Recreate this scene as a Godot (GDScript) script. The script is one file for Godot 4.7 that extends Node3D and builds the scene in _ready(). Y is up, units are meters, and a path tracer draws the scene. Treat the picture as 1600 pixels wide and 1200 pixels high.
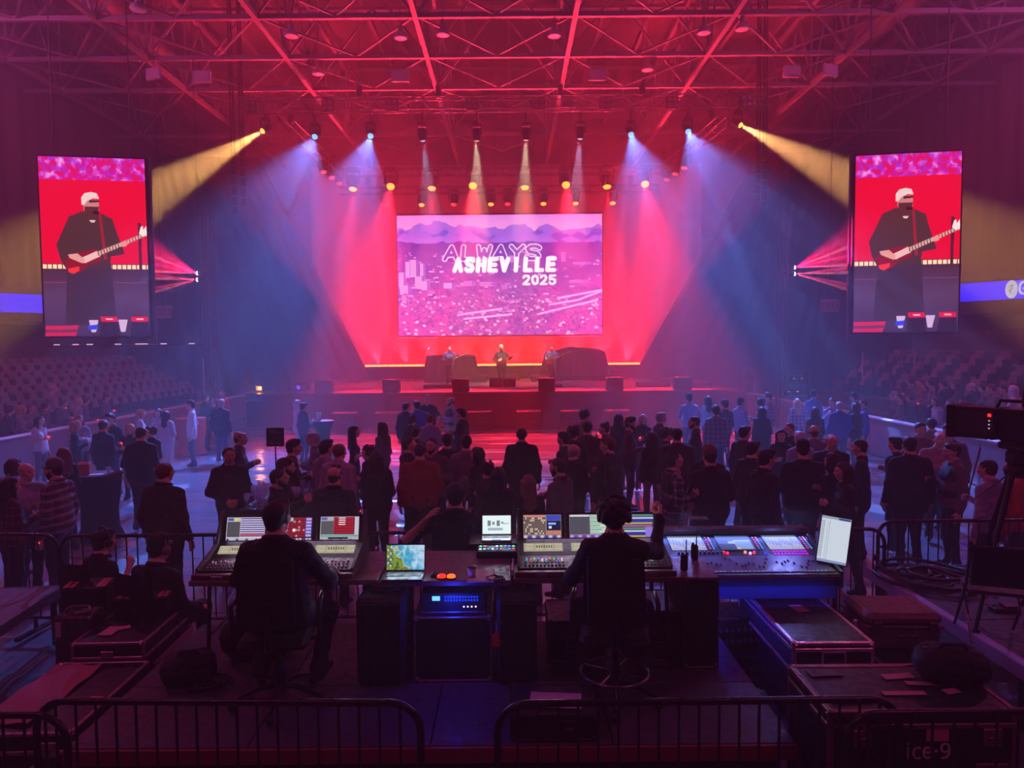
extends Node3D
# Arena concert seen from the sound and light desk at the back of the floor.

const FOCAL := 1111.0                    # focal length for a frame 1600 wide
const EYE := Vector3(0, 3.13, 0)         # floor of the arena is y = 0; the desk platform is 0.61 high
const DECK := 0.61
const STAGE := 1.38
var cam_basis: Basis

func _ready() -> void:
	# camera
	var cam := Camera3D.new()
	cam.name = "camera"
	cam.fov = rad_to_deg(2.0 * atan(600.0 / FOCAL))
	cam.position = EYE
	cam.near = 0.05
	cam.far = 200.0
	cam_basis = Basis(Vector3.RIGHT, deg_to_rad(-3.04)) * Basis(Vector3.BACK, deg_to_rad(-0.5))
	cam.basis = cam_basis
	add_child(cam)
	# air: even stage haze, no sky
	var env := Environment.new()
	env.background_mode = Environment.BG_COLOR
	env.background_color = Color.BLACK
	env.tonemap_mode = Environment.TONE_MAPPER_LINEAR
	env.tonemap_exposure = 1.0
	env.volumetric_fog_enabled = true
	env.volumetric_fog_density = HAZE
	env.volumetric_fog_albedo = Color(1, 1, 1)
	env.volumetric_fog_anisotropy = 0.0
	env.sdfgi_enabled = true
	env.ssao_enabled = true
	env.ssil_enabled = true
	var we := WorldEnvironment.new()
	we.name = "air"
	we.environment = env
	add_child(we)
	noise_rough = noise_tex(0.02, 3, false, ramp2(Color(0.62, 0.62, 0.62), Color(0.95, 0.95, 0.95)))
	noise_norm = noise_tex(0.03, 5, true)
	noise_fine = noise_tex(0.12, 7, true, null, FastNoiseLite.TYPE_CELLULAR)
	big_lights()
	structure()
	stage_rig()
	stage_things()
	crowd()
	front_of_house()
const HAZE := 0.018

# ---------------------------------------------------------------- helpers
class MB:
	var v := PackedVector3Array()
	var n := PackedVector3Array()
	var uv := PackedVector2Array()
	var ix := PackedInt32Array()
	func tri(a: Vector3, b: Vector3, c: Vector3, na: Vector3, nb: Vector3, nc: Vector3, ua := Vector2.ZERO, ub := Vector2.ZERO, uc := Vector2.ZERO) -> void:
		var s := v.size()
		v.append(a); v.append(b); v.append(c)
		n.append(na); n.append(nb); n.append(nc)
		uv.append(ua); uv.append(ub); uv.append(uc)
		if (b - a).cross(c - a).dot(na + nb + nc) > 0.0:
			ix.append(s); ix.append(s + 2); ix.append(s + 1)
		else:
			ix.append(s); ix.append(s + 1); ix.append(s + 2)
	func quad(a: Vector3, b: Vector3, c: Vector3, d: Vector3, nn: Vector3) -> void:
		# uv: a = top left, b = top right, c = bottom right, d = bottom left
		tri(a, b, c, nn, nn, nn, Vector2(0, 0), Vector2(1, 0), Vector2(1, 1))
		tri(a, c, d, nn, nn, nn, Vector2(0, 0), Vector2(1, 1), Vector2(0, 1))
	func quad2(a: Vector3, b: Vector3, c: Vector3, d: Vector3) -> MB:
		var nn := (d - a).cross(b - a).normalized()
		quad(a, b, c, d, nn)
		return self
	func box(c: Vector3, s: Vector3, bev := 0.0, bs := Basis()) -> MB:
		var h := s * 0.5
		var b: float = minf(bev, minf(h.x, minf(h.y, h.z)) * 0.9)
		var ax := [Vector3(1, 0, 0), Vector3(0, 1, 0), Vector3(0, 0, 1)]
		var P := func(i: int, sg: Vector3) -> Vector3:
			var q := Vector3(sg.x * (h.x - b), sg.y * (h.y - b), sg.z * (h.z - b))
			q[i] = sg[i] * h[i]
			return c + bs * q
		for i in 3:
			var j := (i + 1) % 3
			var k := (i + 2) % 3
			for sg in [1.0, -1.0]:
				var q: Array[Vector3] = []
				for e in [[-1, 1], [1, 1], [1, -1], [-1, -1]]:
					var w := Vector3()
					w[i] = sg; w[j] = e[0]; w[k] = e[1]
					q.append(P.call(i, w))
				quad(q[0], q[1], q[2], q[3], bs * (ax[i] * sg))
		if b > 0.0:
			for i in 3:
				var j := (i + 1) % 3
				var k := (i + 2) % 3
				for e in [[-1, 1], [1, 1], [1, -1], [-1, -1]]:
					var w1 := Vector3(); var w2 := Vector3()
					w1[i] = -1; w1[j] = e[0]; w1[k] = e[1]
					w2[i] = 1; w2[j] = e[0]; w2[k] = e[1]
					var nj: Vector3 = bs * (ax[j] * float(e[0]))
					var nk: Vector3 = bs * (ax[k] * float(e[1]))
					var nm := (nj + nk).normalized()
					quad(P.call(j, w1), P.call(j, w2), P.call(k, w2), P.call(k, w1), nm)
			for x in [-1.0, 1.0]:
				for y in [-1.0, 1.0]:
					for z in [-1.0, 1.0]:
						var w := Vector3(x, y, z)
						var nn := (bs * w).normalized()
						tri(P.call(0, w), P.call(1, w), P.call(2, w), nn, nn, nn)
		return self
	func tube(pts: Array, r: float, sides := 8, closed := false, r_end := -1.0) -> MB:
		var m := pts.size()
		var rings := []
		var up := Vector3.UP
		for i in m:
			var t: Vector3
			if closed:
				t = pts[(i + 1) % m] - pts[(i - 1 + m) % m]
			else:
				t = pts[mini(i + 1, m - 1)] - pts[maxi(i - 1, 0)]
			t = t.normalized()
			if i == 0:
				up = Vector3.UP if absf(t.y) < 0.9 else Vector3.RIGHT
			var x := up.cross(t)
			if x.length() < 0.001:
				x = Vector3.RIGHT.cross(t) + Vector3(0, 0, 0.001).cross(t)
			x = x.normalized()
			var y := t.cross(x).normalized()
			up = y
			var rr: float = r if r_end < 0.0 else lerpf(r, r_end, float(i) / float(m - 1))
			var ring := []
			for k in sides:
				var a := TAU * k / sides
				var nn := x * cos(a) + y * sin(a)
				ring.append([pts[i] + nn * rr, nn])
			rings.append(ring)
		for i in (m if closed else m - 1):
			var A: Array = rings[i]
			var B: Array = rings[(i + 1) % m]
			for k in sides:
				var k2 := (k + 1) % sides
				tri(A[k][0], A[k2][0], B[k2][0], A[k][1], A[k2][1], B[k2][1])
				tri(A[k][0], B[k2][0], B[k][0], A[k][1], B[k2][1], B[k][1])
		if not closed:
			for e in [0, m - 1]:
				var t: Vector3 = (pts[1] - pts[0]).normalized() * -1.0 if e == 0 else (pts[m - 1] - pts[m - 2]).normalized()
				for k in range(1, sides - 1):
					tri(rings[e][0][0], rings[e][k][0], rings[e][k + 1][0], t, t, t)
		return self
	func bar(a: Vector3, b: Vector3, w: float, h := -1.0) -> MB:
		# square bar from a to b
		var t := (b - a).normalized()
		var up := Vector3.UP if absf(t.y) < 0.95 else Vector3.RIGHT
		var x := up.cross(t).normalized()
		var y := t.cross(x)
		return box((a + b) * 0.5, Vector3(w, w if h < 0.0 else h, a.distance_to(b)), 0.0, Basis(x, y, t))
	func lathe(prof: Array, segs := 16, xf := Transform3D()) -> MB:
		# prof: Vector2(radius, height) from bottom to top, hard edges kept by repeating a point
		for i in prof.size() - 1:
			var p: Vector2 = prof[i]
			var q: Vector2 = prof[i + 1]
			if p.distance_to(q) < 1e-6:
				continue
			var d := (q - p).normalized()
			var nr := Vector2(d.y, -d.x)
			var np := nr
			var nq := nr
			if i > 0 and p.distance_to(prof[i - 1]) > 1e-6:
				var d0: Vector2 = (p - prof[i - 1]).normalized()
				np = (nr + Vector2(d0.y, -d0.x)).normalized()
			if i + 2 < prof.size() and q.distance_to(prof[i + 2]) > 1e-6:
				var d1: Vector2 = (prof[i + 2] - q).normalized()
				nq = (nr + Vector2(d1.y, -d1.x)).normalized()
			for k in segs:
				var a := TAU * k / segs
				var b := TAU * (k + 1) / segs
				var ca := Vector3(cos(a), 0, sin(a))
				var cb := Vector3(cos(b), 0, sin(b))
				var A := xf * (ca * p.x + Vector3(0, p.y, 0))
				var B := xf * (cb * p.x + Vector3(0, p.y, 0))
				var C := xf * (cb * q.x + Vector3(0, q.y, 0))
				var D := xf * (ca * q.x + Vector3(0, q.y, 0))
				var nA := (xf.basis * (ca * np.x + Vector3(0, np.y, 0))).normalized()
				var nB := (xf.basis * (cb * np.x + Vector3(0, np.y, 0))).normalized()
				var nC := (xf.basis * (cb * nq.x + Vector3(0, nq.y, 0))).normalized()
				var nD := (xf.basis * (ca * nq.x + Vector3(0, nq.y, 0))).normalized()
				if p.x > 1e-6:
					tri(A, B, C, nA, nB, nC)
				if q.x > 1e-6:
					tri(A, C, D, nA, nC, nD)
		return self
	func prism(poly: PackedVector2Array, depth: float, xf := Transform3D()) -> MB:
		# outline in the x/y plane, from z = 0 to z = depth
		var t := Geometry2D.triangulate_polygon(poly)
		for z in [0.0, depth]:
			var nn := (xf.basis * Vector3(0, 0, 1.0 if z > 0.0 else -1.0)).normalized()
			for i in range(0, t.size(), 3):
				tri(xf * Vector3(poly[t[i]].x, poly[t[i]].y, z), xf * Vector3(poly[t[i + 1]].x, poly[t[i + 1]].y, z), xf * Vector3(poly[t[i + 2]].x, poly[t[i + 2]].y, z), nn, nn, nn)
		var cw := Geometry2D.is_polygon_clockwise(poly)
		for i in poly.size():
			var a := poly[i]
			var b := poly[(i + 1) % poly.size()]
			var d := (b - a).normalized()
			var nn := (xf.basis * (Vector3(d.y, -d.x, 0) * (-1.0 if cw else 1.0))).normalized()
			quad(xf * Vector3(a.x, a.y, 0), xf * Vector3(b.x, b.y, 0), xf * Vector3(b.x, b.y, depth), xf * Vector3(a.x, a.y, depth), nn)
		return self
	func grid(nu: int, nv: int, f: Callable) -> MB:
		# smooth sheet: f(u, v) -> Vector3
		var p := PackedVector3Array()
		for j in nv + 1:
			for i in nu + 1:
				p.append(f.call(float(i) / nu, float(j) / nv))
		var s := v.size()
		for j in nv + 1:
			for i in nu + 1:
				var a := p[j * (nu + 1) + mini(i + 1, nu)] - p[j * (nu + 1) + maxi(i - 1, 0)]
				var b := p[mini(j + 1, nv) * (nu + 1) + i] - p[maxi(j - 1, 0) * (nu + 1) + i]
				v.append(p[j * (nu + 1) + i])
				n.append(a.cross(b).normalized())
				uv.append(Vector2(float(i) / nu, float(j) / nv))
		for j in nv:
			for i in nu:
				var q := s + j * (nu + 1) + i
				for e in [q, q + nu + 1, q + 1, q + 1, q + nu + 1, q + nu + 2]:
					ix.append(e)
		return self
	func add(o: MB, xf := Transform3D()) -> MB:
		var s := v.size()
		var flip := xf.basis.determinant() < 0.0
		v.append_array(xf * o.v)
		var nb := xf.basis.inverse().transposed()
		for q in o.n:
			n.append((nb * q).normalized())
		uv.append_array(o.uv)
		for i in range(0, o.ix.size(), 3):
			ix.append(s + o.ix[i])
			ix.append(s + o.ix[i + (2 if flip else 1)])
			ix.append(s + o.ix[i + (1 if flip else 2)])
		return self
	func arrays() -> Array:
		var a := []
		a.resize(Mesh.ARRAY_MAX)
		a[Mesh.ARRAY_VERTEX] = v
		a[Mesh.ARRAY_NORMAL] = n
		a[Mesh.ARRAY_TEX_UV] = uv
		a[Mesh.ARRAY_INDEX] = ix
		return a
	func mesh() -> ArrayMesh:
		var m := ArrayMesh.new()
		if ix.size():
			m.add_surface_from_arrays(Mesh.PRIMITIVE_TRIANGLES, arrays())
		return m

var taken := {}
func numbered(called: String) -> String:
	var k: int = taken.get(called, 0)
	taken[called] = k + 1
	return called if k == 0 else "%s_%03d" % [called, k]

func tag(o: Node, label: String, category: String, group := "", kind := "") -> Node:
	o.set_meta("label", label)
	if category: o.set_meta("category", category)
	if group: o.set_meta("group", group)
	if kind: o.set_meta("kind", kind)
	return o

func thing(called: String, label: String, category: String, at := Vector3.ZERO, turn := 0.0, group := "") -> Node3D:
	var o := Node3D.new()
	o.name = numbered(called)
	add_child(o)
	o.position = at
	o.rotation.y = turn
	tag(o, label, category, group)
	return o

func obj(called: String, m: Variant, material: Material, parent: Node = self) -> MeshInstance3D:
	var o := MeshInstance3D.new()
	o.mesh = m.mesh() if m is MB else m
	if material: o.material_override = material
	o.name = numbered(called) if parent == self else called
	parent.add_child(o, true)
	return o

func struct(called: String, m: Variant, material: Material, label := "", parent: Node = self) -> MeshInstance3D:
	var o := obj(called, m, material, parent)
	if parent == self: o.set_meta("kind", "structure")
	if label: o.set_meta("label", label)
	return o

func dup(src: Node3D, at: Vector3, turn: float, label := "", group := "") -> Node3D:
	var r: Node3D = src.duplicate()
	r.name = numbered(String(src.name).rstrip("0123456789").rstrip("_"))
	add_child(r)
	r.position = at
	r.rotation.y = turn
	if label: r.set_meta("label", label)
	if group: r.set_meta("group", group)
	return r

# ---------------------------------------------------------------- materials
var mats := {}
var noise_rough: NoiseTexture2D
var noise_norm: NoiseTexture2D
var noise_fine: NoiseTexture2D

func noise_tex(freq: float, seed_: int, as_normal := false, ramp: Gradient = null, kind := FastNoiseLite.TYPE_SIMPLEX_SMOOTH, size := 256) -> NoiseTexture2D:
	var t := NoiseTexture2D.new()
	var fn := FastNoiseLite.new()
	fn.noise_type = kind
	fn.frequency = freq
	fn.seed = seed_
	fn.fractal_octaves = 4
	t.width = size; t.height = size
	t.seamless = true
	t.noise = fn
	t.as_normal_map = as_normal
	t.bump_strength = 4.0
	if ramp: t.color_ramp = ramp
	return t

func ramp2(a: Color, b: Color, p := 0.3, q := 0.7) -> Gradient:
	var g := Gradient.new()
	g.offsets = PackedFloat32Array([p, q])
	g.colors = PackedColorArray([a, b])
	return g

# plain surface: colour (as seen, sRGB), roughness, metal, grain = "none" "skin" "cloth" "wear"
func mat(c: Color, rough := 0.7, metal := 0.0, grain := "wear") -> StandardMaterial3D:
	var key := "%s|%.2f|%.2f|%s" % [c.to_html(), rough, metal, grain]
	if mats.has(key): return mats[key]
	var m := StandardMaterial3D.new()
	m.albedo_color = c
	m.roughness = rough
	m.metallic = metal
	if grain == "wear" or grain == "cloth":
		m.uv1_triplanar = true
		m.uv1_scale = Vector3.ONE * (2.0 if grain == "wear" else 6.0)
		m.roughness_texture = noise_rough
		m.roughness = minf(1.0, rough * 1.25)
		m.normal_enabled = true
		m.normal_texture = noise_norm if grain == "wear" else noise_fine
		m.normal_scale = 0.12 if grain == "wear" else 0.45
	mats[key] = m
	return m

func glow(c: Color, energy := 1.0, tex: Texture2D = null) -> StandardMaterial3D:
	var m := StandardMaterial3D.new()
	m.albedo_color = Color(0.02, 0.02, 0.02)
	m.roughness = 0.35
	m.emission_enabled = true
	m.emission = c
	m.emission_energy_multiplier = energy
	if tex:
		m.emission_texture = tex
		m.emission_operator = BaseMaterial3D.EMISSION_OP_MULTIPLY
	return m

func glass(a := 0.12, c := Color(0.9, 0.95, 1.0)) -> StandardMaterial3D:
	var key := "glass%s%.2f" % [c.to_html(), a]
	if mats.has(key): return mats[key]
	var m := StandardMaterial3D.new()
	m.transparency = BaseMaterial3D.TRANSPARENCY_ALPHA
	m.albedo_color = Color(c, a)
	m.roughness = 0.06
	mats[key] = m
	return m

# ---------------------------------------------------------------- places: where a line of sight of the survey meets a depth or a level
func ray(x: float, y: float) -> Vector3:
	return cam_basis * Vector3((x - 800.0) / FOCAL, -(y - 600.0) / FOCAL, -1.0)
func at(x: float, y: float, depth: float) -> Vector3:
	var d := ray(x, y)
	return EYE + d * (depth / -d.z)
func on(x: float, y: float, level: float) -> Vector3:
	var d := ray(x, y)
	return EYE + d * ((level - EYE.y) / d.y)

func spot(from: Vector3, to: Vector3, c: Color, energy: float, half: float, blend := 0.3, size := 0.05, parent: Node = self) -> SpotLight3D:
	var l := SpotLight3D.new()
	l.name = "lamp_light"
	l.light_color = c
	l.light_energy = energy
	l.spot_angle = half
	l.spot_angle_attenuation = blend
	l.light_size = size
	l.spot_range = 90.0
	l.spot_attenuation = 2.0
	l.shadow_enabled = true
	parent.add_child(l, true)
	var up := Vector3.UP if absf((to - from).normalized().y) < 0.98 else Vector3.RIGHT
	l.look_at_from_position(from, to, up)
	return l
func omni(p: Vector3, c: Color, energy: float, size := 0.1, parent: Node = self) -> OmniLight3D:
	var l := OmniLight3D.new()
	l.name = "lamp_light"
	l.light_color = c
	l.light_energy = energy
	l.light_size = size
	l.omni_range = 90.0
	l.omni_attenuation = 2.0
	l.shadow_enabled = true
	parent.add_child(l, true)
	l.position = p
	return l
func area(p: Vector3, to: Vector3, sz: Vector2, c: Color, energy: float, parent: Node = self) -> AreaLight3D:
	var l := AreaLight3D.new()
	l.name = "panel_light"
	l.light_color = c
	l.light_energy = energy
	l.area_size = sz
	l.area_range = 90.0
	l.shadow_enabled = true
	parent.add_child(l, true)
	var up := Vector3.UP if absf((to - p).normalized().y) < 0.98 else Vector3.BACK
	l.look_at_from_position(p, to, up)
	return l

# ---------------------------------------------------------------- lights of the house
func big_lights() -> void:
	# purple wash lamps on the pipes above and behind the desk and along the sides
	for s in [-1.0, 1.0]:
		omni(Vector3(s * 9.0, 16.5, 1.0), Color(0.86, 0.32, 0.68), 38.0, 0.15)
		omni(Vector3(s * 17.0, 13.0, -18.0), Color(0.9, 0.33, 0.68), 60.0, 0.15)

# ---------------------------------------------------------------- the hall
func structure() -> void:
	# floor: a sheet cover that lies in shallow folds across the hall
	var fn := FastNoiseLite.new()
	fn.seed = 4
	fn.frequency = 1.0
	var fl := MB.new()
	fl.box(Vector3(0, -0.16, -22), Vector3(52, 0.2, 56))
	fl.grid(90, 520, func(u: float, w: float) -> Vector3:
		var x := -13.0 + 26.0 * u
		var z := 1.0 - 30.0 * w
		var h := fn.get_noise_2d(x * 0.13, z * 0.95) * 0.06 + fn.get_noise_2d(x * 0.25 + 40.0, z * 2.0) * 0.022
		return Vector3(x, -0.055 + h, z))
	struct("floor", fl, mat(Color(0.5, 0.5, 0.54), 0.17, 0.0, "skin"), "grey sheet floor cover lying in shallow folds")
	var dark := mat(Color(0.2, 0.18, 0.21), 0.9)
	struct("wall_left", MB.new().box(Vector3(-22.15, 9, -21), Vector3(0.3, 18.4, 54.6)), dark)
	struct("wall_right", MB.new().box(Vector3(22.15, 9, -21), Vector3(0.3, 18.4, 54.6)), dark)
	struct("wall_back", MB.new().box(Vector3(0, 9, -48.15), Vector3(44, 18.4, 0.3)), dark)
	struct("wall_front", MB.new().box(Vector3(0, 9, 6.15), Vector3(44, 18.4, 0.3)), dark)
	struct("ceiling", MB.new().box(Vector3(0, 18.3, -21), Vector3(44.6, 0.3, 54.6)), mat(Color(0.28, 0.26, 0.28), 0.85), "ribbed roof deck above the steel trusses")
	roof()
	tiers()

func roof() -> void:
	var steel := mat(Color(0.5, 0.46, 0.48), 0.6, 0.0)
	var low := 14.1
	# purlins under the deck
	for i in 21:
		var x := -21.0 + 2.1 * i
		struct("trim_purlin", MB.new().box(Vector3(x, 17.98, -21), Vector3(0.14, 0.34, 54)), steel)
	# long chords, running towards the stage
	var chords := [-19.0, -13.7, -8.4, -3.1, 2.2, 7.5, 12.8, 18.1]
	var idx := 0
	for x in chords:
		var t := thing("roof_chord", "pale steel roof chord running to the stage, %s" % ORD[idx], "roof beam", Vector3(x, 0, 0), 0.0, "long roof chords")
		obj("lower_chord", MB.new().box(Vector3(0, low, -24), Vector3(0.17, 0.17, 40)), steel, t)
		obj("upper_chord", MB.new().box(Vector3(0, low + 3.3, -24), Vector3(0.15, 0.15, 40)), steel, t)
		for k in 12:
			var z0 := -4.2 - 3.3 * k
			obj("web_member", MB.new().bar(Vector3(0, low, z0), Vector3(0, low + 3.3, z0 - 1.65), 0.08), steel, t)
			obj("web_member", MB.new().bar(Vector3(0, low + 3.3, z0 - 1.65), Vector3(0, low, z0 - 3.3), 0.08), steel, t)
		idx += 1
	# cross trusses
	var names := ["nearest above the crowd", "second from the desk", "third from the desk", "fourth from the desk", "farthest, above the stage"]
	idx = 0
	for z in [-20.9, -24.2, -27.5, -30.8, -37.4]:
		var t := thing("roof_truss", "pale steel roof truss across the hall, %s" % names[idx], "roof truss", Vector3(0, 0, z), 0.0, "cross roof trusses")
		obj("lower_chord", MB.new().box(Vector3(0, low, 0), Vector3(43.6, 0.16, 0.16)), steel, t)
		obj("upper_chord", MB.new().box(Vector3(0, low + 3.3, 0), Vector3(43.6, 0.14, 0.14)), steel, t)
		for k in 8:
			var x0: float = chords[k]
			for s in [-1.0, 1.0]:
				obj("web_member", MB.new().bar(Vector3(x0, low, 0), Vector3(x0 + s * 2.65, low + 3.3, 0), 0.085), steel, t)
			obj("post", MB.new().bar(Vector3(x0, low, 0), Vector3(x0, low + 3.3, 0), 0.07), steel, t)
			# flat bracing between this cross truss and the next
			obj("bracing", MB.new().bar(Vector3(x0, low + 0.02, 0), Vector3(x0 + 2.65, low + 0.02, -3.3), 0.06), steel, t)
			obj("bracing", MB.new().bar(Vector3(x0 + 5.3, low + 0.02, 0), Vector3(x0 + 2.65, low + 0.02, -3.3), 0.06), steel, t)
		idx += 1
	# a duct under the deck on each side
	for s in [-1.0, 1.0]:
		tag(obj("air_duct", MB.new().tube([Vector3(s * 15.6, 16.6, 2), Vector3(s * 15.6, 16.6, -20), Vector3(s * 15.6, 16.6, -46)], 0.55, 20), mat(Color(0.5, 0.48, 0.5), 0.5, 0.2)), "round air duct hung high beside the %s wall" % ("left" if s < 0 else "right"), "duct", "round air ducts")
	# high-bay lamps, switched off
	var spots := [[455, 57, 24.2, "above the left yellow beam"], [626, 60, 24.2, "left of the middle roof chord"], [692, 55, 24.2, "just right of the left middle chord"], [866, 57, 24.2, "left of the right middle chord"], [1100, 52, 24.2, "above the right yellow lamp"], [497, 116, 28, "low over the left blue lamps"], [1012, 110, 28, "low over the right blue lamps"], [1160, 46, 24.2, "outermost on the right"], [216, 16, 22, "near the upper left corner"]]
	var hb: Node3D = null
	for s in spots:
		var p := at(s[0], s[1], s[2])
		if hb == null:
			hb = thing("high_bay_lamp", "", "ceiling lamp", p)
			obj("reflector", MB.new().lathe([Vector2(0.24, 0), Vector2(0.25, 0.02), Vector2(0.2, 0.14), Vector2(0.1, 0.22), Vector2(0.1, 0.22), Vector2(0.08, 0.42), Vector2(0, 0.44)], 18), mat(Color(0.75, 0.72, 0.72), 0.5, 0.3), hb)
			obj("lens", MB.new().lathe([Vector2(0, -0.03), Vector2(0.18, -0.01), Vector2(0.235, 0.01), Vector2(0, 0.015)], 18), mat(Color(0.85, 0.85, 0.82), 0.4), hb)
			obj("stem", MB.new().tube([Vector3(0, 0.42, 0), Vector3(0, 18.1 - p.y, 0)], 0.015, 6), steel, hb)
			tag(hb, "unlit round high-bay lamp under the roof, %s" % s[3], "ceiling lamp", "unlit high-bay lamps")
		else:
			var d := dup(hb, p, 0.0, "unlit round high-bay lamp under the roof, %s" % s[3], "unlit high-bay lamps")
			(d.get_node("stem") as MeshInstance3D).mesh = MB.new().tube([Vector3(0, 0.42, 0), Vector3(0, 18.1 - p.y, 0)], 0.015, 6).mesh()
	# pale panels hung in the roof
	for s in [[625, 119, 27, 0.0, "left of the truss hoists"], [933, 117, 27, 0.0, "right of the truss hoists"], [1237, 112, 27, 0.1, "over the right yellow beam"], [1297, 110, 26, 0.4, "tilted, outermost on the right"], [240, 115, 26, -0.4, "tilted, outermost on the left"], [315, 120, 26, 0.0, "over the left yellow beam"]]:
		var p := at(s[0], s[1], s[2])
		var pt := thing("hanging_panel", "small pale square panel hung below the roof, %s" % s[4], "panel", p, s[3], "pale panels under the roof")
		obj("board", MB.new().box(Vector3.ZERO, Vector3(0.66, 0.42, 0.12), 0.02), mat(Color(0.72, 0.66, 0.68), 0.7), pt)
		for q in [-0.25, 0.25]:
			obj("hanger", MB.new().tube([Vector3(q, 0.2, 0), Vector3(q, 18.15 - p.y, 0)], 0.008, 5), steel, pt)

func tiers() -> void:
	var concrete := mat(Color(0.26, 0.24, 0.26), 0.85)
	for s in [-1.0, 1.0]:
		var side := "left" if s < 0 else "right"
		var x0 := -12.9 if s < 0 else 11.0
		var z1 := -34.0 if s < 0 else -30.0
		var m := MB.new()
		for r in 9:
			var xa: float = x0 + s * 0.85 * r
			var w: float = absf(s * 22.0 - xa)
			m.box(Vector3(xa + s * w * 0.5, 0.2 + 0.2 * r, (z1 - 13.0) * 0.5), Vector3(w, 0.4 + 0.4 * r, absf(z1 + 13.0)))
		struct("trim_tiers_%s" % side, m, concrete, "dark concrete seating steps along the %s side" % side)
		# dasher boards in front of the seats
		var xb: float = x0 - s * 0.75
		var b := thing("dasher_board", "low dasher board with a pale rail in front of the %s seats" % side, "barrier", Vector3(xb, 0, -13), 0.0, "dasher boards")
		for k in 8:
			obj("panel", MB.new().box(Vector3(0, 0.5, -1.2 - 2.4 * k), Vector3(0.12, 1.0, 2.38), 0.01), mat(Color(0.5, 0.4, 0.47), 0.5), b)
		obj("rail", MB.new().box(Vector3(0, 1.03, -9.6), Vector3(0.2, 0.06, 19.2), 0.015), mat(Color(0.85, 0.78, 0.82), 0.4), b)
		# drape that closes off the upper seats
		var dz := -46.0
		struct("trim_upper_drape_%s" % side, MB.new().grid(260, 1, func(u: float, w: float) -> Vector3:
			return Vector3(s * (20.6 + 0.12 * sin(u * 260.0) + 0.05 * sin(u * 91.0)), 5.6 + 9.0 * w, 2.0 + (dz - 2.0) * u)), mat(Color(0.3, 0.27, 0.3), 0.9, 0.0, "cloth"), "dark pleated drape hung over the upper %s seats" % side)
		struct("trim_balcony_%s" % side, MB.new().box(Vector3(s * 20.6, 4.95, -22), Vector3(2.8, 1.3, 48)), concrete, "balcony edge above the %s seats" % side)
	# folding seats
	var seat: Node3D = null
	var sm := mat(Color(0.42, 0.34, 0.38), 0.45)
	for s in [-1.0, 1.0]:
		var x0 := -12.9 if s < 0 else 11.0
		for r in range(0, 5):
			for k in range(0, 26):
				var z: float = -16.2 - 0.62 * k
				var x: float = x0 + s * (0.85 * r + 0.5)
				var px := 800.0 + FOCAL * x / -z
				if px < -12 or px > 1612 or (s > 0 and z < -29.0): continue
				if s > 0 and (r < 2 or (r + k) % 2 == 0): continue
				if s < 0 and r < 1: continue
				var p := Vector3(x, 0.4 + 0.4 * r, z)
				var lb := "empty folding seat with a pale raised pan in the %s tiers" % ("left" if s < 0 else "right")
				var gp := "empty folding seats in the %s tiers" % ("left" if s < 0 else "right")
				if seat == null:
					seat = thing("stadium_chair", lb, "seat", p, PI / 2, gp)
					obj("backrest", MB.new().box(Vector3(0, 0.62, 0.2), Vector3(0.46, 0.5, 0.045), 0.02, Basis(Vector3.RIGHT, 0.2)), sm, seat)
					obj("seat_pan", MB.new().box(Vector3(0, 0.52, 0.05), Vector3(0.42, 0.36, 0.05), 0.02, Basis(Vector3.RIGHT, 0.35)), sm, seat)
					for q in [-0.25, 0.25]:
						obj("standard", MB.new().box(Vector3(q, 0.3, 0.1), Vector3(0.04, 0.6, 0.3), 0.01), mat(Color(0.1, 0.1, 0.1), 0.6), seat)
					seat.rotation.y = s * PI / 2
				else:
					dup(seat, p, s * PI / 2, lb, gp)

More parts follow.
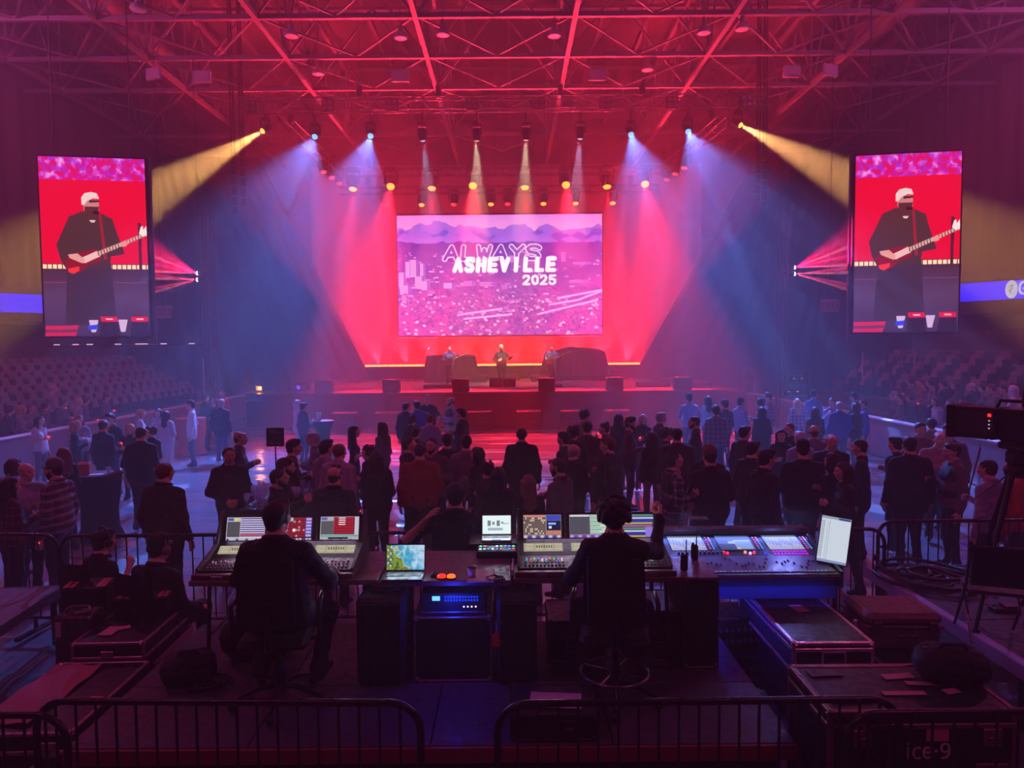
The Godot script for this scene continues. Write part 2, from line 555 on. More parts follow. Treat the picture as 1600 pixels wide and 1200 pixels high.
# ---------------------------------------------------------------- lamps and trusses
const ORD := ["leftmost", "second from left", "third from left", "just left of middle", "just right of middle", "third from right", "second from right", "rightmost"]
var rig_black := Color(0.05, 0.05, 0.055)
func head_lamp(p: Vector3, target: Vector3, c: Color, lens_c: Color, energy: float, half: float, blend: float, label: String, group: String, size := 0.2, hang := 0.0, called := "moving_head_light", lens_e := 4.0) -> Node3D:
	var t := thing(called, label, "stage light", p, 0.0, group)
	var dir := (target - p).normalized()
	var black := mat(rig_black, 0.5)
	obj("base", MB.new().box(Vector3(0, size * 2.1, 0), Vector3(size * 1.7, size * 0.5, size * 1.7), 0.02), black, t)
	var y := MB.new()
	for s in [-1.0, 1.0]:
		y.box(Vector3(s * size * 0.95, size * 0.95, 0), Vector3(size * 0.22, size * 2.0, size * 0.6), 0.01)
	y.box(Vector3(0, size * 1.85, 0), Vector3(size * 2.1, size * 0.2, size * 0.6), 0.01)
	obj("yoke", y, black, t)
	if hang > size * 2.3:
		obj("clamp", MB.new().box(Vector3(0, (size * 2.3 + hang) * 0.5, 0), Vector3(0.06, hang - size * 2.3, 0.06), 0.01).box(Vector3(0, hang, 0), Vector3(0.06, 0.05, 0.5 if called == "moving_head_light" else 0.58), 0.01), black, t)
	var up := Vector3.UP if absf(dir.y) < 0.98 else Vector3.RIGHT
	var x := dir.cross(up).normalized()
	var xf := Transform3D(Basis(x, dir, x.cross(dir)), Vector3.ZERO)
	obj("housing", MB.new().lathe([Vector2(0, -size * 1.5), Vector2(size * 0.5, -size * 1.5), Vector2(size * 0.75, -size * 1.2), Vector2(size * 0.8, size * 0.2), Vector2(size * 0.72, size * 0.95), Vector2(size * 0.72, size * 0.95), Vector2(size * 0.62, size * 0.95), Vector2(size * 0.6, size * 0.8), Vector2(size * 0.6, size * 0.8), Vector2(0, size * 0.8)], 16, xf), black, t)
	obj("lens", MB.new().lathe([Vector2(0, size * 0.85), Vector2(size * 0.6, size * 0.85), Vector2(size * 0.55, size * 1.0), Vector2(size * 0.3, size * 1.12), Vector2(0, size * 1.16)], 16, xf), glow(lens_c, lens_e), t)
	if energy > 0.0:
		spot(p + dir * size * 1.0, target, c, energy, half, blend, size * 0.25, t)
	return t

func box_truss(called: String, label: String, a: Vector3, b: Vector3, w: float, group := "") -> Node3D:
	var t := thing(called, label, "truss", a, 0.0, group)
	var alu := mat(Color(0.35, 0.34, 0.36), 0.4, 0.6)
	var d := b - a
	var z := d.normalized()
	var x := Vector3.UP.cross(z).normalized() if absf(z.y) < 0.9 else Vector3.RIGHT
	var y := z.cross(x)
	var n := int(d.length() / w)
	var lace := MB.new()
	for cx in [-0.5, 0.5]:
		for cy in [-0.5, 0.5]:
			obj("chord", MB.new().tube([(x * cx + y * cy) * w, (x * cx + y * cy) * w + d], 0.028, 8), alu, t)
	for i in n:
		var p := d * (float(i) / n)
		var q := d * (float(i + 1) / n)
		var f := 1.0 if i % 2 == 0 else -1.0
		for e in [[x, y], [y, x]]:
			for s in [-0.5, 0.5]:
				lace.bar(p + (e[0] * s - e[1] * 0.5 * f) * w, q + (e[0] * s + e[1] * 0.5 * f) * w, 0.022)
	obj("lacing", lace, alu, t).set_meta("kind", "stuff")
	return t

func hoist(p: Vector3, label: String, top := 18.17) -> void:
	var t := thing("chain_hoist", label, "hoist", p, 0.0, "chain hoists")
	obj("motor", MB.new().box(Vector3(0, 0.35, 0), Vector3(0.22, 0.42, 0.28), 0.03), mat(rig_black, 0.5), t)
	obj("chain", MB.new().tube([Vector3(0, 0.5, 0), Vector3(0, top - p.y, 0)], 0.014, 6), mat(Color(0.5, 0.5, 0.5), 0.4, 0.7), t)
	obj("hook", MB.new().tube([Vector3(0, 0, 0), Vector3(0.05, 0.06, 0), Vector3(0, 0.16, 0)], 0.015, 6), mat(Color(0.5, 0.5, 0.5), 0.4, 0.7), t)

func stage_rig() -> void:
	var yellow := Color(1, 0.71, 0.42)
	var blue := Color(0.31, 0.5, 1)
	var red := Color(1, 0.12, 0.2)
	# front truss and its lamps
	var ft := at(800, 162, 30)
	box_truss("lighting_truss", "long black lighting truss across the hall in front of the stage", Vector3(-11.2, ft.y, -30), Vector3(10.7, ft.y, -30), 0.5, "lighting trusses")
	for e in [[684, 150, "left"], [876, 150, "right"], [560, 150, "far left"], [1005, 150, "far right"]]:
		hoist(Vector3(at(e[0], 150, 30).x, ft.y + 0.27, -30.25), "black chain hoist on the front lighting truss, %s of the middle" % e[2])
	var hg := ft.y - 0.31
	var gh := "moving heads on the front truss"
	var L := [
		[415, 203, at(30, 425, 22.5), yellow, Color(1, 0.8, 0.35), 2900.0, 9.0, 0.6, "yellow moving head lamp at the left end of the front truss"],
		[493, 212, on(250, 770, 0), blue, Color(0.4, 0.7, 1), 820.0, 18.0, 0.7, "blue moving head lamp beside the left yellow lamp"],
		[580, 210, on(430, 740, 0), blue, Color(0.4, 0.7, 1), 820.0, 18.0, 0.7, "blue moving head lamp, third from the left yellow end"],
		[660, 213, at(700, 585, 33), Color(0.75, 0.72, 1), Color(0.6, 0.8, 1), 330.0, 11.0, 0.5, "dim blue moving head lamp above the left guitarist"],
		[745, 213, at(745, 585, 33), Color(1, 0.86, 0.78), Color(0.9, 0.7, 0.6), 480.0, 11.0, 0.5, "white moving head lamp, left of the middle pair"],
		[822, 212, at(812, 585, 33), Color(1, 0.86, 0.78), Color(0.9, 0.7, 0.6), 480.0, 11.0, 0.5, "white moving head lamp, right of the middle pair"],
		[907, 210, at(880, 585, 33), Color(0.75, 0.72, 1), Color(0.6, 0.8, 1), 330.0, 11.0, 0.5, "dim blue moving head lamp above the covered gear"],
		[985, 208, on(1130, 735, 0), blue, Color(0.4, 0.7, 1), 820.0, 18.0, 0.7, "blue moving head lamp, third from the right yellow end"],
		[1074, 204, on(1330, 760, 0), blue, Color(0.4, 0.7, 1), 820.0, 18.0, 0.7, "blue moving head lamp beside the right yellow lamp"],
		[1152, 194, at(1575, 410, 22.5), yellow, Color(1, 0.8, 0.35), 2900.0, 9.0, 0.6, "yellow moving head lamp at the right end of the front truss"],
	]
	for e in L:
		var p := at(e[0], e[1] - 1, 30)
		var t := head_lamp(p, e[2], e[3], e[4], e[5], e[6], e[7], e[8], gh, 0.2, hg - p.y, "moving_head_light", 2.5)
		if e[3] == blue: rays(t, e[2] - p)
	var k := 0
	for x in [393, 513, 613, 738, 842, 945, 1049, 1165]:
		var p := at(x, 164 - (x - 800) * 0.009, 29.82)
		var t := thing("blinder_light", "switched-off four-cell blinder on the front truss, %s" % ORD[k], "stage light", p, 0.0, "four-cell blinders")
		obj("frame", MB.new().box(Vector3(0, 0, 0.1), Vector3(0.5, 0.5, 0.1), 0.02).box(Vector3(0, ft.y - 0.25 - p.y, 0.08), Vector3(0.1, 0.06, 0.06)), mat(rig_black, 0.5), t)
		for c in [[-1, -1], [1, -1], [-1, 1], [1, 1]]:
			obj("cell", MB.new().lathe([Vector2(0, 0), Vector2(0.04, 0.0), Vector2(0.1, 0.06), Vector2(0.1, 0.06), Vector2(0.08, 0.065), Vector2(0, 0.04)], 12, Transform3D(Basis(Vector3.RIGHT, PI / 2), Vector3(c[0] * 0.12, c[1] * 0.12, 0.15))), mat(Color(0.6, 0.55, 0.55), 0.25, 0.5), t)
		k += 1
	# angled side trusses with three red lamps each
	for s in [[[452, 196, 30.5], [535, 275, 36.5], "left", [[470, 265, 34.0], [490, 274, 35.0], [507, 283, 36.0]], 900], [[1128, 190, 30.5], [1036, 268, 36.5], "right", [[1092, 258, 34.0], [1073, 268, 35.0], [1055, 277, 36.0]], 620]]:
		var a := at(s[0][0], s[0][1], s[0][2])
		var b := at(s[1][0], s[1][1], s[1][2])
		box_truss("lighting_truss", "slanted lighting truss running back to the stage on the %s" % s[2], a, b, 0.4, "lighting trusses")
		var off := Vector3.UP.cross((b - a).normalized()).normalized() * 0.2 + Vector3(0, 0.22, 0)
		hoist(a.lerp(b, 0.1) + off, "chain hoist at the front of the slanted %s truss" % s[2])
		hoist(a.lerp(b, 0.9) + off, "chain hoist at the back of the slanted %s truss" % s[2])
		var j := 0
		for q in s[3]:
			var p := at(q[0], q[1] - 3, q[2])
			var on_truss := a.lerp(b, clampf((q[2] - 30.5) / 6.0, 0.0, 1.0))
			p.x = on_truss.x
			head_lamp(p, Vector3(p.x * 0.75, 1.4, p.z + 3.0), red, Color(1, 0.35, 0.3), 120.0, 13.0, 0.7, "small red lamp under the slanted %s truss, %s" % [s[2], ["nearest the hall", "middle one", "nearest the stage"][j]], "red lamps under the slanted trusses", 0.26, on_truss.y - 0.2 - p.y, "wash_light", 1.2)
			j += 1
	# two rows of red wash lamps over the stage
	for row in [[[552, 611, 675, 739, 820, 884, 948, 1007], 288, 37.0, "upper", 0.34, 560.0], [[603, 659, 709, 767, 793, 849, 899, 957], 316, 39.0, "lower", 0.26, 220.0]]:
		var y0 := at(800, row[1] - 11, row[2]).y
		var xl := at(530, 280, row[2]).x
		var xr := at(1030, 280, row[2]).x
		box_truss("lighting_truss", "black lighting truss over the stage, %s row of red lamps" % row[3], Vector3(xl, y0 + 0.3, -row[2]), Vector3(xr, y0 + 0.3, -row[2]), 0.35, "lighting trusses")
		for x in [xl + 1.5, xr - 1.5]:
			hoist(Vector3(x, y0 + 0.485, -row[2] - 0.175), "chain hoist over the %s red row, %s end" % [row[3], "left" if x < 0 else "right"])
		k = 0
		for x in row[0]:
			var p := at(x, row[1] - (x - 800) * 0.009 - 3, row[2])
			var dim: float = 0.35 if row[3] == "lower" and k in [0, 2, 4] else 1.0
			head_lamp(p, Vector3(p.x, 1.4, p.z + 4.0) if k % 2 == 0 or row[3] == "lower" else Vector3(p.x * 0.9, 0, -24.5), red, Color(1, 0.42, 0.12) if dim == 1.0 else Color(0.9, 0.2, 0.2), row[5] * dim * (3.2 if k % 2 == 1 and row[3] == "upper" else 1.0), 13.0, 0.7, "glowing amber wash lamp, %s in the %s red row over the stage" % [ORD[k], row[3]], "red wash lamps over the stage", row[4], y0 + 0.12 - p.y, "wash_light", 9.0 * dim)
			k += 1
	side_lasers()
	back_of_stage()

# a prism in the blue lamps splits off narrow rays
func rays(t: Node3D, dir: Vector3) -> void:
	var d := dir.normalized()
	var x := d.cross(Vector3.UP).normalized()
	var y := x.cross(d)
	for i in 7:
		var a := deg_to_rad(-15.0 + 5.0 * i)
		var b := deg_to_rad([4.0, -6.0, 8.0, -2.0, 6.0, -8.0, 2.0][i])
		var p := t.position + d * 0.2
		spot(p, p + d + x * tan(a) + y * tan(b), Color(0.4, 0.6, 1), 2600.0, 1.0, 0.8, 0.03, t)

# pairs of small lamps on the side towers that throw pink rays across the side screens
func side_lasers() -> void:
	for s in [[308, 427, 437, -1.0, "left"], [1242, 418, 428, 1.0, "right"]]:
		var base := at(s[0], s[1], 27)
		var tw := box_truss("truss_tower", "slim black truss tower behind the %s side screen" % s[4], Vector3(base.x - s[3] * 0.45, 0.02, -27), Vector3(base.x - s[3] * 0.45, 8.2, -27), 0.3, "side truss towers")
		for j in 2:
			var p := at(s[0], s[1 + j], 27)
			var t := thing("beam_light", "small white-hot beam lamp on the %s tower, %s" % [s[4], "upper" if j == 0 else "lower"], "stage light", p, 0.0, "beam lamps on the side towers")
			obj("body", MB.new().box(Vector3(-s[3] * 0.2, 0, 0), Vector3(0.34, 0.16, 0.16), 0.03), mat(rig_black, 0.5), t)
			obj("lens", MB.new().lathe([Vector2(0, 0), Vector2(0.07, 0), Vector2(0.07, 0.02), Vector2(0.04, 0.045), Vector2(0, 0.05)], 12, Transform3D(Basis(Vector3.BACK, -s[3] * PI / 2), Vector3(-s[3] * 0.02, 0, 0))), glow(Color(1, 0.75, 0.85), 14.0), t)
			var fan: Array = [[-62, 0.9], [-42, 2.0], [-24, 1.6], [-5, 2.0]] if j == 0 else [[-12, 2.0], [-3, 1.6], [22, 1.2], [32, 1.2]]
			var n := 0
			for e in fan:
				var q := at(s[0] + s[3] * 125.0, s[1 + j] + e[0] * 1.15, 22.2)
				spot(p + Vector3(s[3] * 0.02, 0, 0), q, Color(1, 0.12, 0.35) if n % 2 == 0 else Color(1, 0.4, 0.5), 3600.0 * e[1], 1.3, 0.6, 0.01, t)
				n += 1
			if j == 0:
				spot(p + Vector3(s[3] * 0.02, 0, 0), at(s[0] + s[3] * 125.0, s[1] - 45, 22.2), Color(1, 0.03, 0.35), 700.0, 13.0, 0.6, 0.01, t)

func back_of_stage() -> void:
	var black := mat(Color(0.07, 0.06, 0.07), 0.8)
	var st := struct("trim_stage", MB.new().box(Vector3(-0.3, STAGE - 0.06, -35.5), Vector3(19.2, 0.12, 16.2), 0.02), mat(Color(0.14, 0.11, 0.12), 0.55), "dark stage deck")
	struct("trim_stage_skirt", MB.new().box(Vector3(-0.3, (STAGE - 0.12) * 0.5, -35.3), Vector3(18.9, STAGE - 0.12, 15.4)), mat(Color(0.16, 0.12, 0.14), 0.9, 0.0, "cloth"), "black cloth skirt round the stage")
	# low risers at the back and under the players' gear
	struct("trim_riser", MB.new().box(Vector3(-0.55, STAGE + 0.3, -40.2), Vector3(16.2, 0.6, 3.0), 0.02), black, "long black riser under the backdrop")
	for e in [[665, 760, 35.5, 0.28], [830, 965, 35.5, 0.28]]:
		var a := at(e[0], 590, e[2])
		var b := at(e[1], 590, e[2])
		struct("trim_riser", MB.new().box(Vector3((a.x + b.x) * 0.5, STAGE + 0.14, -36.3), Vector3(b.x - a.x, e[3], 2.6), 0.02), black, "low riser on the stage floor")
	# LED footlight strip
	var a := at(570, 570, 38.75)
	var b := at(1000, 567, 38.75)
	var y := STAGE + 0.6
	var ls := thing("light_strip", "thin bright amber light strip along the foot of the backdrop", "light strip", Vector3((a.x + b.x) * 0.5, y, -38.85))
	var w := b.x - a.x
	obj("housing", MB.new().box(Vector3(0, 0.05, 0), Vector3(w, 0.1, 0.16), 0.01), black, ls)
	obj("tube_light", MB.new().box(Vector3(0, 0.12, 0.04), Vector3(w, 0.16, 0.06), 0.02), glow(Color(1, 0.6, 0.3), 4.5), ls)
	# its red lamps shine up the cloth and out over the hall
	for i in 10:
		var x := -w * 0.5 + w * (i + 0.5) / 10.0
		var p := ls.position + Vector3(x, 0.22, 0.0)
		var lean := 0.1 * (i - 4.5)
		spot(p, p + Vector3(lean * 0.9, 4.0, 2.6), Color(1, 0.17, 0.27), 250.0 if absf(i - 4.5) < 2.0 else 700.0, 26.0, 0.15, 0.05, ls)
	area(ls.position + Vector3(0, 0.1, -0.4), ls.position + Vector3(0, 4.0, -2.6), Vector2(w, 0.15), Color(1, 0.075, 0.06), 330.0, ls)
	# backdrop cloth in soft folds, and black wings
	var bd := obj("backdrop_cloth", MB.new().grid(220, 4, func(u: float, v: float) -> Vector3:
		return Vector3(-11.5 + 22.5 * u, STAGE + 0.55 + 11.6 * v, -41.4 + 0.07 * sin(u * 88.0 + sin(u * 31.0) * 2.0) * (1.0 - 0.5 * v))), mat(Color(0.62, 0.58, 0.58), 0.85, 0.0, "cloth"))
	tag(bd, "wide pale backdrop cloth lit red behind the big screen", "backdrop")
	# black legs drawn back in a slant, so that the cloth shows as a wide V
	for s in [-1.0, 1.0]:
		var q0 := at(569, 571, 38.5) if s < 0 else at(1001, 567, 38.5)
		var q1 := at(432, 300, 38.5) if s < 0 else at(1150, 300, 38.5)
		var slope := (q1.x - q0.x) / (q1.y - q0.y)
		var wd := obj("wing_drape", MB.new().grid(150, 24, func(u: float, v: float) -> Vector3:
			var yy := 0.05 + 13.2 * v
			var xi := q0.x + slope * (yy - q0.y)
			return Vector3(lerpf(xi, s * 21.0, u), yy, -38.5 + 1.2 * u + 0.07 * sin(u * 105.0))), mat(Color(0.035, 0.03, 0.04), 0.95, 0.0, "cloth"))
		tag(wd, "tall black drape with a slanting inner edge on the %s of the stage" % ("left" if s < 0 else "right"), "drape", "black side drapes")
	# the big screen
	var sc := thing("video_screen", "big wide video screen with purple city view and white lettering above the stage", "screen")
	var tl := at(621, 337, 38.0); var tr := at(940, 334, 38.0); var br := at(941, 522, 38.0); var bl := at(623, 525, 38.0)
	tl.x = bl.x; tr.x = br.x
	obj("picture", MB.new().quad2(tl, tr, br, bl), glow(Color.WHITE, 1.8, big_picture()), sc)
	obj("cabinet", MB.new().box((tl + br) * 0.5 - Vector3(0, 0, 0.12), Vector3(tr.x - tl.x + 0.1, tl.y - bl.y + 0.2, 0.2), 0.02), black, sc)
	area((tl + br) * 0.5 + Vector3(0, 0, 0.05), (tl + br) * 0.5 + Vector3(0, -1.2, 6), Vector2(tr.x - tl.x, tl.y - bl.y), Color(0.75, 0.3, 0.85), 5.0, sc)
	for f in [0.15, 0.85]:
		var q := tl.lerp(tr, f)
		obj("hanger", MB.new().tube([q, Vector3(q.x, 18.17, q.z - 0.1)], 0.02, 6), mat(Color(0.3, 0.3, 0.3), 0.5), sc)
	# side screens
	var pic := glow(Color.WHITE, 1.5, side_picture())
	for e in [["left", [66, 250], [217, 249], [231, 523], [76, 524], 0.16], ["right", [1342, 244], [1494, 244], [1491, 516], [1337, 517], -0.16]]:
		var c := at((e[1][0] + e[3][0]) * 0.5, (e[1][1] + e[3][1]) * 0.5, 22.0)
		var wd := 3.0
		var hh := 5.42
		var t := thing("video_screen", "tall %s side screen showing a guitarist in a pale cap" % e[0], "screen", c, e[5], "tall side screens")
		obj("picture", MB.new().quad2(Vector3(-wd * 0.5, hh * 0.5, 0), Vector3(wd * 0.5, hh * 0.5, 0), Vector3(wd * 0.5, -hh * 0.5, 0), Vector3(-wd * 0.5, -hh * 0.5, 0)), pic, t)
		obj("cabinet", MB.new().box(Vector3(0, 0, -0.1), Vector3(wd + 0.12, hh + 0.12, 0.16), 0.01), black, t)
		obj("ground_post", MB.new().box(Vector3((wd * 0.5 + 0.12) * (1.0 if e[5] > 0 else -1.0), -0.1, -0.1), Vector3(0.07, hh + 0.35, 0.1), 0.01), mat(Color(0.3, 0.28, 0.3), 0.5), t)
		for f in [-1.1, 1.1]:
			obj("hanger", MB.new().tube([Vector3(f, hh * 0.5, -0.1), Vector3(f, 18.17 - c.y, -0.1)], 0.02, 6), mat(Color(0.2, 0.2, 0.2), 0.5), t)
		var l := area(Vector3.ZERO, Vector3(0, 0, 1), Vector2(wd, hh), Color(1, 0.1, 0.25), 2.0, t)
		l.transform = Transform3D(Basis(Vector3.UP, PI), Vector3(0, 0, 0.06))

# ---------------------------------------------------------------- pictures on the screens
func fill_poly(im: Image, poly: Array, c: Color) -> void:
	var y0 := im.get_height()
	var y1 := 0
	for p in poly:
		y0 = mini(y0, int(floor(p[1])))
		y1 = maxi(y1, int(ceil(p[1])))
	for y in range(maxi(y0, 0), mini(y1 + 1, im.get_height())):
		var xs := []
		for i in poly.size():
			var a = poly[i]
			var b = poly[(i + 1) % poly.size()]
			var yy := y + 0.5
			if (a[1] <= yy) != (b[1] <= yy):
				xs.append(a[0] + (yy - a[1]) * (b[0] - a[0]) / (b[1] - a[1]))
		xs.sort()
		for i in range(0, xs.size() - 1, 2):
			var xa := maxi(0, int(round(xs[i])))
			var xb := mini(im.get_width(), int(round(xs[i + 1])))
			if xb > xa:
				im.fill_rect(Rect2i(xa, y, xb - xa, 1), c)

func stroke(im: Image, a: Vector2, b: Vector2, r: float, c: Color) -> void:
	for y in range(maxi(0, int(minf(a.y, b.y) - r)), mini(im.get_height(), int(maxf(a.y, b.y) + r) + 2)):
		for x in range(maxi(0, int(minf(a.x, b.x) - r)), mini(im.get_width(), int(maxf(a.x, b.x) + r) + 2)):
			var p := Vector2(x, y)
			if Geometry2D.get_closest_point_to_segment(p, a, b).distance_squared_to(p) < r * r:
				im.set_pixel(x, y, c)

const GLYPH := {
	"A": [[0, 1, 0.5, 0, 1, 1], [0.2, 0.66, 0.8, 0.66]], "L": [[0.12, 0, 0.12, 1, 0.95, 1]], "W": [[0, 0, 0.25, 1, 0.5, 0.25, 0.75, 1, 1, 0]], "Y": [[0, 0, 0.5, 0.5, 1, 0], [0.5, 0.5, 0.5, 1]],
	"S": [[1, 0.14, 0.75, 0, 0.25, 0, 0, 0.22, 0.2, 0.44, 0.8, 0.56, 1, 0.78, 0.75, 1, 0.25, 1, 0, 0.86]], "H": [[0, 0, 0, 1], [1, 0, 1, 1], [0, 0.5, 1, 0.5]], "E": [[1, 0, 0, 0, 0, 1, 1, 1], [0, 0.5, 0.85, 0.5]],
	"V": [[0, 0, 0.5, 1, 1, 0]], "I": [[0.5, 0, 0.5, 1]], "2": [[0, 0.2, 0.25, 0, 0.75, 0, 1, 0.25, 0.8, 0.5, 0, 1, 1, 1]], "0": [[0.5, 0, 0.1, 0.15, 0, 0.5, 0.1, 0.85, 0.5, 1, 0.9, 0.85, 1, 0.5, 0.9, 0.15, 0.5, 0]],
	"5": [[1, 0, 0.1, 0, 0.05, 0.45, 0.6, 0.38, 1, 0.6, 0.95, 0.85, 0.6, 1, 0.15, 0.97, 0, 0.82]],
}
func write(im: Image, text: String, x: float, y: float, w: float, h: float, gap: float, r: float, c: Color, slant := 0.0) -> void:
	var cw := (w - gap * (text.length() - 1)) / text.length()
	for i in text.length():
		var x0 := x + i * (cw + gap)
		for line in GLYPH[text[i]]:
			for k in range(0, line.size() - 2, 2):
				var a := Vector2(x0 + line[k] * cw + slant * (1.0 - line[k + 1]) * h, y + line[k + 1] * h)
				var b := Vector2(x0 + line[k + 2] * cw + slant * (1.0 - line[k + 3]) * h, y + line[k + 3] * h)
				stroke(im, a, b, r, c)

func big_picture() -> ImageTexture:
	var W := 1024
	var H := 604
	var im := Image.create(W, H, false, Image.FORMAT_RGB8)
	var fn := FastNoiseLite.new()
	fn.seed = 11
	fn.frequency = 1.0
	fn.fractal_octaves = 3
	var r := RandomNumberGenerator.new()
	r.seed = 5
	# sky, then ranges of hills, each nearer one deeper in tone
	for y in H:
		var f := clampf(y / 90.0, 0, 1)
		im.fill_rect(Rect2i(0, y, W, 1), Color(0.86, 0.52, 0.92).lerp(Color(0.95, 0.66, 0.9), f))
	var peaks := [[62, 26, 0.006, Color(0.55, 0.4, 0.88)], [92, 22, 0.008, Color(0.36, 0.28, 0.8)], [112, 34, 0.005, Color(0.56, 0.38, 0.9)], [138, 14, 0.01, Color(0.33, 0.22, 0.72)]]
	for i in peaks.size():
		var e = peaks[i]
		for x in W:
			var top: float = e[0] + fn.get_noise_2d(x * e[2] * 1.2, i * 17.3) * e[1] * 1.6
			if i == 0: top -= 26.0 * exp(-pow((x - 195) / 60.0, 2))
			if i == 2: top -= 30.0 * exp(-pow((x - 250) / 110.0, 2))
			im.fill_rect(Rect2i(x, int(top), 1, H - int(top)), e[3])
			if i == 2:
				for y in range(int(top), 160):
					var q := clampf((y - top) / 60.0, 0, 1)
					im.set_pixel(x, y, Color(e[3]).lerp(Color(0.66, 0.46, 0.93), q))
	# wooded plain with the town in it
	for y in range(140, H):
		var dy := (y - 140.0) / (H - 140.0)
		for x in W:
			var s := 1.0 / (0.12 + dy * 0.9)
			var n1 := fn.get_noise_2d(x * 0.035 * (0.5 + s * 0.3), y * 0.06 * (0.5 + s * 0.3))
			var n2 := fn.get_noise_2d(x * 0.22 + 90.0, y * 0.3)
			var n3 := fn.get_noise_2d(x * 0.004, y * 0.006 + 33.0)
			var c := Color(0.33, 0.2, 0.68).lerp(Color(0.62, 0.26, 0.72), clampf(dy * 1.5 + n3 * 0.8, 0, 1))
			c = c.lerp(Color(0.9, 0.6, 0.95), clampf((n2 - 0.15) * 2.2, 0, 0.75) * clampf(dy * 5.0, 0.15, 1))
			c = c.lerp(Color(0.3, 0.14, 0.6), clampf((-n1 - 0.1) * 1.6, 0, 0.7))
			im.set_pixel(x, y, c)
	for i in 330:
		var dy := pow(r.randf(), 1.3)
		var x := r.randf() * W
		var y := 185.0 + dy * 300.0
		if x > 330 and x < 1024 and r.randf() < 0.4: continue
		var w := r.randf_range(6, 22) * (0.6 + dy)
		var h := r.randf_range(3, 12) * (0.6 + dy)
		im.fill_rect(Rect2i(int(x), int(y), int(w), int(h)), Color(0.93, 0.72, 0.98).lerp(Color(0.7, 0.4, 0.85), r.randf()))
		im.fill_rect(Rect2i(int(x), int(y + h), int(w), int(h * 0.4)), Color(0.36, 0.18, 0.62))
	for e in [[6, 285, 36, 70], [40, 232, 30, 80], [64, 222, 42, 86], [112, 240, 26, 62], [10, 350, 60, 40], [86, 306, 50, 60], [120, 330, 40, 45], [20, 400, 34, 60], [640, 190, 18, 50], [690, 180, 26, 80], [700, 165, 14, 30], [820, 190, 22, 46], [760, 205, 30, 30], [560, 205, 28, 34], [330, 330, 60, 26], [410, 336, 90, 20], [230, 340, 60, 26], [520, 350, 40, 20], [880, 240, 90, 12], [860, 330, 100, 14]]:
		im.fill_rect(Rect2i(e[0], e[1], e[2], e[3]), Color(0.92, 0.72, 0.97) if e[0] < 300 else Color(0.8, 0.48, 0.9))
		im.fill_rect(Rect2i(e[0] + e[2] * 2 / 3, e[1], e[2] / 3, e[3]), Color(0.62, 0.38, 0.85))
		for wy in range(e[1] + 5, e[1] + e[3] - 4, 7):
			for wx in range(e[0] + 3, e[0] + e[2] - 3, 6):
				im.fill_rect(Rect2i(wx, wy, 3, 4), Color(0.5, 0.28, 0.78))
	# wooded foreground, pink crowns
	for i in 1500:
		var dy := pow(r.randf(), 0.8)
		var x := r.randf() * W
		var y := 400.0 + dy * 204.0
		if absf(x - (700 + (604 - y) * 0.9)) < 26.0: continue
		var c := Color(0.8, 0.3, 0.72).lerp(Color(0.45, 0.18, 0.66), r.randf())
		if r.randf() < 0.12: c = Color(0.95, 0.72, 0.9)
		stroke(im, Vector2(x, y), Vector2(x + 5, y + 1), 3.0 + 4.0 * dy, c)
		stroke(im, Vector2(x - 1, y - 3), Vector2(x + 2, y - 3), 2.0, c.lightened(0.3))
	for e in [[800, 420, 1024, 380], [760, 452, 900, 430], [900, 430, 1024, 385], [700, 500, 1000, 430], [300, 500, 520, 470], [330, 520, 560, 500]]:
		stroke(im, Vector2(e[0], e[1]), Vector2(e[2], e[3]), 5.0, Color(0.9, 0.7, 0.98))
	# lettering
	write(im, "ALWAYS", 236, 158, 470, 62, 22, 13, Color(0.97, 0.93, 1), 0.1)
	write(im, "ALWAYS", 236, 158, 470, 62, 22, 8, Color(0.42, 0.24, 0.74), 0.1)
	write(im, "ASHEVILLE", 284, 220, 498, 58, 26, 11, Color(1, 1, 1), 0.08)
	write(im, "2025", 630, 306, 158, 42, 16, 6, Color(1, 1, 1), 0.0)
	return ImageTexture.create_from_image(im)

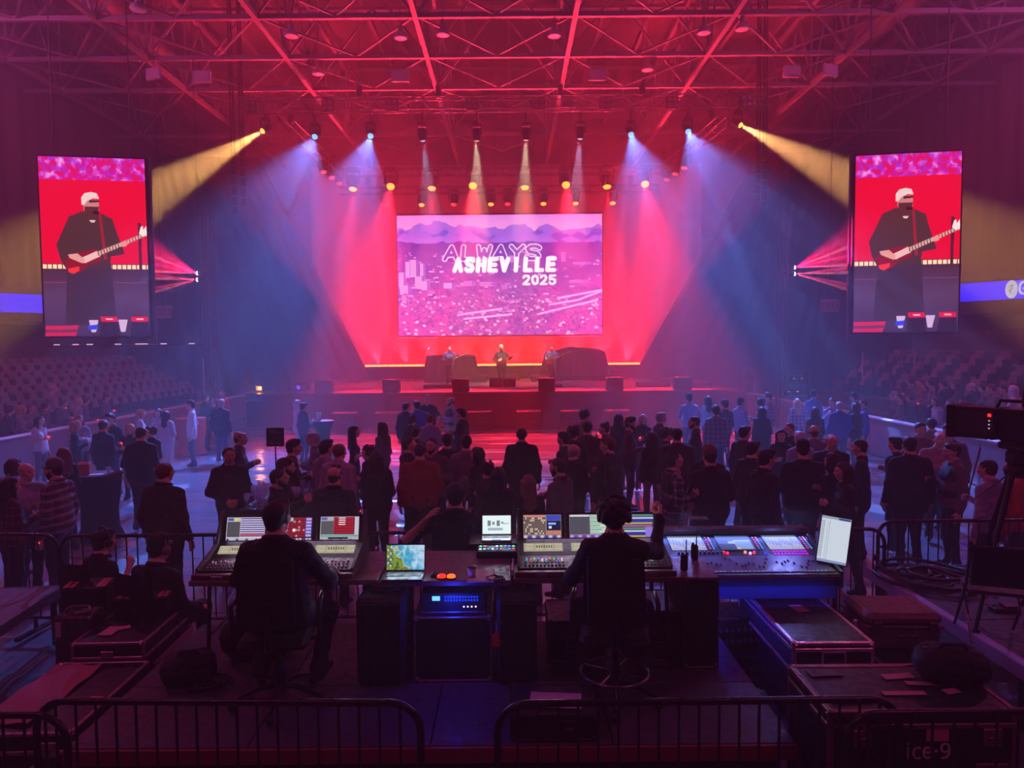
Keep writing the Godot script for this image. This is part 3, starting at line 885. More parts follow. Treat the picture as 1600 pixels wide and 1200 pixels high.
func side_picture() -> ImageTexture:
	var W := 320
	var H := 576
	var im := Image.create(W, H, false, Image.FORMAT_RGB8)
	var fn := FastNoiseLite.new()
	fn.seed = 21
	fn.frequency = 0.028
	fn.fractal_octaves = 3
	fn.domain_warp_enabled = true
	fn.domain_warp_amplitude = 30.0
	im.fill(Color(0.93, 0.0, 0.17))
	for y in 72:
		for x in W:
			var n := fn.get_noise_2d(x, y) * 1.7
			var c := Color(0.83, 0.05, 0.62)
			c = c.lerp(Color(0.96, 0.62, 0.93), clampf(n, 0, 1)).lerp(Color(0.9, 0.05, 0.3), clampf(-n * 1.5, 0, 1))
			c = c.lerp(Color(0.62, 0.2, 0.88), clampf(fn.get_noise_2d(x + 500, y) * 1.4, 0, 0.8))
			im.set_pixel(x, y, c)
	var S := func(a: Array) -> Array:
		var o := []
		for i in range(0, a.size(), 2):
			var yy: float = a[i + 1] - 73.0
			o.append([(a[i] - 236.0 - yy * 0.039) / 552.0 * W, yy / 995.0 * H])
		return o
	var deck := Color(0.33, 0.22, 0.36)
	var y_strip := int((680 - 73) / 995.0 * H)
	for y in range(y_strip + 8, H):
		var f := (y - y_strip) / float(H - y_strip)
		im.fill_rect(Rect2i(0, y, W, 1), Color(0.26, 0.15, 0.22).lerp(deck, clampf(f * 2.5, 0, 1)).lerp(Color(0.24, 0.16, 0.3), clampf(f * 2.0 - 1.0, 0, 1)))
	im.fill_rect(Rect2i(0, y_strip - 9, W, 18), Color(0.45, 0.1, 0.12))
	for x in range(0, W, 15):
		im.fill_rect(Rect2i(x + 1, y_strip - 7, 12, 14), Color(1, 0.9, 0.72))
	im.fill_rect(Rect2i(0, y_strip + 50, 96, 2), Color(0.6, 0.25, 0.4))
	im.fill_rect(Rect2i(196, y_strip + 50, 124, 2), Color(0.5, 0.25, 0.4))
	var jacket := Color(0.27, 0.17, 0.16)
	# stand behind
	fill_poly(im, S.call([756, 430, 772, 430, 782, 700, 766, 700]), Color(0.3, 0.1, 0.15))
	# man: legs, jacket, arms
	fill_poly(im, S.call([385, 690, 615, 660, 650, 1000, 560, 1010, 380, 1000]), Color(0.22, 0.15, 0.22))
	fill_poly(im, S.call([395, 402, 460, 372, 560, 380, 622, 412, 650, 500, 690, 606, 615, 620, 610, 690, 385, 700, 330, 560]), jacket)
	fill_poly(im, S.call([330, 555, 395, 560, 450, 640, 430, 665, 380, 690, 352, 640]), jacket)
	fill_poly(im, S.call([548, 380, 562, 380, 596, 640, 578, 640]), Color(0.62, 0.12, 0.15))
	# head
	fill_poly(im, S.call([470, 305, 550, 305, 553, 360, 535, 395, 490, 395, 472, 360]), Color(0.82, 0.5, 0.5))
	fill_poly(im, S.call([476, 345, 552, 345, 545, 385, 530, 415, 495, 415, 478, 380]), Color(0.32, 0.16, 0.15))
	fill_poly(im, S.call([500, 308, 552, 308, 552, 318, 500, 322]), Color(0.2, 0.1, 0.1))
	fill_poly(im, S.call([460, 335, 458, 295, 475, 270, 510, 262, 540, 270, 553, 300, 520, 298, 490, 312, 474, 336]), Color(0.95, 0.82, 0.8))
	fill_poly(im, S.call([500, 418, 535, 418, 528, 432, 510, 432]), Color(0.9, 0.75, 0.75))
	stroke(im, Vector2(160, 175), Vector2(172, 176), 5, Color(0.12, 0.06, 0.06))
	# guitar
	fill_poly(im, S.call([372, 655, 400, 610, 530, 580, 565, 600, 560, 650, 500, 665, 470, 700, 420, 722, 385, 700]), Color(0.55, 0.06, 0.08))
	fill_poly(im, S.call([392, 690, 450, 678, 450, 700, 420, 720, 396, 710]), Color(1.0, 0.2, 0.15))
	fill_poly(im, S.call([440, 640, 540, 590, 560, 620, 480, 660]), Color(0.95, 0.75, 0.72))
	fill_poly(im, S.call([540, 596, 800, 482, 804, 502, 548, 620]), Color(0.9, 0.68, 0.62))
	for i in 17:
		var f := i / 17.0
		var a := Vector2(lerpf(545, 800, f), lerpf(596, 482, f))
		fill_poly(im, S.call([a.x, a.y, a.x + 4, a.y - 2, a.x + 9, a.y + 20, a.x + 5, a.y + 22]), Color(0.3, 0.12, 0.12))
	fill_poly(im, S.call([762, 490, 772, 450, 784, 448, 784, 470, 800, 446, 806, 500, 780, 505]), Color(0.97, 0.9, 0.88))
	fill_poly(im, S.call([390, 612, 440, 605, 480, 640, 470, 662, 440, 650, 400, 632]), Color(0.92, 0.62, 0.58))
	fill_poly(im, S.call([662, 545, 690, 528, 706, 545, 696, 562, 672, 566]), Color(0.9, 0.6, 0.56))
	# things at his feet
	fill_poly(im, S.call([275, 1010, 448, 1008, 432, 1070, 275, 1070]), Color(0.85, 0.1, 0.3))
	fill_poly(im, S.call([275, 1032, 440, 1030, 436, 1046, 275, 1048]), Color(0.42, 0.2, 0.3))
	for e in [[560, 960], [722, 960]]:
		fill_poly(im, S.call([e[0], e[1], e[0] + 88, e[1], e[0] + 94, e[1] + 28, e[0] + 6, e[1] + 28]), Color(0.88, 0.05, 0.22))
		fill_poly(im, S.call([e[0] + 6, e[1] + 30, e[0] + 94, e[1] + 30, e[0] + 100, 1070, e[0] - 2, 1070]), Color(0.14, 0.08, 0.16))
		fill_poly(im, S.call([e[0] + 28, e[1] + 9, e[0] + 66, e[1] + 9, e[0] + 68, e[1] + 18, e[0] + 30, e[1] + 18]), Color(1, 0.7, 0.75))
	for e in [[500, 978], [655, 976]]:
		fill_poly(im, S.call([e[0], e[1], e[0] + 50, e[1], e[0] + 38, e[1] + 70, e[0] + 14, e[1] + 70]), Color(0.85, 0.7, 0.85))
	fill_poly(im, S.call([496, 1010, 545, 1004, 545, 1030, 500, 1034]), Color(0.1, 0.25, 0.9))
	return ImageTexture.create_from_image(im)

# ---------------------------------------------------------------- people
# A body is one surface: the smooth union of tapered capsules, meshed as surface nets.
# capsule: [a, ra, b, rb, material]   materials: 0 top, 1 bottom, 2 skin, 3 shoes
func nets(caps: Array, cell: float, k: float, wrinkle: float, n_mats: int, seed_ := 1) -> Array:
	var lo := Vector3(1e9, 1e9, 1e9)
	var hi := -lo
	for c in caps:
		var r: float = maxf(c[1], c[3]) + k * 2.0 + cell * 2.0
		lo = lo.min(c[0] - Vector3.ONE * r).min(c[2] - Vector3.ONE * r)
		hi = hi.max(c[0] + Vector3.ONE * r).max(c[2] + Vector3.ONE * r)
	var nx := int((hi.x - lo.x) / cell) + 2
	var ny := int((hi.y - lo.y) / cell) + 2
	var nz := int((hi.z - lo.z) / cell) + 2
	var sy := nx
	var sz := nx * ny
	var F := PackedFloat32Array()
	F.resize(nx * ny * nz)
	var best := PackedFloat32Array()
	best.resize(F.size())
	best.fill(9.0)
	var who := PackedByteArray()
	who.resize(F.size())
	var ik := 1.0 / k
	for c in caps:
		var a: Vector3 = c[0]
		var ab: Vector3 = c[2] - a
		var l2 := maxf(ab.length_squared(), 1e-9)
		var ra: float = c[1]
		var dr: float = c[3] - ra
		var reach: float = maxf(c[1], c[3]) + k * 3.5
		var p0: Vector3 = ((a.min(c[2]) - Vector3.ONE * reach - lo) / cell).floor()
		var p1: Vector3 = ((a.max(c[2]) + Vector3.ONE * reach - lo) / cell).ceil()
		var i0 := maxi(0, int(p0.x)); var i1 := mini(nx - 1, int(p1.x))
		var j0 := maxi(0, int(p0.y)); var j1 := mini(ny - 1, int(p1.y))
		var k0 := maxi(0, int(p0.z)); var k1 := mini(nz - 1, int(p1.z))
		var mm: int = c[4]
		var lim := k * 3.5
		for kk in range(k0, k1 + 1):
			for jj in range(j0, j1 + 1):
				var at0 := kk * sz + jj * sy
				var q := lo + Vector3(i0, jj, kk) * cell - a
				for ii in range(i0, i1 + 1):
					var h := clampf(q.dot(ab) / l2, 0.0, 1.0)
					var d := (q - ab * h).length() - ra - dr * h
					if d < lim:
						var w := at0 + ii
						F[w] += exp(-d * ik)
						if d < best[w]:
							best[w] = d
							who[w] = mm
					q.x += cell
	var fn := FastNoiseLite.new()
	fn.seed = seed_
	fn.frequency = 1.0
	fn.fractal_octaves = 2
	for w in F.size():
		var f := F[w]
		if f <= 0.02:
			F[w] = 4.0 * k
		else:
			var d := -k * log(f)
			if wrinkle > 0.0 and absf(d) < 0.05 and who[w] < 2:
				var z := w / sz
				var y := (w - z * sz) / sy
				var x := w - z * sz - y * sy
				d += wrinkle * 0.8 * fn.get_noise_3d(x * cell * 9.0, y * cell * 14.0, z * cell * 9.0)
			F[w] = d
	var vid := PackedInt32Array()
	vid.resize(F.size())
	vid.fill(-1)
	var pos := PackedVector3Array()
	var nor := PackedVector3Array()
	var mt := PackedByteArray()
	var E := [[0, 1], [0, sy], [0, sz], [1, 1 + sy], [1, 1 + sz], [sy, sy + 1], [sy, sy + sz], [sz, sz + 1], [sz, sz + sy], [1 + sy, 1 + sy + sz], [1 + sz, 1 + sy + sz], [sy + sz, 1 + sy + sz]]
	var O := {}
	for q in 8:
		O[(q & 1) + ((q >> 1) & 1) * sy + (q >> 2) * sz] = Vector3(q & 1, (q >> 1) & 1, q >> 2)
	var ea := PackedInt32Array(); var eb := PackedInt32Array()
	var oa := PackedVector3Array(); var ob := PackedVector3Array()
	for e in E:
		ea.append(e[0]); eb.append(e[1]); oa.append(O[e[0]]); ob.append(O[e[1]])
	for z in nz - 1:
		for y in ny - 1:
			var w := z * sz + y * sy
			for x in nx - 1:
				var f0 := F[w]
				if absf(f0) < cell * 2.6:
					var sum := Vector3.ZERO
					var cnt := 0
					for e in 12:
						var fa := F[w + ea[e]]
						var fb := F[w + eb[e]]
						if (fa < 0.0) != (fb < 0.0):
							sum += oa[e].lerp(ob[e], fa / (fa - fb))
							cnt += 1
					if cnt:
						vid[w] = pos.size()
						pos.append(lo + (Vector3(x, y, z) + sum / cnt) * cell)
						var g := Vector3(F[w + 1] + F[w + 1 + sy] + F[w + 1 + sz] + F[w + 1 + sy + sz] - f0 - F[w + sy] - F[w + sz] - F[w + sy + sz], F[w + sy] + F[w + sy + 1] + F[w + sy + sz] + F[w + sy + 1 + sz] - f0 - F[w + 1] - F[w + sz] - F[w + 1 + sz], F[w + sz] + F[w + sz + 1] + F[w + sz + sy] + F[w + sz + sy + 1] - f0 - F[w + 1] - F[w + sy] - F[w + sy + 1])
						nor.append(g.normalized())
						mt.append(who[w])
				w += 1
	var out: Array[MB] = []
	var maps := []
	for m in n_mats:
		out.append(MB.new())
		var r := PackedInt32Array()
		r.resize(pos.size())
		r.fill(-1)
		maps.append(r)
	var dirs := [[1, sy, sz], [sy, sz, 1], [sz, 1, sy]]
	var quads := PackedInt32Array()
	for z in range(1, nz - 1):
		for y in range(1, ny - 1):
			var w := z * sz + y * sy + 1
			for x in range(1, nx - 1):
				if vid[w] >= 0 or F[w] < cell * 2.0:
					var s0 := F[w] < 0.0
					for d in dirs:
						if s0 != (F[w + d[0]] < 0.0):
							var a := vid[w]; var b := vid[w - d[1]]; var c := vid[w - d[1] - d[2]]; var e := vid[w - d[2]]
							if a >= 0 and b >= 0 and c >= 0 and e >= 0:
								quads.append(a)
								quads.append(b if s0 else e)
								quads.append(c)
								quads.append(e if s0 else b)
				w += 1
	for q in range(0, quads.size(), 4):
		var m := mt[quads[q]]
		var o := out[m]
		var r: PackedInt32Array = maps[m]
		var id := [0, 0, 0, 0]
		for e in 4:
			var g := quads[q + e]
			if r[g] < 0:
				r[g] = o.v.size()
				o.v.append(pos[g]); o.n.append(nor[g]); o.uv.append(Vector2(pos[g].x, pos[g].y))
			id[e] = r[g]
		maps[m] = r
		for e in [0, 2, 1, 0, 3, 2]:
			o.ix.append(id[e])
	return out

func cp(a: Vector3, ra: float, b: Vector3, rb: float, m := 0) -> Array:
	return [a, ra, b, rb, m]

var head_cache := {}
func head_shape(cell: float) -> MB:
	if head_cache.has(cell): return head_cache[cell]
	var c := [cp(Vector3(0, 0.005, -0.012), 0.076, Vector3(0, 0.028, 0.03), 0.08), cp(Vector3(0, 0.03, -0.045), 0.055, Vector3(0, -0.045, -0.045), 0.048), cp(Vector3(-0.028, -0.08, -0.035), 0.034, Vector3(0.028, -0.08, -0.035), 0.034), cp(Vector3(0, -0.085, -0.06), 0.026, Vector3(0, -0.1, -0.068), 0.02),
		cp(Vector3(0, 0.005, -0.1), 0.007, Vector3(0, -0.032, -0.117), 0.012), cp(Vector3(-0.014, -0.036, -0.104), 0.008, Vector3(0.014, -0.036, -0.104), 0.008), cp(Vector3(-0.04, 0.024, -0.082), 0.014, Vector3(-0.012, 0.02, -0.094), 0.012), cp(Vector3(0.04, 0.024, -0.082), 0.014, Vector3(0.012, 0.02, -0.094), 0.012),
		cp(Vector3(-0.045, -0.028, -0.066), 0.024, Vector3(-0.03, -0.05, -0.072), 0.02), cp(Vector3(0.045, -0.028, -0.066), 0.024, Vector3(0.03, -0.05, -0.072), 0.02), cp(Vector3(-0.017, -0.062, -0.096), 0.007, Vector3(0.017, -0.062, -0.096), 0.007), cp(Vector3(-0.014, -0.071, -0.094), 0.007, Vector3(0.014, -0.071, -0.094), 0.007),
		cp(Vector3(-0.082, 0.012, 0.012), 0.012, Vector3(-0.08, -0.042, 0.006), 0.01), cp(Vector3(0.082, 0.012, 0.012), 0.012, Vector3(0.08, -0.042, 0.006), 0.01), cp(Vector3(0, -0.07, 0.012), 0.05, Vector3(0, -0.19, 0.03), 0.054)]
	head_cache[cell] = nets(c, cell, 0.007, 0.0, 1)[0]
	return head_cache[cell]

var hand_cache := {}
# wrist at the origin, fingers along -y, palm towards +x, thumb towards -z
func hand_shape(kind: String, cell: float) -> MB:
	var key := "%s%.4f" % [kind, cell]
	if hand_cache.has(key): return hand_cache[key]
	var c := [cp(Vector3(0, 0.03, 0), 0.026, Vector3(0, -0.02, 0), 0.024), cp(Vector3(0, -0.025, -0.018), 0.017, Vector3(0, -0.085, -0.028), 0.014), cp(Vector3(0, -0.025, 0.0), 0.018, Vector3(0, -0.088, 0.0), 0.014), cp(Vector3(0, -0.025, 0.016), 0.016, Vector3(0, -0.082, 0.028), 0.013)]
	var curl: float = {"relaxed": 0.28, "grip": 0.85, "fist": 1.25, "flat": 0.1}[kind]
	var len_ := [0.04, 0.045, 0.041, 0.032]
	for f in 4:
		var p := Vector3(0, -0.088 + absf(f - 1.0) * 0.003, -0.03 + 0.02 * f)
		var a := curl * 0.7
		for s in 3:
			var l: float = len_[f] * [1.0, 0.62, 0.5][s]
			var q := p + Vector3(sin(a), -cos(a), (f - 1.5) * 0.06) * l
			c.append(cp(p, 0.0088 - 0.0008 * s, q, 0.0082 - 0.001 * s))
			p = q
			a += curl
	var t0 := Vector3(0.006, -0.03, -0.026)
	var t1 := t0 + Vector3(0.014 + 0.014 * curl, -0.026, -0.026 + 0.008 * curl)
	var t2 := t1 + Vector3(0.008 + 0.012 * curl, -0.028, -0.01 + 0.006 * curl)
	c.append(cp(t0, 0.015, t1, 0.0105))
	c.append(cp(t1, 0.0105, t2, 0.0085))
	hand_cache[key] = nets(c, cell, 0.0035, 0.0, 1)[0]
	return hand_cache[key]

func toward(d: Vector3, palm: Vector3) -> Basis:
	# basis whose -y runs along d and whose +x is near palm
	var y := -d.normalized()
	var x := (palm - y * palm.dot(y)).normalized()
	return Basis(x, y, x.cross(y))

const ARM := {  # elbow and wrist from the shoulder, for the right side (+x); hand
	"d": [Vector3(0.06, -0.29, 0.03), Vector3(0.075, -0.55, -0.03), "relaxed"],
	"h": [Vector3(0.06, -0.29, 0.0), Vector3(-0.06, -0.2, -0.24), "grip"],
	"f": [Vector3(0.06, -0.27, -0.07), Vector3(-0.2, -0.2, -0.19), "relaxed"],
	"c": [Vector3(0.09, -0.28, 0.02), Vector3(-0.12, -0.4, -0.17), "grip"],
	"p": [Vector3(0.12, -0.27, 0.08), Vector3(0.02, -0.47, 0.0), "relaxed"],
	"r": [Vector3(0.13, -0.08, -0.25), Vector3(0.17, 0.14, -0.4), "fist"],
	"k": [Vector3(0.12, -0.24, -0.12), Vector3(0.05, -0.26, -0.38), "relaxed"],
	"b": [Vector3(0.26, -0.22, -0.08), Vector3(0.05, 0.03, 0.06), "relaxed"],
	"g": [Vector3(0.14, -0.27, 0.03), Vector3(-0.06, -0.36, -0.17), "relaxed"],   # strums
	"n": [Vector3(0.15, -0.25, -0.05), Vector3(0.27, -0.13, -0.25), "grip"],       # frets
	"t": [Vector3(0.03, -0.29, -0.05), Vector3(-0.02, -0.38, -0.28), "flat"],      # on the thigh
	"o": [Vector3(0.2, -0.18, -0.12), Vector3(0.38, -0.08, -0.28), "relaxed"],     # arm out to a neighbour
	"u": [Vector3(0.06, -0.28, -0.05), Vector3(-0.03, -0.06, -0.2), "grip"],       # to the mouth
}
# the face looks out along -z; eyes are added for people turned towards the desk
const BUILD := {  # girth, shoulders, hips
	"m": [1.0, 1.0, 1.0], "b": [1.22, 1.1, 1.12], "w": [0.86, 0.84, 1.0], "s": [0.88, 0.94, 0.92], "x": [1.38, 1.14, 1.22], "v": [1.08, 0.92, 1.18],
}
var body_cache := {}
# key parts: build, arms (right then left), wear: shirt / tee / coat / dress / skirt / vest, pose: stand / step / sit / stool / lean, head yaw and pitch, lod
func body(build: String, arms: String, wear: String, pose: String, yaw: float, pitch: float, cell: float) -> Dictionary:
	var key := "%s|%s|%s|%s|%d|%d|%.3f" % [build, arms, wear, pose, yaw, pitch, cell]
	if body_cache.has(key): return body_cache[key]
	var g: float = BUILD[build][0]
	var sw: float = BUILD[build][1]
	var hw: float = BUILD[build][2]
	var sitting := pose in ["sit", "stool"]
	var lift := 0.0
	if pose == "sit": lift = 0.45 - 0.93
	if pose == "stool": lift = 0.62 - 0.93
	var hip_y := 0.93 + lift
	var ln := 0.0
	if pose == "lean": ln = 0.16
	if sitting: ln = 0.06
	if pose == "stool": ln = 0.02
	var B := func(x: float, y: float, z: float) -> Vector3:   # upper body, leaning forward from the hips
		var up := y - 0.93
		return Vector3(x, hip_y + up * cos(ln), z - up * sin(ln))
	var c := []
	var bot := 0 if wear == "dress" else 1
	# legs
	for s in [-1.0, 1.0]:
		var hp := Vector3(s * 0.088 * hw, hip_y, 0)
		var kn := Vector3(s * 0.1, 0.49, -0.02)
		var an := Vector3(s * 0.11, 0.09, 0.03)
		if pose == "step":
			kn = Vector3(s * 0.1, 0.49, -0.12 * s - 0.02)
			an = Vector3(s * 0.11, 0.09, -0.16 * s + 0.03)
		if pose == "sit":
			kn = Vector3(s * 0.15, 0.47, -0.43); an = Vector3(s * 0.15, 0.09, -0.4)
		if pose == "stool":
			kn = Vector3(s * 0.24, 0.53, -0.36); an = Vector3(s * 0.22, 0.18, -0.2)
		var lm := 2 if wear in ["skirt", "dress"] and not sitting else 1
		c.append(cp(hp, 0.088 * hw * lerpf(1.0, g, 0.6), kn, 0.062 * lerpf(1.0, g, 0.4), 1 if lm == 1 else bot))
		c.append(cp(kn, 0.061 * lerpf(1.0, g, 0.4) if lm == 1 else 0.048, an, 0.054 if lm == 1 else 0.036, lm))
		var flat := an.y - 0.09
		c.append(cp(an + Vector3(0, -0.045, 0.02), 0.04, an + Vector3(s * 0.025, -0.055, -0.15), 0.033, 3))
		c.append(cp(an + Vector3(0, -0.05, 0.03), 0.036, an + Vector3(0, -0.01, 0.0), 0.042, 3))
	# trunk
	c.append(cp(Vector3(-0.07 * hw, hip_y + 0.02, 0.005), 0.1 * lerpf(1.0, g, 0.7) * lerpf(1.0, hw, 0.5), Vector3(0.07 * hw, hip_y + 0.02, 0.005), 0.1 * lerpf(1.0, g, 0.7) * lerpf(1.0, hw, 0.5), bot))
	c.append(cp(B.call(-0.06 * g, 1.07, -0.012 * g), 0.097 * g, B.call(0.06 * g, 1.07, -0.012 * g), 0.097 * g, 0))
	c.append(cp(B.call(-0.085 * sw, 1.25, 0.0), 0.098 * lerpf(1.0, g, 0.7), B.call(0.085 * sw, 1.25, 0.0), 0.098 * lerpf(1.0, g, 0.7), 0))
	c.append(cp(B.call(-0.12 * sw, 1.365, 0.015), 0.072, B.call(0.12 * sw, 1.365, 0.015), 0.072, 0))
	c.append(cp(B.call(-0.15 * sw, 1.405, 0.02), 0.05, B.call(0, 1.465, 0.025), 0.052, 0))
	c.append(cp(B.call(0.15 * sw, 1.405, 0.02), 0.05, B.call(0, 1.465, 0.025), 0.052, 0))
	c.append(cp(B.call(0, 1.455, 0.015), 0.062, B.call(0, 1.475, 0.012), 0.058, 0))
	if build in ["w", "v"]:
		for s in [-1.0, 1.0]:
			c.append(cp(B.call(s * 0.07, 1.27, -0.075), 0.05, B.call(s * 0.065, 1.25, -0.09), 0.045, 0))
	# hems
	if wear in ["shirt", "tee", "vest", "coat"]:
		var hem := 0.93 if wear != "coat" else 0.8
		for s in [-1.0, 1.0]:
			if s > 0.0: c.append(cp(B.call(0, 1.15, 0), 0.1 * g, B.call(0, hem if not sitting else 0.97, 0.005), 0.118 * maxf(g, hw), 0))
			c.append(cp(B.call(s * 0.075 * g, 1.2, 0), 0.095 * g, B.call(s * 0.085 * maxf(g, hw), hem if not sitting else 0.97, 0.005), 0.1 * maxf(g, hw), 0))
	if wear in ["dress", "skirt"]:
		for s in [-1.0, 1.0]:
			c.append(cp(B.call(s * 0.06, 0.98, 0), 0.1 * hw, Vector3(s * 0.1, 0.52 if not sitting else hip_y, 0.0), 0.115, bot))
			c.append(cp(Vector3(s * 0.03, hip_y, 0), 0.1 * hw, Vector3(s * 0.02, 0.55 if not sitting else hip_y, 0.0), 0.12, bot))
	# neck
	var nb: Vector3 = B.call(0, 1.495, 0.004)
	var hc: Vector3 = B.call(0, 1.63, -0.015 - 0.0008 * pitch)
	c.append(cp(nb, 0.05 * lerpf(1.0, g, 0.4), hc + Vector3(0, -0.08, 0.02), 0.05 * lerpf(1.0, g, 0.3), 2))
	# arms
	var wrists := []
	var extra := []
	for i in 2:
		var s := 1.0 if i == 0 else -1.0
		var e: Array = ARM[arms[i]]
		var sh: Vector3 = B.call(s * 0.178 * sw * lerpf(1.0, g, 0.15), 1.39, 0.015)
		var k := Vector3(s, 1, 1)
		var el: Vector3 = sh + e[0] * k + Vector3(s * 0.03 * (g - 0.9), 0, 0)
		var wr: Vector3 = sh + e[1] * k + Vector3(s * 0.03 * (g - 0.9), 0, -0.05 * maxf(0.0, g - 1.0))
		var thick := 1.0 if wear == "tee" else 1.18
		if build in ["w", "s"]: thick *= 0.88
		var um := 0 if wear != "vest" or build == "w" else 0
		c.append(cp(sh, 0.058 * thick, el, 0.044 * thick, um))
		if wear in ["tee", "dress"]:
			c.append(cp(el.lerp(sh, 0.35), 0.043, el, 0.04, 2))
			c.append(cp(el, 0.041, wr, 0.027, 2))
		else:
			c.append(cp(el, 0.045 * thick, wr.lerp(el, 0.08), 0.034 * thick, 0))
			c.append(cp(wr.lerp(el, 0.1), 0.027, wr, 0.026, 2))
		wrists.append([wr, (wr - el).normalized()])
		extra.append([s, wr, (wr - el).normalized(), e[2], arms[i]])
	var parts := nets(c, cell, 0.02, 0.012 if wear != "tee" else 0.008, 4, hash(key) % 1000)
	# head and hands, added to the skin
	var fine := 0.008 if cell < 0.021 else 0.0125
	var hb := Basis(Vector3.UP, deg_to_rad(-yaw)) * Basis(Vector3.RIGHT, deg_to_rad(-pitch))
	var hx := Transform3D(hb, hc + Vector3(0, 0.0, 0))
	parts[2].add(head_shape(fine), hx)
	for e in extra:
		if e[4] == "p": continue
		var palm := Vector3(-e[0], 0, 0)
		if e[4] in ["f", "c", "g"]: palm = Vector3(0, -0.2, 1)
		if e[4] in ["k", "t"]: palm = Vector3(0, -1, 0)
		var bs := toward(e[2], palm)
		if e[0] > 0.0:
			# a right hand is the mirror of a left one
			bs = Basis(bs.x, bs.y, -bs.z) if bs.z.dot(Vector3(0, 0.4, -1)) < 0.0 else bs
		elif bs.z.dot(Vector3(0, 0.4, -1)) > 0.0:
			pass
		# thumb (-z of the hand) should look forward or up
		if (-bs.z).dot(Vector3(0, 0.5, -1)) < 0.0:
			bs = Basis(bs.x, bs.y, -bs.z)
		parts[2].add(hand_shape(e[3], 0.0048 if cell < 0.021 else 0.0085), Transform3D(bs, e[1]))
	var m := ArrayMesh.new()
	var slots := []
	for i in 4:
		if parts[i].ix.size():
			m.add_surface_from_arrays(Mesh.PRIMITIVE_TRIANGLES, parts[i].arrays())
			slots.append(i)
	var d := {"mesh": m, "slots": slots, "head": hx, "wrists": wrists}
	body_cache[key] = d
	return d

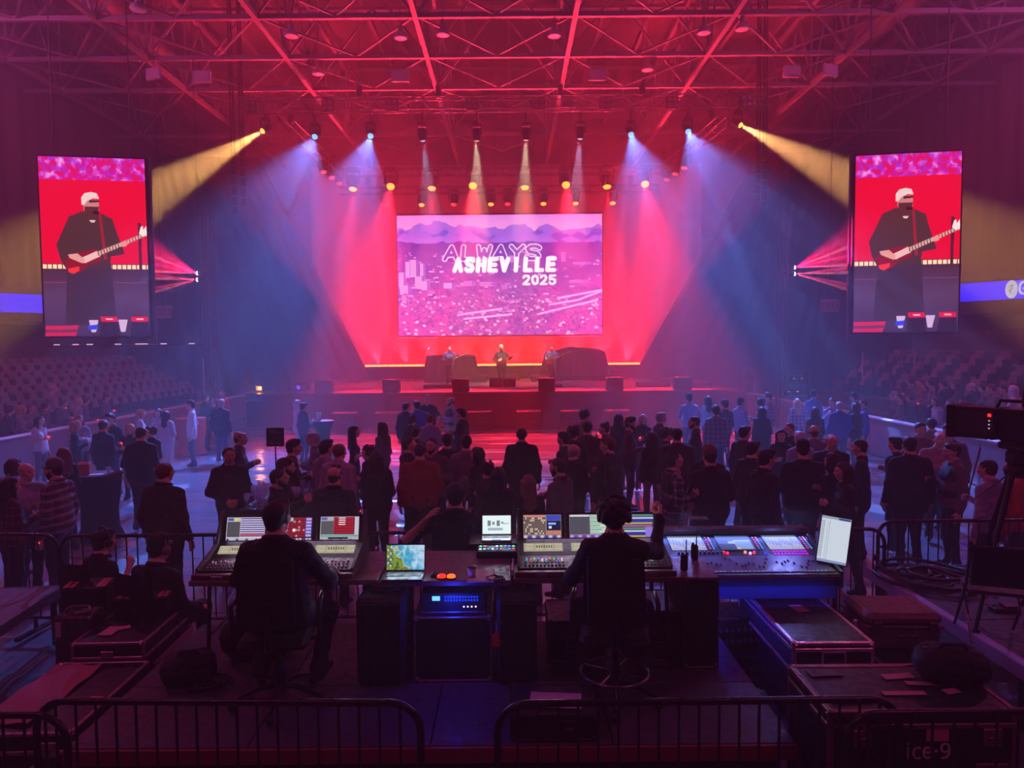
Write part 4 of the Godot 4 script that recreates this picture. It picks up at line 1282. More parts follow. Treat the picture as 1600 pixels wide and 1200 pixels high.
var hair_cache := {}
func hair_shape(style: String, cell: float) -> ArrayMesh:
	var key := "%s%.4f" % [style, cell]
	if hair_cache.has(key): return hair_cache[key]
	var c := []
	var cap := [cp(Vector3(0, 0.045, -0.018), 0.074, Vector3(0, 0.035, 0.032), 0.083), cp(Vector3(0, 0.0, 0.045), 0.073, Vector3(0, -0.035, 0.05), 0.06)]
	var sides := [cp(Vector3(-0.068, 0.03, 0.0), 0.026, Vector3(-0.07, -0.012, 0.018), 0.018), cp(Vector3(0.068, 0.03, 0.0), 0.026, Vector3(0.07, -0.012, 0.018), 0.018)]
	match style:
		"crop": c = [cp(Vector3(0, 0.038, -0.012), 0.074, Vector3(0, 0.032, 0.03), 0.08), cp(Vector3(0, 0.0, 0.044), 0.07, Vector3(0, -0.025, 0.048), 0.058)] + sides
		"short": c = cap + sides + [cp(Vector3(-0.035, 0.075, -0.062), 0.03, Vector3(0.04, 0.08, -0.06), 0.028)]
		"quiff": c = cap + sides + [cp(Vector3(-0.03, 0.085, -0.07), 0.034, Vector3(0.04, 0.1, -0.06), 0.034), cp(Vector3(0, 0.095, -0.03), 0.04, Vector3(0, 0.08, 0.03), 0.05)]
		"ring": c = sides + [cp(Vector3(0, -0.01, 0.05), 0.066, Vector3(0, -0.035, 0.05), 0.058)]
		"curly":
			c = cap + sides
			for i in 26:
				var a := i * 2.4
				var h := 0.105 - 0.006 * i
				var r := 0.095 * sqrt(maxf(0.0, 1.0 - pow((h - 0.02) / 0.11, 2)))
				var p := Vector3(cos(a) * r, h + 0.01, sin(a) * r + 0.015)
				if p.z < -0.06 and p.y < 0.05: continue
				c.append(cp(p, 0.028, p + Vector3(0, 0.004, 0), 0.028))
		"bob": c = cap + sides + [cp(Vector3(-0.078, 0.02, 0.0), 0.03, Vector3(-0.08, -0.11, -0.005), 0.03), cp(Vector3(0.078, 0.02, 0.0), 0.03, Vector3(0.08, -0.11, -0.005), 0.03), cp(Vector3(-0.04, 0.0, 0.06), 0.055, Vector3(-0.045, -0.11, 0.06), 0.042), cp(Vector3(0.04, 0.0, 0.06), 0.055, Vector3(0.045, -0.11, 0.06), 0.042)]
		"long": c = cap + sides + [cp(Vector3(-0.076, 0.02, 0.0), 0.03, Vector3(-0.085, -0.2, -0.01), 0.03), cp(Vector3(0.076, 0.02, 0.0), 0.03, Vector3(0.085, -0.2, -0.01), 0.03), cp(Vector3(-0.04, 0.0, 0.065), 0.056, Vector3(-0.055, -0.3, 0.09), 0.04), cp(Vector3(0.04, 0.0, 0.065), 0.056, Vector3(0.055, -0.3, 0.09), 0.04), cp(Vector3(0, 0.0, 0.07), 0.056, Vector3(0.0, -0.33, 0.095), 0.042)]
		"pony": c = cap + sides + [cp(Vector3(0, 0.03, 0.1), 0.032, Vector3(0, 0.01, 0.135), 0.034), cp(Vector3(0, 0.01, 0.135), 0.034, Vector3(0, -0.18, 0.13), 0.02)]
		"bun": c = cap + sides + [cp(Vector3(0, 0.1, 0.06), 0.042, Vector3(0, 0.105, 0.062), 0.042)]
		"beard": c = [cp(Vector3(-0.035, -0.075, -0.045), 0.034, Vector3(0.035, -0.075, -0.045), 0.034), cp(Vector3(0, -0.085, -0.068), 0.028, Vector3(0, -0.115, -0.066), 0.024), cp(Vector3(-0.066, -0.02, -0.005), 0.02, Vector3(-0.05, -0.07, -0.03), 0.026), cp(Vector3(0.066, -0.02, -0.005), 0.02, Vector3(0.05, -0.07, -0.03), 0.026), cp(Vector3(-0.024, -0.053, -0.096), 0.009, Vector3(0.024, -0.053, -0.096), 0.009)]
		"hood": c = [cp(Vector3(0, 0.04, 0.0), 0.092, Vector3(0, 0.02, 0.04), 0.098), cp(Vector3(0, 0.0, 0.05), 0.09, Vector3(0, -0.16, 0.07), 0.085), cp(Vector3(-0.07, 0.0, -0.01), 0.035, Vector3(-0.07, -0.14, -0.01), 0.04), cp(Vector3(0.07, 0.0, -0.01), 0.035, Vector3(0.07, -0.14, -0.01), 0.04)]
		"beanie": c = [cp(Vector3(0, 0.045, -0.012), 0.084, Vector3(0, 0.042, 0.03), 0.09), cp(Vector3(0, 0.09, 0.01), 0.06, Vector3(0, 0.1, 0.01), 0.05)]
	var mb: MB = nets(c, cell, 0.008, 0.012 if style in ["curly", "long", "bob", "pony"] else 0.005, 1, 5)[0]
	hair_cache[key] = mb.mesh()
	return hair_cache[key]

var cap_mesh: ArrayMesh
func cap_shape() -> ArrayMesh:
	if cap_mesh: return cap_mesh
	var xf := Transform3D(Basis(Vector3.RIGHT, 0.06).scaled(Vector3(0.96, 1, 1.14)), Vector3(0, 0.05, 0.006))
	var m := MB.new().lathe([Vector2(0.09, -0.015), Vector2(0.0925, 0.01), Vector2(0.089, 0.05), Vector2(0.07, 0.085), Vector2(0.04, 0.101), Vector2(0.008, 0.105), Vector2(0.008, 0.105), Vector2(0.006, 0.11), Vector2(0, 0.111)], 20, xf)
	for t in [0.0, -0.006]:
		m.grid(12, 4, func(u: float, v: float) -> Vector3:
			var a := PI * (0.14 + 0.72 * u)
			var r := 0.086 + 0.08 * v * sin(PI * u) ** 0.5
			return Vector3(cos(a) * 0.088, 0.046 - 0.012 * v - 0.018 * pow(2.0 * u - 1.0, 2) + t, 0.006 - sin(a) * (0.095) - 0.07 * v * sin(PI * u)))
	cap_mesh = m.mesh()
	return cap_mesh

var skins := [Color(0.86, 0.66, 0.56), Color(0.78, 0.56, 0.45), Color(0.5, 0.33, 0.25), Color(0.9, 0.72, 0.63)]
var plaid_m := {}
func plaid(a: Color, b: Color, check: bool) -> StandardMaterial3D:
	var key := a.to_html() + b.to_html() + str(check)
	if plaid_m.has(key): return plaid_m[key]
	var im := Image.create(64, 64, false, Image.FORMAT_RGB8)
	for y in 64:
		for x in 64:
			var h := 1.0 if (y % 32) < 12 else 0.0
			var v := 1.0 if (x % 32) < 12 and check else 0.0
			var c := a.lerp(b, 0.5 * h + 0.5 * v if check else h)
			if check and (x % 32 == 22 or y % 32 == 22): c = c.lightened(0.2)
			im.set_pixel(x, y, c)
	var m: StandardMaterial3D = mat(a, 0.9, 0.0, "cloth").duplicate()
	m.albedo_color = Color.WHITE
	m.albedo_texture = ImageTexture.create_from_image(im)
	m.uv1_scale = Vector3.ONE * 5.0
	plaid_m[key] = m
	return m

# o: build, arms, wear, pose, yaw, pitch, hair, hc (hair colour), cap (colour), beard, skin, top, bot, tall, scale
func person(p: Vector3, facing: float, label: String, group: String, o: Dictionary) -> Node3D:
	var d := -p.z
	var cell: float = o.get("cell", 0.02 if d < 9.5 else (0.028 if d < 16.0 else 0.036))
	var b := body(o.get("build", "m"), o.get("arms", "dd"), o.get("wear", "shirt"), o.get("pose", "stand"), o.get("yaw", 0.0), o.get("pitch", 0.0), cell)
	var t := thing("person", label, "person", p, deg_to_rad(-facing), group)
	var k: float = o.get("tall", 1.75) / 1.75
	var body_o := obj("body", b.mesh, null, t)
	body_o.scale = Vector3.ONE * k
	var shoe := mat(o.get("shoe", Color(0.1, 0.09, 0.09)), 0.6)
	var top: Variant = o.get("top", Color(0.08, 0.08, 0.1))
	var cols := [top if top is Material else mat(top, 0.88, 0.0, "cloth"), mat(o.get("bot", Color(0.09, 0.09, 0.12)), 0.85, 0.0, "cloth"), mat(skins[o.get("skin", 0)], 0.55, 0.0, "none"), shoe]
	for i in b.slots.size():
		body_o.set_surface_override_material(i, cols[b.slots[i]])
	var hx: Transform3D = Transform3D(b.head.basis * k, b.head.origin * k)
	var hs: String = o.get("hair", "short")
	var hc: Color = o.get("hc", Color(0.09, 0.06, 0.05))
	var fine := 0.0075 if cell < 0.021 else 0.0125
	if hs == "cap":
		var cm := obj("cap", cap_shape(), mat(o.get("cap", Color(0.1, 0.1, 0.15)), 0.85, 0.0, "cloth"), t)
		cm.transform = hx
		var h2 := obj("hair", hair_shape("crop", fine), mat(hc, 0.6, 0.0, "none"), t)
		h2.transform = hx
	elif hs != "bald":
		var h := obj({"hood": "hood", "beanie": "beanie"}.get(hs, "hair"), hair_shape(hs, fine), mat(hc, 0.6, 0.0, "none" if hs not in ["hood", "beanie"] else "cloth"), t)
		h.transform = hx
	if o.has("beard"):
		obj("beard", hair_shape("beard", fine), mat(hc, 0.7, 0.0, "none"), t).transform = hx
	if cell < 0.024:
		var ring := []
		for i in 20: ring.append(Vector3(cos(TAU * i / 20.0) * 0.071, 0.02 * sin(TAU * i / 20.0), sin(TAU * i / 20.0) * 0.069))
		var off: Vector3 = b.head.origin - Vector3(0, 1.63, -0.015)
		var co := obj("collar", MB.new().tube(ring, 0.022, 8, true), cols[0], t)
		co.transform = Transform3D(Basis().scaled(Vector3.ONE * k * lerpf(1.0, BUILD[o.get("build", "m")][0], 0.3)), (off + Vector3(0, 1.487, 0.012)) * k)
	if o.has("phones"):
		headset(t, hx, o.phones)
	if absf(wrapf(facing + o.get("yaw", 0.0), -180.0, 180.0)) > 70.0 and d < 20.0:
		for s in [-1.0, 1.0]:
			obj("eye", eye_shape(), mat(Color(0.16, 0.11, 0.1), 0.2, 0.0, "none"), t).transform = hx.translated_local(Vector3(s * 0.031, 0.003, -0.0865))
	t.set_meta("wrist_r", t.transform * (b.wrists[0][0] * k + b.wrists[0][1] * 0.07))
	t.set_meta("wrist_l", t.transform * (b.wrists[1][0] * k + b.wrists[1][1] * 0.07))
	return t

func headset(t: Node3D, hx: Transform3D, c: Color) -> void:
	var m := MB.new()
	var arc := []
	for i in 13:
		var a := PI * i / 12.0
		arc.append(Vector3(cos(a) * 0.1, 0.0 + sin(a) * 0.142, 0.01))
	m.tube(arc, 0.011, 8)
	for s in [-1.0, 1.0]:
		m.lathe([Vector2(0, 0), Vector2(0.04, 0), Vector2(0.044, 0.01), Vector2(0.042, 0.03), Vector2(0.03, 0.04), Vector2(0, 0.042)], 16, Transform3D(Basis(Vector3.BACK, -s * PI / 2), Vector3(s * 0.082, -0.01, 0.01)))
	var o := obj("headphones", m, mat(c, 0.4), t)
	o.transform = hx

var eye_mesh: ArrayMesh
func eye_shape() -> ArrayMesh:
	if eye_mesh: return eye_mesh
	var m := MB.new()
	m.lathe([Vector2(0, -0.009), Vector2(0.009, -0.006), Vector2(0.013, 0), Vector2(0.009, 0.006), Vector2(0, 0.009)], 10)
	eye_mesh = m.mesh()
	return eye_mesh

# ---------------------------------------------------------------- the crowd
# [where the top of the head stands in the survey picture, height, facing (0 the stage, 90 right, 180 the desk), label, look]
const BLK := Color(0.07, 0.065, 0.08)
const NAV := Color(0.1, 0.12, 0.22)
const JEAN := Color(0.2, 0.28, 0.45)
const GRY := Color(0.4, 0.38, 0.42)
const LIL := Color(0.62, 0.55, 0.62)
const WHT := Color(0.82, 0.8, 0.84)
const RED := Color(0.72, 0.16, 0.13)
const BLU := Color(0.2, 0.34, 0.66)
const SKY := Color(0.5, 0.62, 0.8)
const TAN := Color(0.5, 0.36, 0.33)
const BRN := Color(0.22, 0.13, 0.09)
const BLO := Color(0.72, 0.58, 0.4)
const SIL := Color(0.66, 0.63, 0.6)
const GIN := Color(0.42, 0.2, 0.12)

func crowd() -> void:
	var pl := plaid(Color(0.16, 0.08, 0.1), Color(0.55, 0.3, 0.33), true)
	var pl2 := plaid(Color(0.1, 0.08, 0.11), Color(0.2, 0.15, 0.2), true)
	var st := plaid(Color(0.3, 0.2, 0.26), Color(0.62, 0.5, 0.55), false)
	var pw := plaid(Color(0.08, 0.07, 0.09), Color(0.75, 0.68, 0.72), true)
	var C := [
		# left of the floor
		[61, 648, 1.64, 100, "person in white sleeveless top with long black hair, side-on by the left boards", {"build": "w", "arms": "hd", "wear": "tee", "top": WHT, "bot": GRY, "hair": "long"}],
		[117, 655, 1.63, 60, "person with blond hair over a black jacket, back turned near the high table", {"build": "v", "arms": "hd", "wear": "coat", "top": BLK, "hair": "long", "hc": BLO}],
		[124, 647, 1.66, 150, "person in pale lilac sweater behind the blond person in black", {"build": "w", "arms": "hh", "top": LIL, "hair": "bob", "hc": GIN}],
		[161, 654, 1.74, 20, "stocky person in black shirt seen from behind, left of the big polo", {"build": "b", "arms": "hd", "top": BLK, "hair": "crop", "hc": BRN, "cell": 0.028}],
		[173, 644, 1.78, 190, "person in dark shirt facing the desk, holding a small glowing light", {"build": "m", "arms": "hd", "wear": "tee", "top": NAV, "bot": JEAN, "hair": "quiff"}],
		[203, 660, 1.6, 170, "blond person facing the desk beside the big dark polo", {"build": "w", "arms": "ff", "top": BLK, "hair": "long", "hc": BLO}],
		[220, 667, 1.82, 5, "large person in black polo shirt and dark trousers, back turned, left of the blue floor", {"build": "x", "arms": "dd", "wear": "tee", "top": BLK, "bot": BLK, "hair": "crop", "hc": BRN}],
		[219, 637, 1.63, 60, "person with long blond hair and arms folded in a pale blouse", {"build": "w", "arms": "ff", "top": WHT, "bot": GRY, "hair": "long", "hc": BLO}],
		[247, 637, 1.6, 180, "short dark-haired person facing the desk behind the white sweater", {"build": "w", "arms": "dd", "top": LIL, "hair": "bob"}],
		[259, 640, 1.6, 10, "person in white sweater and white wide trousers, long brown hair, back turned", {"build": "v", "arms": "cc", "top": WHT, "bot": WHT, "hair": "long", "hc": BRN}],
		[298, 624, 1.78, 250, "person in white overshirt and blue jeans standing alone beside the red table", {"build": "m", "arms": "pd", "wear": "coat", "top": WHT, "bot": JEAN, "hair": "quiff"}],
		[236, 664, 1.62, 200, "person with brown curly hair peering past the large black polo", {"build": "w", "arms": "hh", "top": BLK, "hair": "curly", "hc": BRN}],
		[345, 622, 1.76, 15, "person in dark blue jacket with grey hair, back turned, left of the stage", {"build": "b", "arms": "dd", "wear": "coat", "top": NAV, "bot": JEAN, "hair": "short", "hc": SIL}],
		[320, 614, 1.77, 40, "dark figure in black clothes between white overshirt and blue jacket", {"build": "m", "arms": "ud", "wear": "coat", "top": BLK, "hair": "short"}],
		[347, 609, 1.78, 200, "person in red shirt facing the hall behind the blue jacket", {"build": "m", "arms": "dd", "top": RED, "hair": "crop", "skin": 1}],
		[384, 589, 1.8, 350, "tall person in grey-blue shirt with arms raised at the left stage corner", {"build": "b", "arms": "hh", "top": GRY, "bot": NAV, "hair": "crop", "hc": GIN}],
		[374, 671, 1.76, 80, "bald person in dark suit with white collar, turned right, by the bar", {"build": "m", "arms": "hh", "wear": "coat", "top": BLK, "bot": BLK, "hair": "ring", "skin": 1}],
		[357, 692, 1.76, 150, "person in black polo with hands clasped, half turned to the desk, before the blue floor", {"build": "m", "arms": "cc", "wear": "shirt", "top": BLK, "bot": BLK, "hair": "crop", "skin": 1}],
		[20, 713, 1.66, 20, "person with dark bob and pink-white top at the left picture edge", {"build": "v", "arms": "hd", "top": LIL, "hair": "bob", "hc": BRN}],
		[40, 722, 1.72, 110, "bald person in dark quilted vest with pale sleeves, left edge", {"build": "b", "arms": "hh", "top": LIL, "hair": "ring", "hc": SIL}],
		[86, 717, 1.77, 270, "person in grey cap and horizontally striped shirt, turned left, beside the black table", {"build": "b", "arms": "dd", "top": st, "bot": BLK, "hair": "cap", "cap": GRY, "beard": 1}],
		[99, 694, 1.64, 300, "person with long red-brown hair behind the grey cap", {"build": "w", "arms": "hh", "top": BLK, "hair": "long", "hc": GIN}],
		[14, 757, 1.62, 30, "person with long dark hair in red plaid shirt cut by the left edge", {"build": "v", "arms": "hd", "top": pl, "bot": BLK, "hair": "long"}],
		[256, 735, 1.79, 15, "large person in dark plaid shirt seen from behind, nearest on the left", {"build": "x", "arms": "dd", "top": pl2, "bot": BLK, "hair": "crop", "hc": GIN, "shoe": Color(0.35, 0.16, 0.1)}],
		# bar and middle left
		[464, 622, 1.72, 60, "person in white top with pale cap hair at the small table by the stage", {"build": "w", "arms": "hh", "top": WHT, "bot": WHT, "hair": "bob", "hc": WHT}],
		[474, 627, 1.7, 40, "person in blue-grey sweater with white handbag strap at the small table", {"build": "w", "arms": "hd", "top": Color(0.36, 0.4, 0.52), "bot": JEAN, "hair": "short"}],
		[552, 663, 1.66, 80, "person in black dress with dark hair and glasses, turned right, on the red floor", {"build": "w", "arms": "hh", "wear": "dress", "top": BLK, "hair": "long"}],
		[597, 657, 1.68, 300, "person in grey vest with long brown hair, facing the black dress", {"build": "w", "arms": "hd", "top": Color(0.34, 0.27, 0.34), "bot": BLK, "hair": "long", "hc": BRN}],
		[576, 694, 1.6, 230, "small face of a short person between the black dress and grey vest", {"build": "w", "arms": "hh", "top": BLK, "hair": "curly"}],
		[457, 682, 1.78, 70, "person in dark shirt turned right at the bar glasses", {"build": "m", "arms": "hh", "top": BLK, "hair": "quiff"}],
		[490, 681, 1.72, 250, "grey-haired person behind the bar table, half turned left", {"build": "m", "arms": "hh", "top": GRY, "hair": "short", "hc": SIL}],
		[508, 687, 1.77, 40, "dark-haired person in pink-white shirt, left one of a close pair", {"build": "m", "arms": "hd", "top": LIL, "bot": BLK, "hair": "quiff"}],
		[529, 687, 1.78, 20, "broad person in pale pink shirt, back turned, right one of a close pair", {"build": "b", "arms": "dh", "top": Color(0.72, 0.6, 0.66), "bot": BLK, "hair": "crop", "hc": GIN}],
		[444, 712, 1.76, 75, "person in profile with dark jacket holding a red glowing cup by the bar", {"build": "m", "arms": "hh", "top": BLK, "hair": "short", "hc": BRN, "beard": 1}],
		[433, 731, 1.7, 80, "bearded person in dark sweater turned right just behind the light desk", {"build": "m", "arms": "dd", "top": BLK, "hair": "crop", "skin": 1, "beard": 1}],
		[522, 725, 1.72, 10, "balding person in navy checked shirt with sunglasses on the head, back turned", {"build": "b", "arms": "dd", "top": plaid(NAV, Color(0.16, 0.14, 0.24), true), "bot": BLK, "hair": "ring", "hc": BRN, "shades": 1}],
		[588, 701, 1.68, 330, "person in black top with long brown hair holding a phone, back turned", {"build": "v", "arms": "hh", "top": BLK, "bot": BLK, "hair": "long", "hc": BRN}],
		# middle
		[634, 627, 1.76, 30, "person in dark blue shirt at the left of the group before the stage", {"build": "m", "arms": "dd", "top": NAV, "hair": "short"}],
		[651, 625, 1.76, 320, "person in blue shirt with dark hair in the group before the stage", {"build": "m", "arms": "hd", "top": BLU, "hair": "short"}],
		[667, 615, 1.82, 180, "tall grey-haired person in black t-shirt with pale lettering facing the desk", {"build": "b", "arms": "pp", "wear": "tee", "top": BLK, "hair": "short", "hc": SIL, "print": 1}],
		[705, 618, 1.82, 240, "bald bearded person in dark vest with white sleeves", {"build": "b", "arms": "hd", "top": LIL, "hair": "ring", "beard": 1, "vest": 1}],
		[721, 636, 1.8, 285, "person in black polo turned left, right end of the group before the stage", {"build": "b", "arms": "hd", "top": BLK, "hair": "short"}],
		[643, 647, 1.66, 20, "person with dark wavy hair before the blue shirt", {"build": "w", "arms": "hd", "top": BLK, "hair": "curly"}],
		[671, 645, 1.72, 0, "person in light lilac shirt seen from behind before the tall lettered t-shirt", {"build": "m", "arms": "hd", "top": LIL, "hair": "crop", "hc": GIN}],
		[649, 665, 1.66, 30, "dark head of a person between the lilac shirt and the red sweater", {"build": "m", "arms": "dd", "top": BLK, "hair": "short"}],
		[639, 682, 1.74, 60, "person in dark jacket with head bowed right behind the red sweater", {"build": "b", "arms": "hh", "wear": "coat", "top": BLK, "hair": "short", "hc": BRN, "yaw": 30, "pitch": -20}],
		[656, 689, 1.76, 0, "broad person in red-orange sweater seen from behind", {"build": "x", "arms": "hd", "top": Color(0.62, 0.16, 0.14), "bot": BLK, "hair": "crop", "hc": BRN}],
		[674, 679, 1.78, 190, "bearded person in grey hoodie facing the red sweater", {"build": "b", "arms": "hh", "top": Color(0.38, 0.3, 0.36), "hair": "crop", "beard": 1, "hc": BRN}],
		[698, 675, 1.74, 340, "person in black shirt between grey hoodie and pink-grey sweater", {"build": "m", "arms": "hd", "top": BLK, "hair": "short"}],
		[728, 677, 1.79, 350, "slim person in pink-grey sweater and dark trousers, back turned", {"build": "m", "arms": "hd", "top": Color(0.5, 0.38, 0.43), "bot": BLK, "hair": "short"}],
		[747, 695, 1.66, 300, "dark-haired person leaning behind the pink-grey sweater", {"build": "w", "arms": "hd", "top": BLK, "hair": "bob"}],
		[761, 719, 1.58, 320, "small curly dark-haired person right of the pink-grey sweater", {"build": "w", "arms": "hd", "top": Color(0.2, 0.13, 0.16), "hair": "curly"}],
		[815, 666, 1.78, 0, "lone black silhouette in a loose jacket in the gap before the stage", {"build": "b", "arms": "dd", "wear": "coat", "top": Color(0.03, 0.03, 0.035), "bot": Color(0.03, 0.03, 0.035), "hair": "crop", "cell": 0.022}],
		[779, 740, 1.64, 10, "person with dark bun hair stretching an arm to the blond neighbour", {"build": "v", "arms": "od", "wear": "tee", "top": BLK, "hair": "long"}],
		[826, 746, 1.6, 350, "person with long blond-brown hair and pale scarf behind the silhouette", {"build": "w", "arms": "hh", "top": BLK, "hair": "long", "hc": Color(0.5, 0.33, 0.24)}],
		[874, 718, 1.76, 300, "bearded person in grey shirt turned left holding a glass", {"build": "b", "arms": "hd", "top": Color(0.32, 0.25, 0.32), "bot": BLK, "hair": "crop", "hc": BRN, "beard": 1}],
		[882, 672, 1.75, 300, "dark person in black at the left of the right-hand group", {"build": "m", "arms": "hd", "top": BLK, "hair": "short"}],
		[896, 664, 1.74, 20, "dark head behind the brown-jacket back, left of the right-hand group", {"build": "m", "arms": "dd", "top": BLK, "hair": "curly"}],
		[913, 639, 1.77, 70, "curly-haired person in red-brown shirt turned right before the stage", {"build": "m", "arms": "hd", "top": TAN, "hair": "curly"}],
		[918, 656, 1.78, 15, "person in brown jacket seen from behind, left in the right-hand group", {"build": "b", "arms": "hd", "top": Color(0.34, 0.19, 0.2), "hair": "short"}],
		[945, 659, 1.66, 270, "dark-haired person holding a red light up beside the brown jacket", {"build": "w", "arms": "ud", "top": BLK, "hair": "bun"}],
		[967, 644, 1.68, 40, "person with long dark hair at the far side of the right-hand group", {"build": "w", "arms": "hd", "top": BLK, "hair": "long"}],
		[984, 649, 1.79, 100, "bearded person in dark red shirt holding a glowing cup", {"build": "b", "arms": "hd", "top": Color(0.28, 0.1, 0.12), "hair": "quiff", "beard": 1}],
		[896, 690, 1.72, 40, "bald person in dark jacket left of the big dark blazer", {"build": "m", "arms": "hd", "top": BLK, "hair": "ring", "hc": SIL}],
		[951, 680, 1.79, 310, "large person in dark blazer with glasses, back turned, head to the left", {"build": "x", "arms": "hd", "wear": "coat", "top": Color(0.09, 0.06, 0.08), "bot": BLK, "hair": "short", "hc": GIN, "yaw": -20}],
		# right of the middle
		[1004, 645, 1.66, 190, "person with silver-blond hair facing the desk in a patterned dark top", {"build": "w", "arms": "hd", "top": plaid(BLK, GRY, true), "hair": "bob", "hc": WHT}],
		[1032, 642, 1.76, 80, "grey-haired person in dark suit turned right behind the silver-blond person", {"build": "m", "arms": "dd", "wear": "coat", "top": BLK, "hair": "short", "hc": SIL}],
		[1019, 672, 1.66, 350, "person with long brown hair in dark sweater and brown trousers, back turned", {"build": "w", "arms": "hd", "top": BLK, "bot": TAN, "hair": "long", "hc": BRN}],
		[1042, 666, 1.68, 100, "person with wavy dark hair facing right beside the olive sweater", {"build": "w", "arms": "hh", "top": BLK, "hair": "curly", "hc": BRN}],
		[1058, 666, 1.78, 5, "broad person in brown-grey sweater seen from behind", {"build": "b", "arms": "hd", "top": Color(0.24, 0.17, 0.18), "bot": BLK, "hair": "short"}],
		[1086, 648, 1.78, 280, "bearded person in dark jacket in left profile against the stage", {"build": "b", "arms": "hd", "wear": "coat", "top": BLK, "hair": "crop", "hc": BRN, "beard": 1}],
		[1119, 632, 1.78, 5, "person in pale plaid shirt and jeans seen from behind", {"build": "m", "arms": "dd", "top": plaid(Color(0.36, 0.26, 0.36), LIL, true), "bot": JEAN, "hair": "quiff"}],
		[1077, 615, 1.76, 350, "person in light blue t-shirt and cap seen from behind by the stage", {"build": "b", "arms": "pp", "wear": "tee", "top": SKY, "bot": JEAN, "hair": "cap", "cap": NAV}],
		[1107, 617, 1.7, 0, "person with long dark hair over a pale top next to the light blue t-shirt", {"build": "w", "arms": "hd", "top": Color(0.5, 0.62, 0.68), "hair": "long"}],
		[1133, 624, 1.74, 330, "person in cap and plaid jacket between two pale backs", {"build": "m", "arms": "hh", "top": plaid(NAV, GRY, true), "hair": "cap", "cap": Color(0.2, 0.28, 0.3)}],
		[1157, 621, 1.72, 60, "person in sky blue shirt and cap turned right by the stage corner", {"build": "m", "arms": "hd", "wear": "tee", "top": SKY, "hair": "cap", "cap": NAV}],
		[1189, 621, 1.74, 300, "person with short hair in light jacket at the right stage corner", {"build": "m", "arms": "hd", "top": Color(0.34, 0.36, 0.5), "hair": "curly", "hc": BRN}],
		[1201, 613, 1.78, 270, "person in pale cap and patterned jacket turned left, at the stage corner", {"build": "m", "arms": "hd", "top": plaid(Color(0.3, 0.26, 0.36), LIL, true), "hair": "cap", "cap": GRY}],
		[1191, 634, 1.66, 15, "person with long dark hair in dark jacket before the pale cap", {"build": "w", "arms": "hd", "wear": "coat", "top": BLK, "hair": "long"}],
		[1246, 621, 1.66, 10, "person with long blond hair lit blue-white, back turned", {"build": "w", "arms": "hd", "top": plaid(Color(0.4, 0.36, 0.5), WHT, true), "hair": "long", "hc": Color(0.8, 0.74, 0.6)}],
		[1272, 609, 1.78, 60, "tall person in light blue t-shirt and cap raising a hand at the right", {"build": "b", "arms": "hd", "wear": "tee", "top": BLU, "hair": "cap", "cap": NAV}],
		[1274, 634, 1.66, 10, "person with long dark hair in dark plaid before the light blue t-shirt", {"build": "w", "arms": "hd", "top": plaid(BLK, GRY, true), "hair": "long", "hc": BRN}],
		[1300, 621, 1.7, 200, "person in pale top facing the desk right of the tall cap", {"build": "w", "arms": "uh", "top": SKY, "hair": "bun"}],
		[1312, 626, 1.72, 5, "person in bright blue shirt with grey hair, back turned, right group", {"build": "b", "arms": "hd", "top": BLU, "bot": JEAN, "hair": "short", "hc": SIL}],
		[1336, 612, 1.78, 320, "person in cap and dark shirt behind the bright blue shirt", {"build": "m", "arms": "hd", "top": NAV, "hair": "cap", "cap": NAV}],
		[1338, 627, 1.68, 330, "person with wavy brown hair in dark top beside the bright blue shirt", {"build": "w", "arms": "hd", "top": BLK, "hair": "bob", "hc": BRN}],
		[1350, 622, 1.72, 290, "person in blue shirt and jeans at the right end of the lit group", {"build": "b", "arms": "hd", "top": BLU, "bot": JEAN, "hair": "crop", "hc": BRN}],
		[1221, 668, 1.66, 200, "person with dark hair in dark jacket laughing towards the desk", {"build": "w", "arms": "hd", "top": BLK, "hair": "long"}],
		[1234, 658, 1.72, 240, "reddish face of a person behind the dark jacket", {"build": "m", "arms": "hd", "top": BLK, "hair": "crop", "hc": GIN}],
		[1251, 671, 1.72, 350, "white-haired person in pale shirt, back turned, right of centre", {"build": "m", "arms": "dd", "top": LIL, "hair": "short", "hc": WHT}],
		[1272, 661, 1.78, 10, "bald person in pink shirt seen from behind, right of centre", {"build": "m", "arms": "dd", "top": Color(0.5, 0.33, 0.38), "hair": "ring", "hc": BRN}],
		[1299, 675, 1.76, 190, "bald person with glasses in dark jacket facing the desk", {"build": "b", "arms": "hd", "wear": "coat", "top": BLK, "hair": "ring", "hc": SIL}],
		[1163, 663, 1.76, 60, "person in dark red plaid jacket turned right, light behind the shoulder", {"build": "m", "arms": "hd", "top": plaid(Color(0.1, 0.06, 0.08), Color(0.26, 0.14, 0.18), true), "hair": "short"}],
		[1107, 690, 1.74, 20, "dark-haired person just behind the pale-topped cap", {"build": "m", "arms": "hd", "top": BLK, "hair": "short"}],
		[1110, 697, 1.78, 350, "broad person in black t-shirt with pale cap, back turned, arms at sides", {"build": "x", "arms": "hd", "wear": "tee", "top": Color(0.05, 0.045, 0.055), "bot": BLK, "hair": "cap", "cap": Color(0.45, 0.28, 0.3)}],
		[1053, 702, 1.76, 80, "person in dark vest with black and white plaid sleeves looking down at a drink", {"build": "m", "arms": "hh", "top": pw, "bot": BLK, "hair": "short", "pitch": -22, "vest": 1}],
		[1176, 686, 1.76, 60, "person in dark shirt with glasses turned right behind the profile in grey", {"build": "b", "arms": "hd", "top": BLK, "hair": "short"}],
		[1197, 700, 1.77, 75, "person in dark grey shirt in right profile, standing close behind the sound desk", {"build": "b", "arms": "dd", "top": Color(0.13, 0.09, 0.12), "bot": BLK, "hair": "quiff"}],
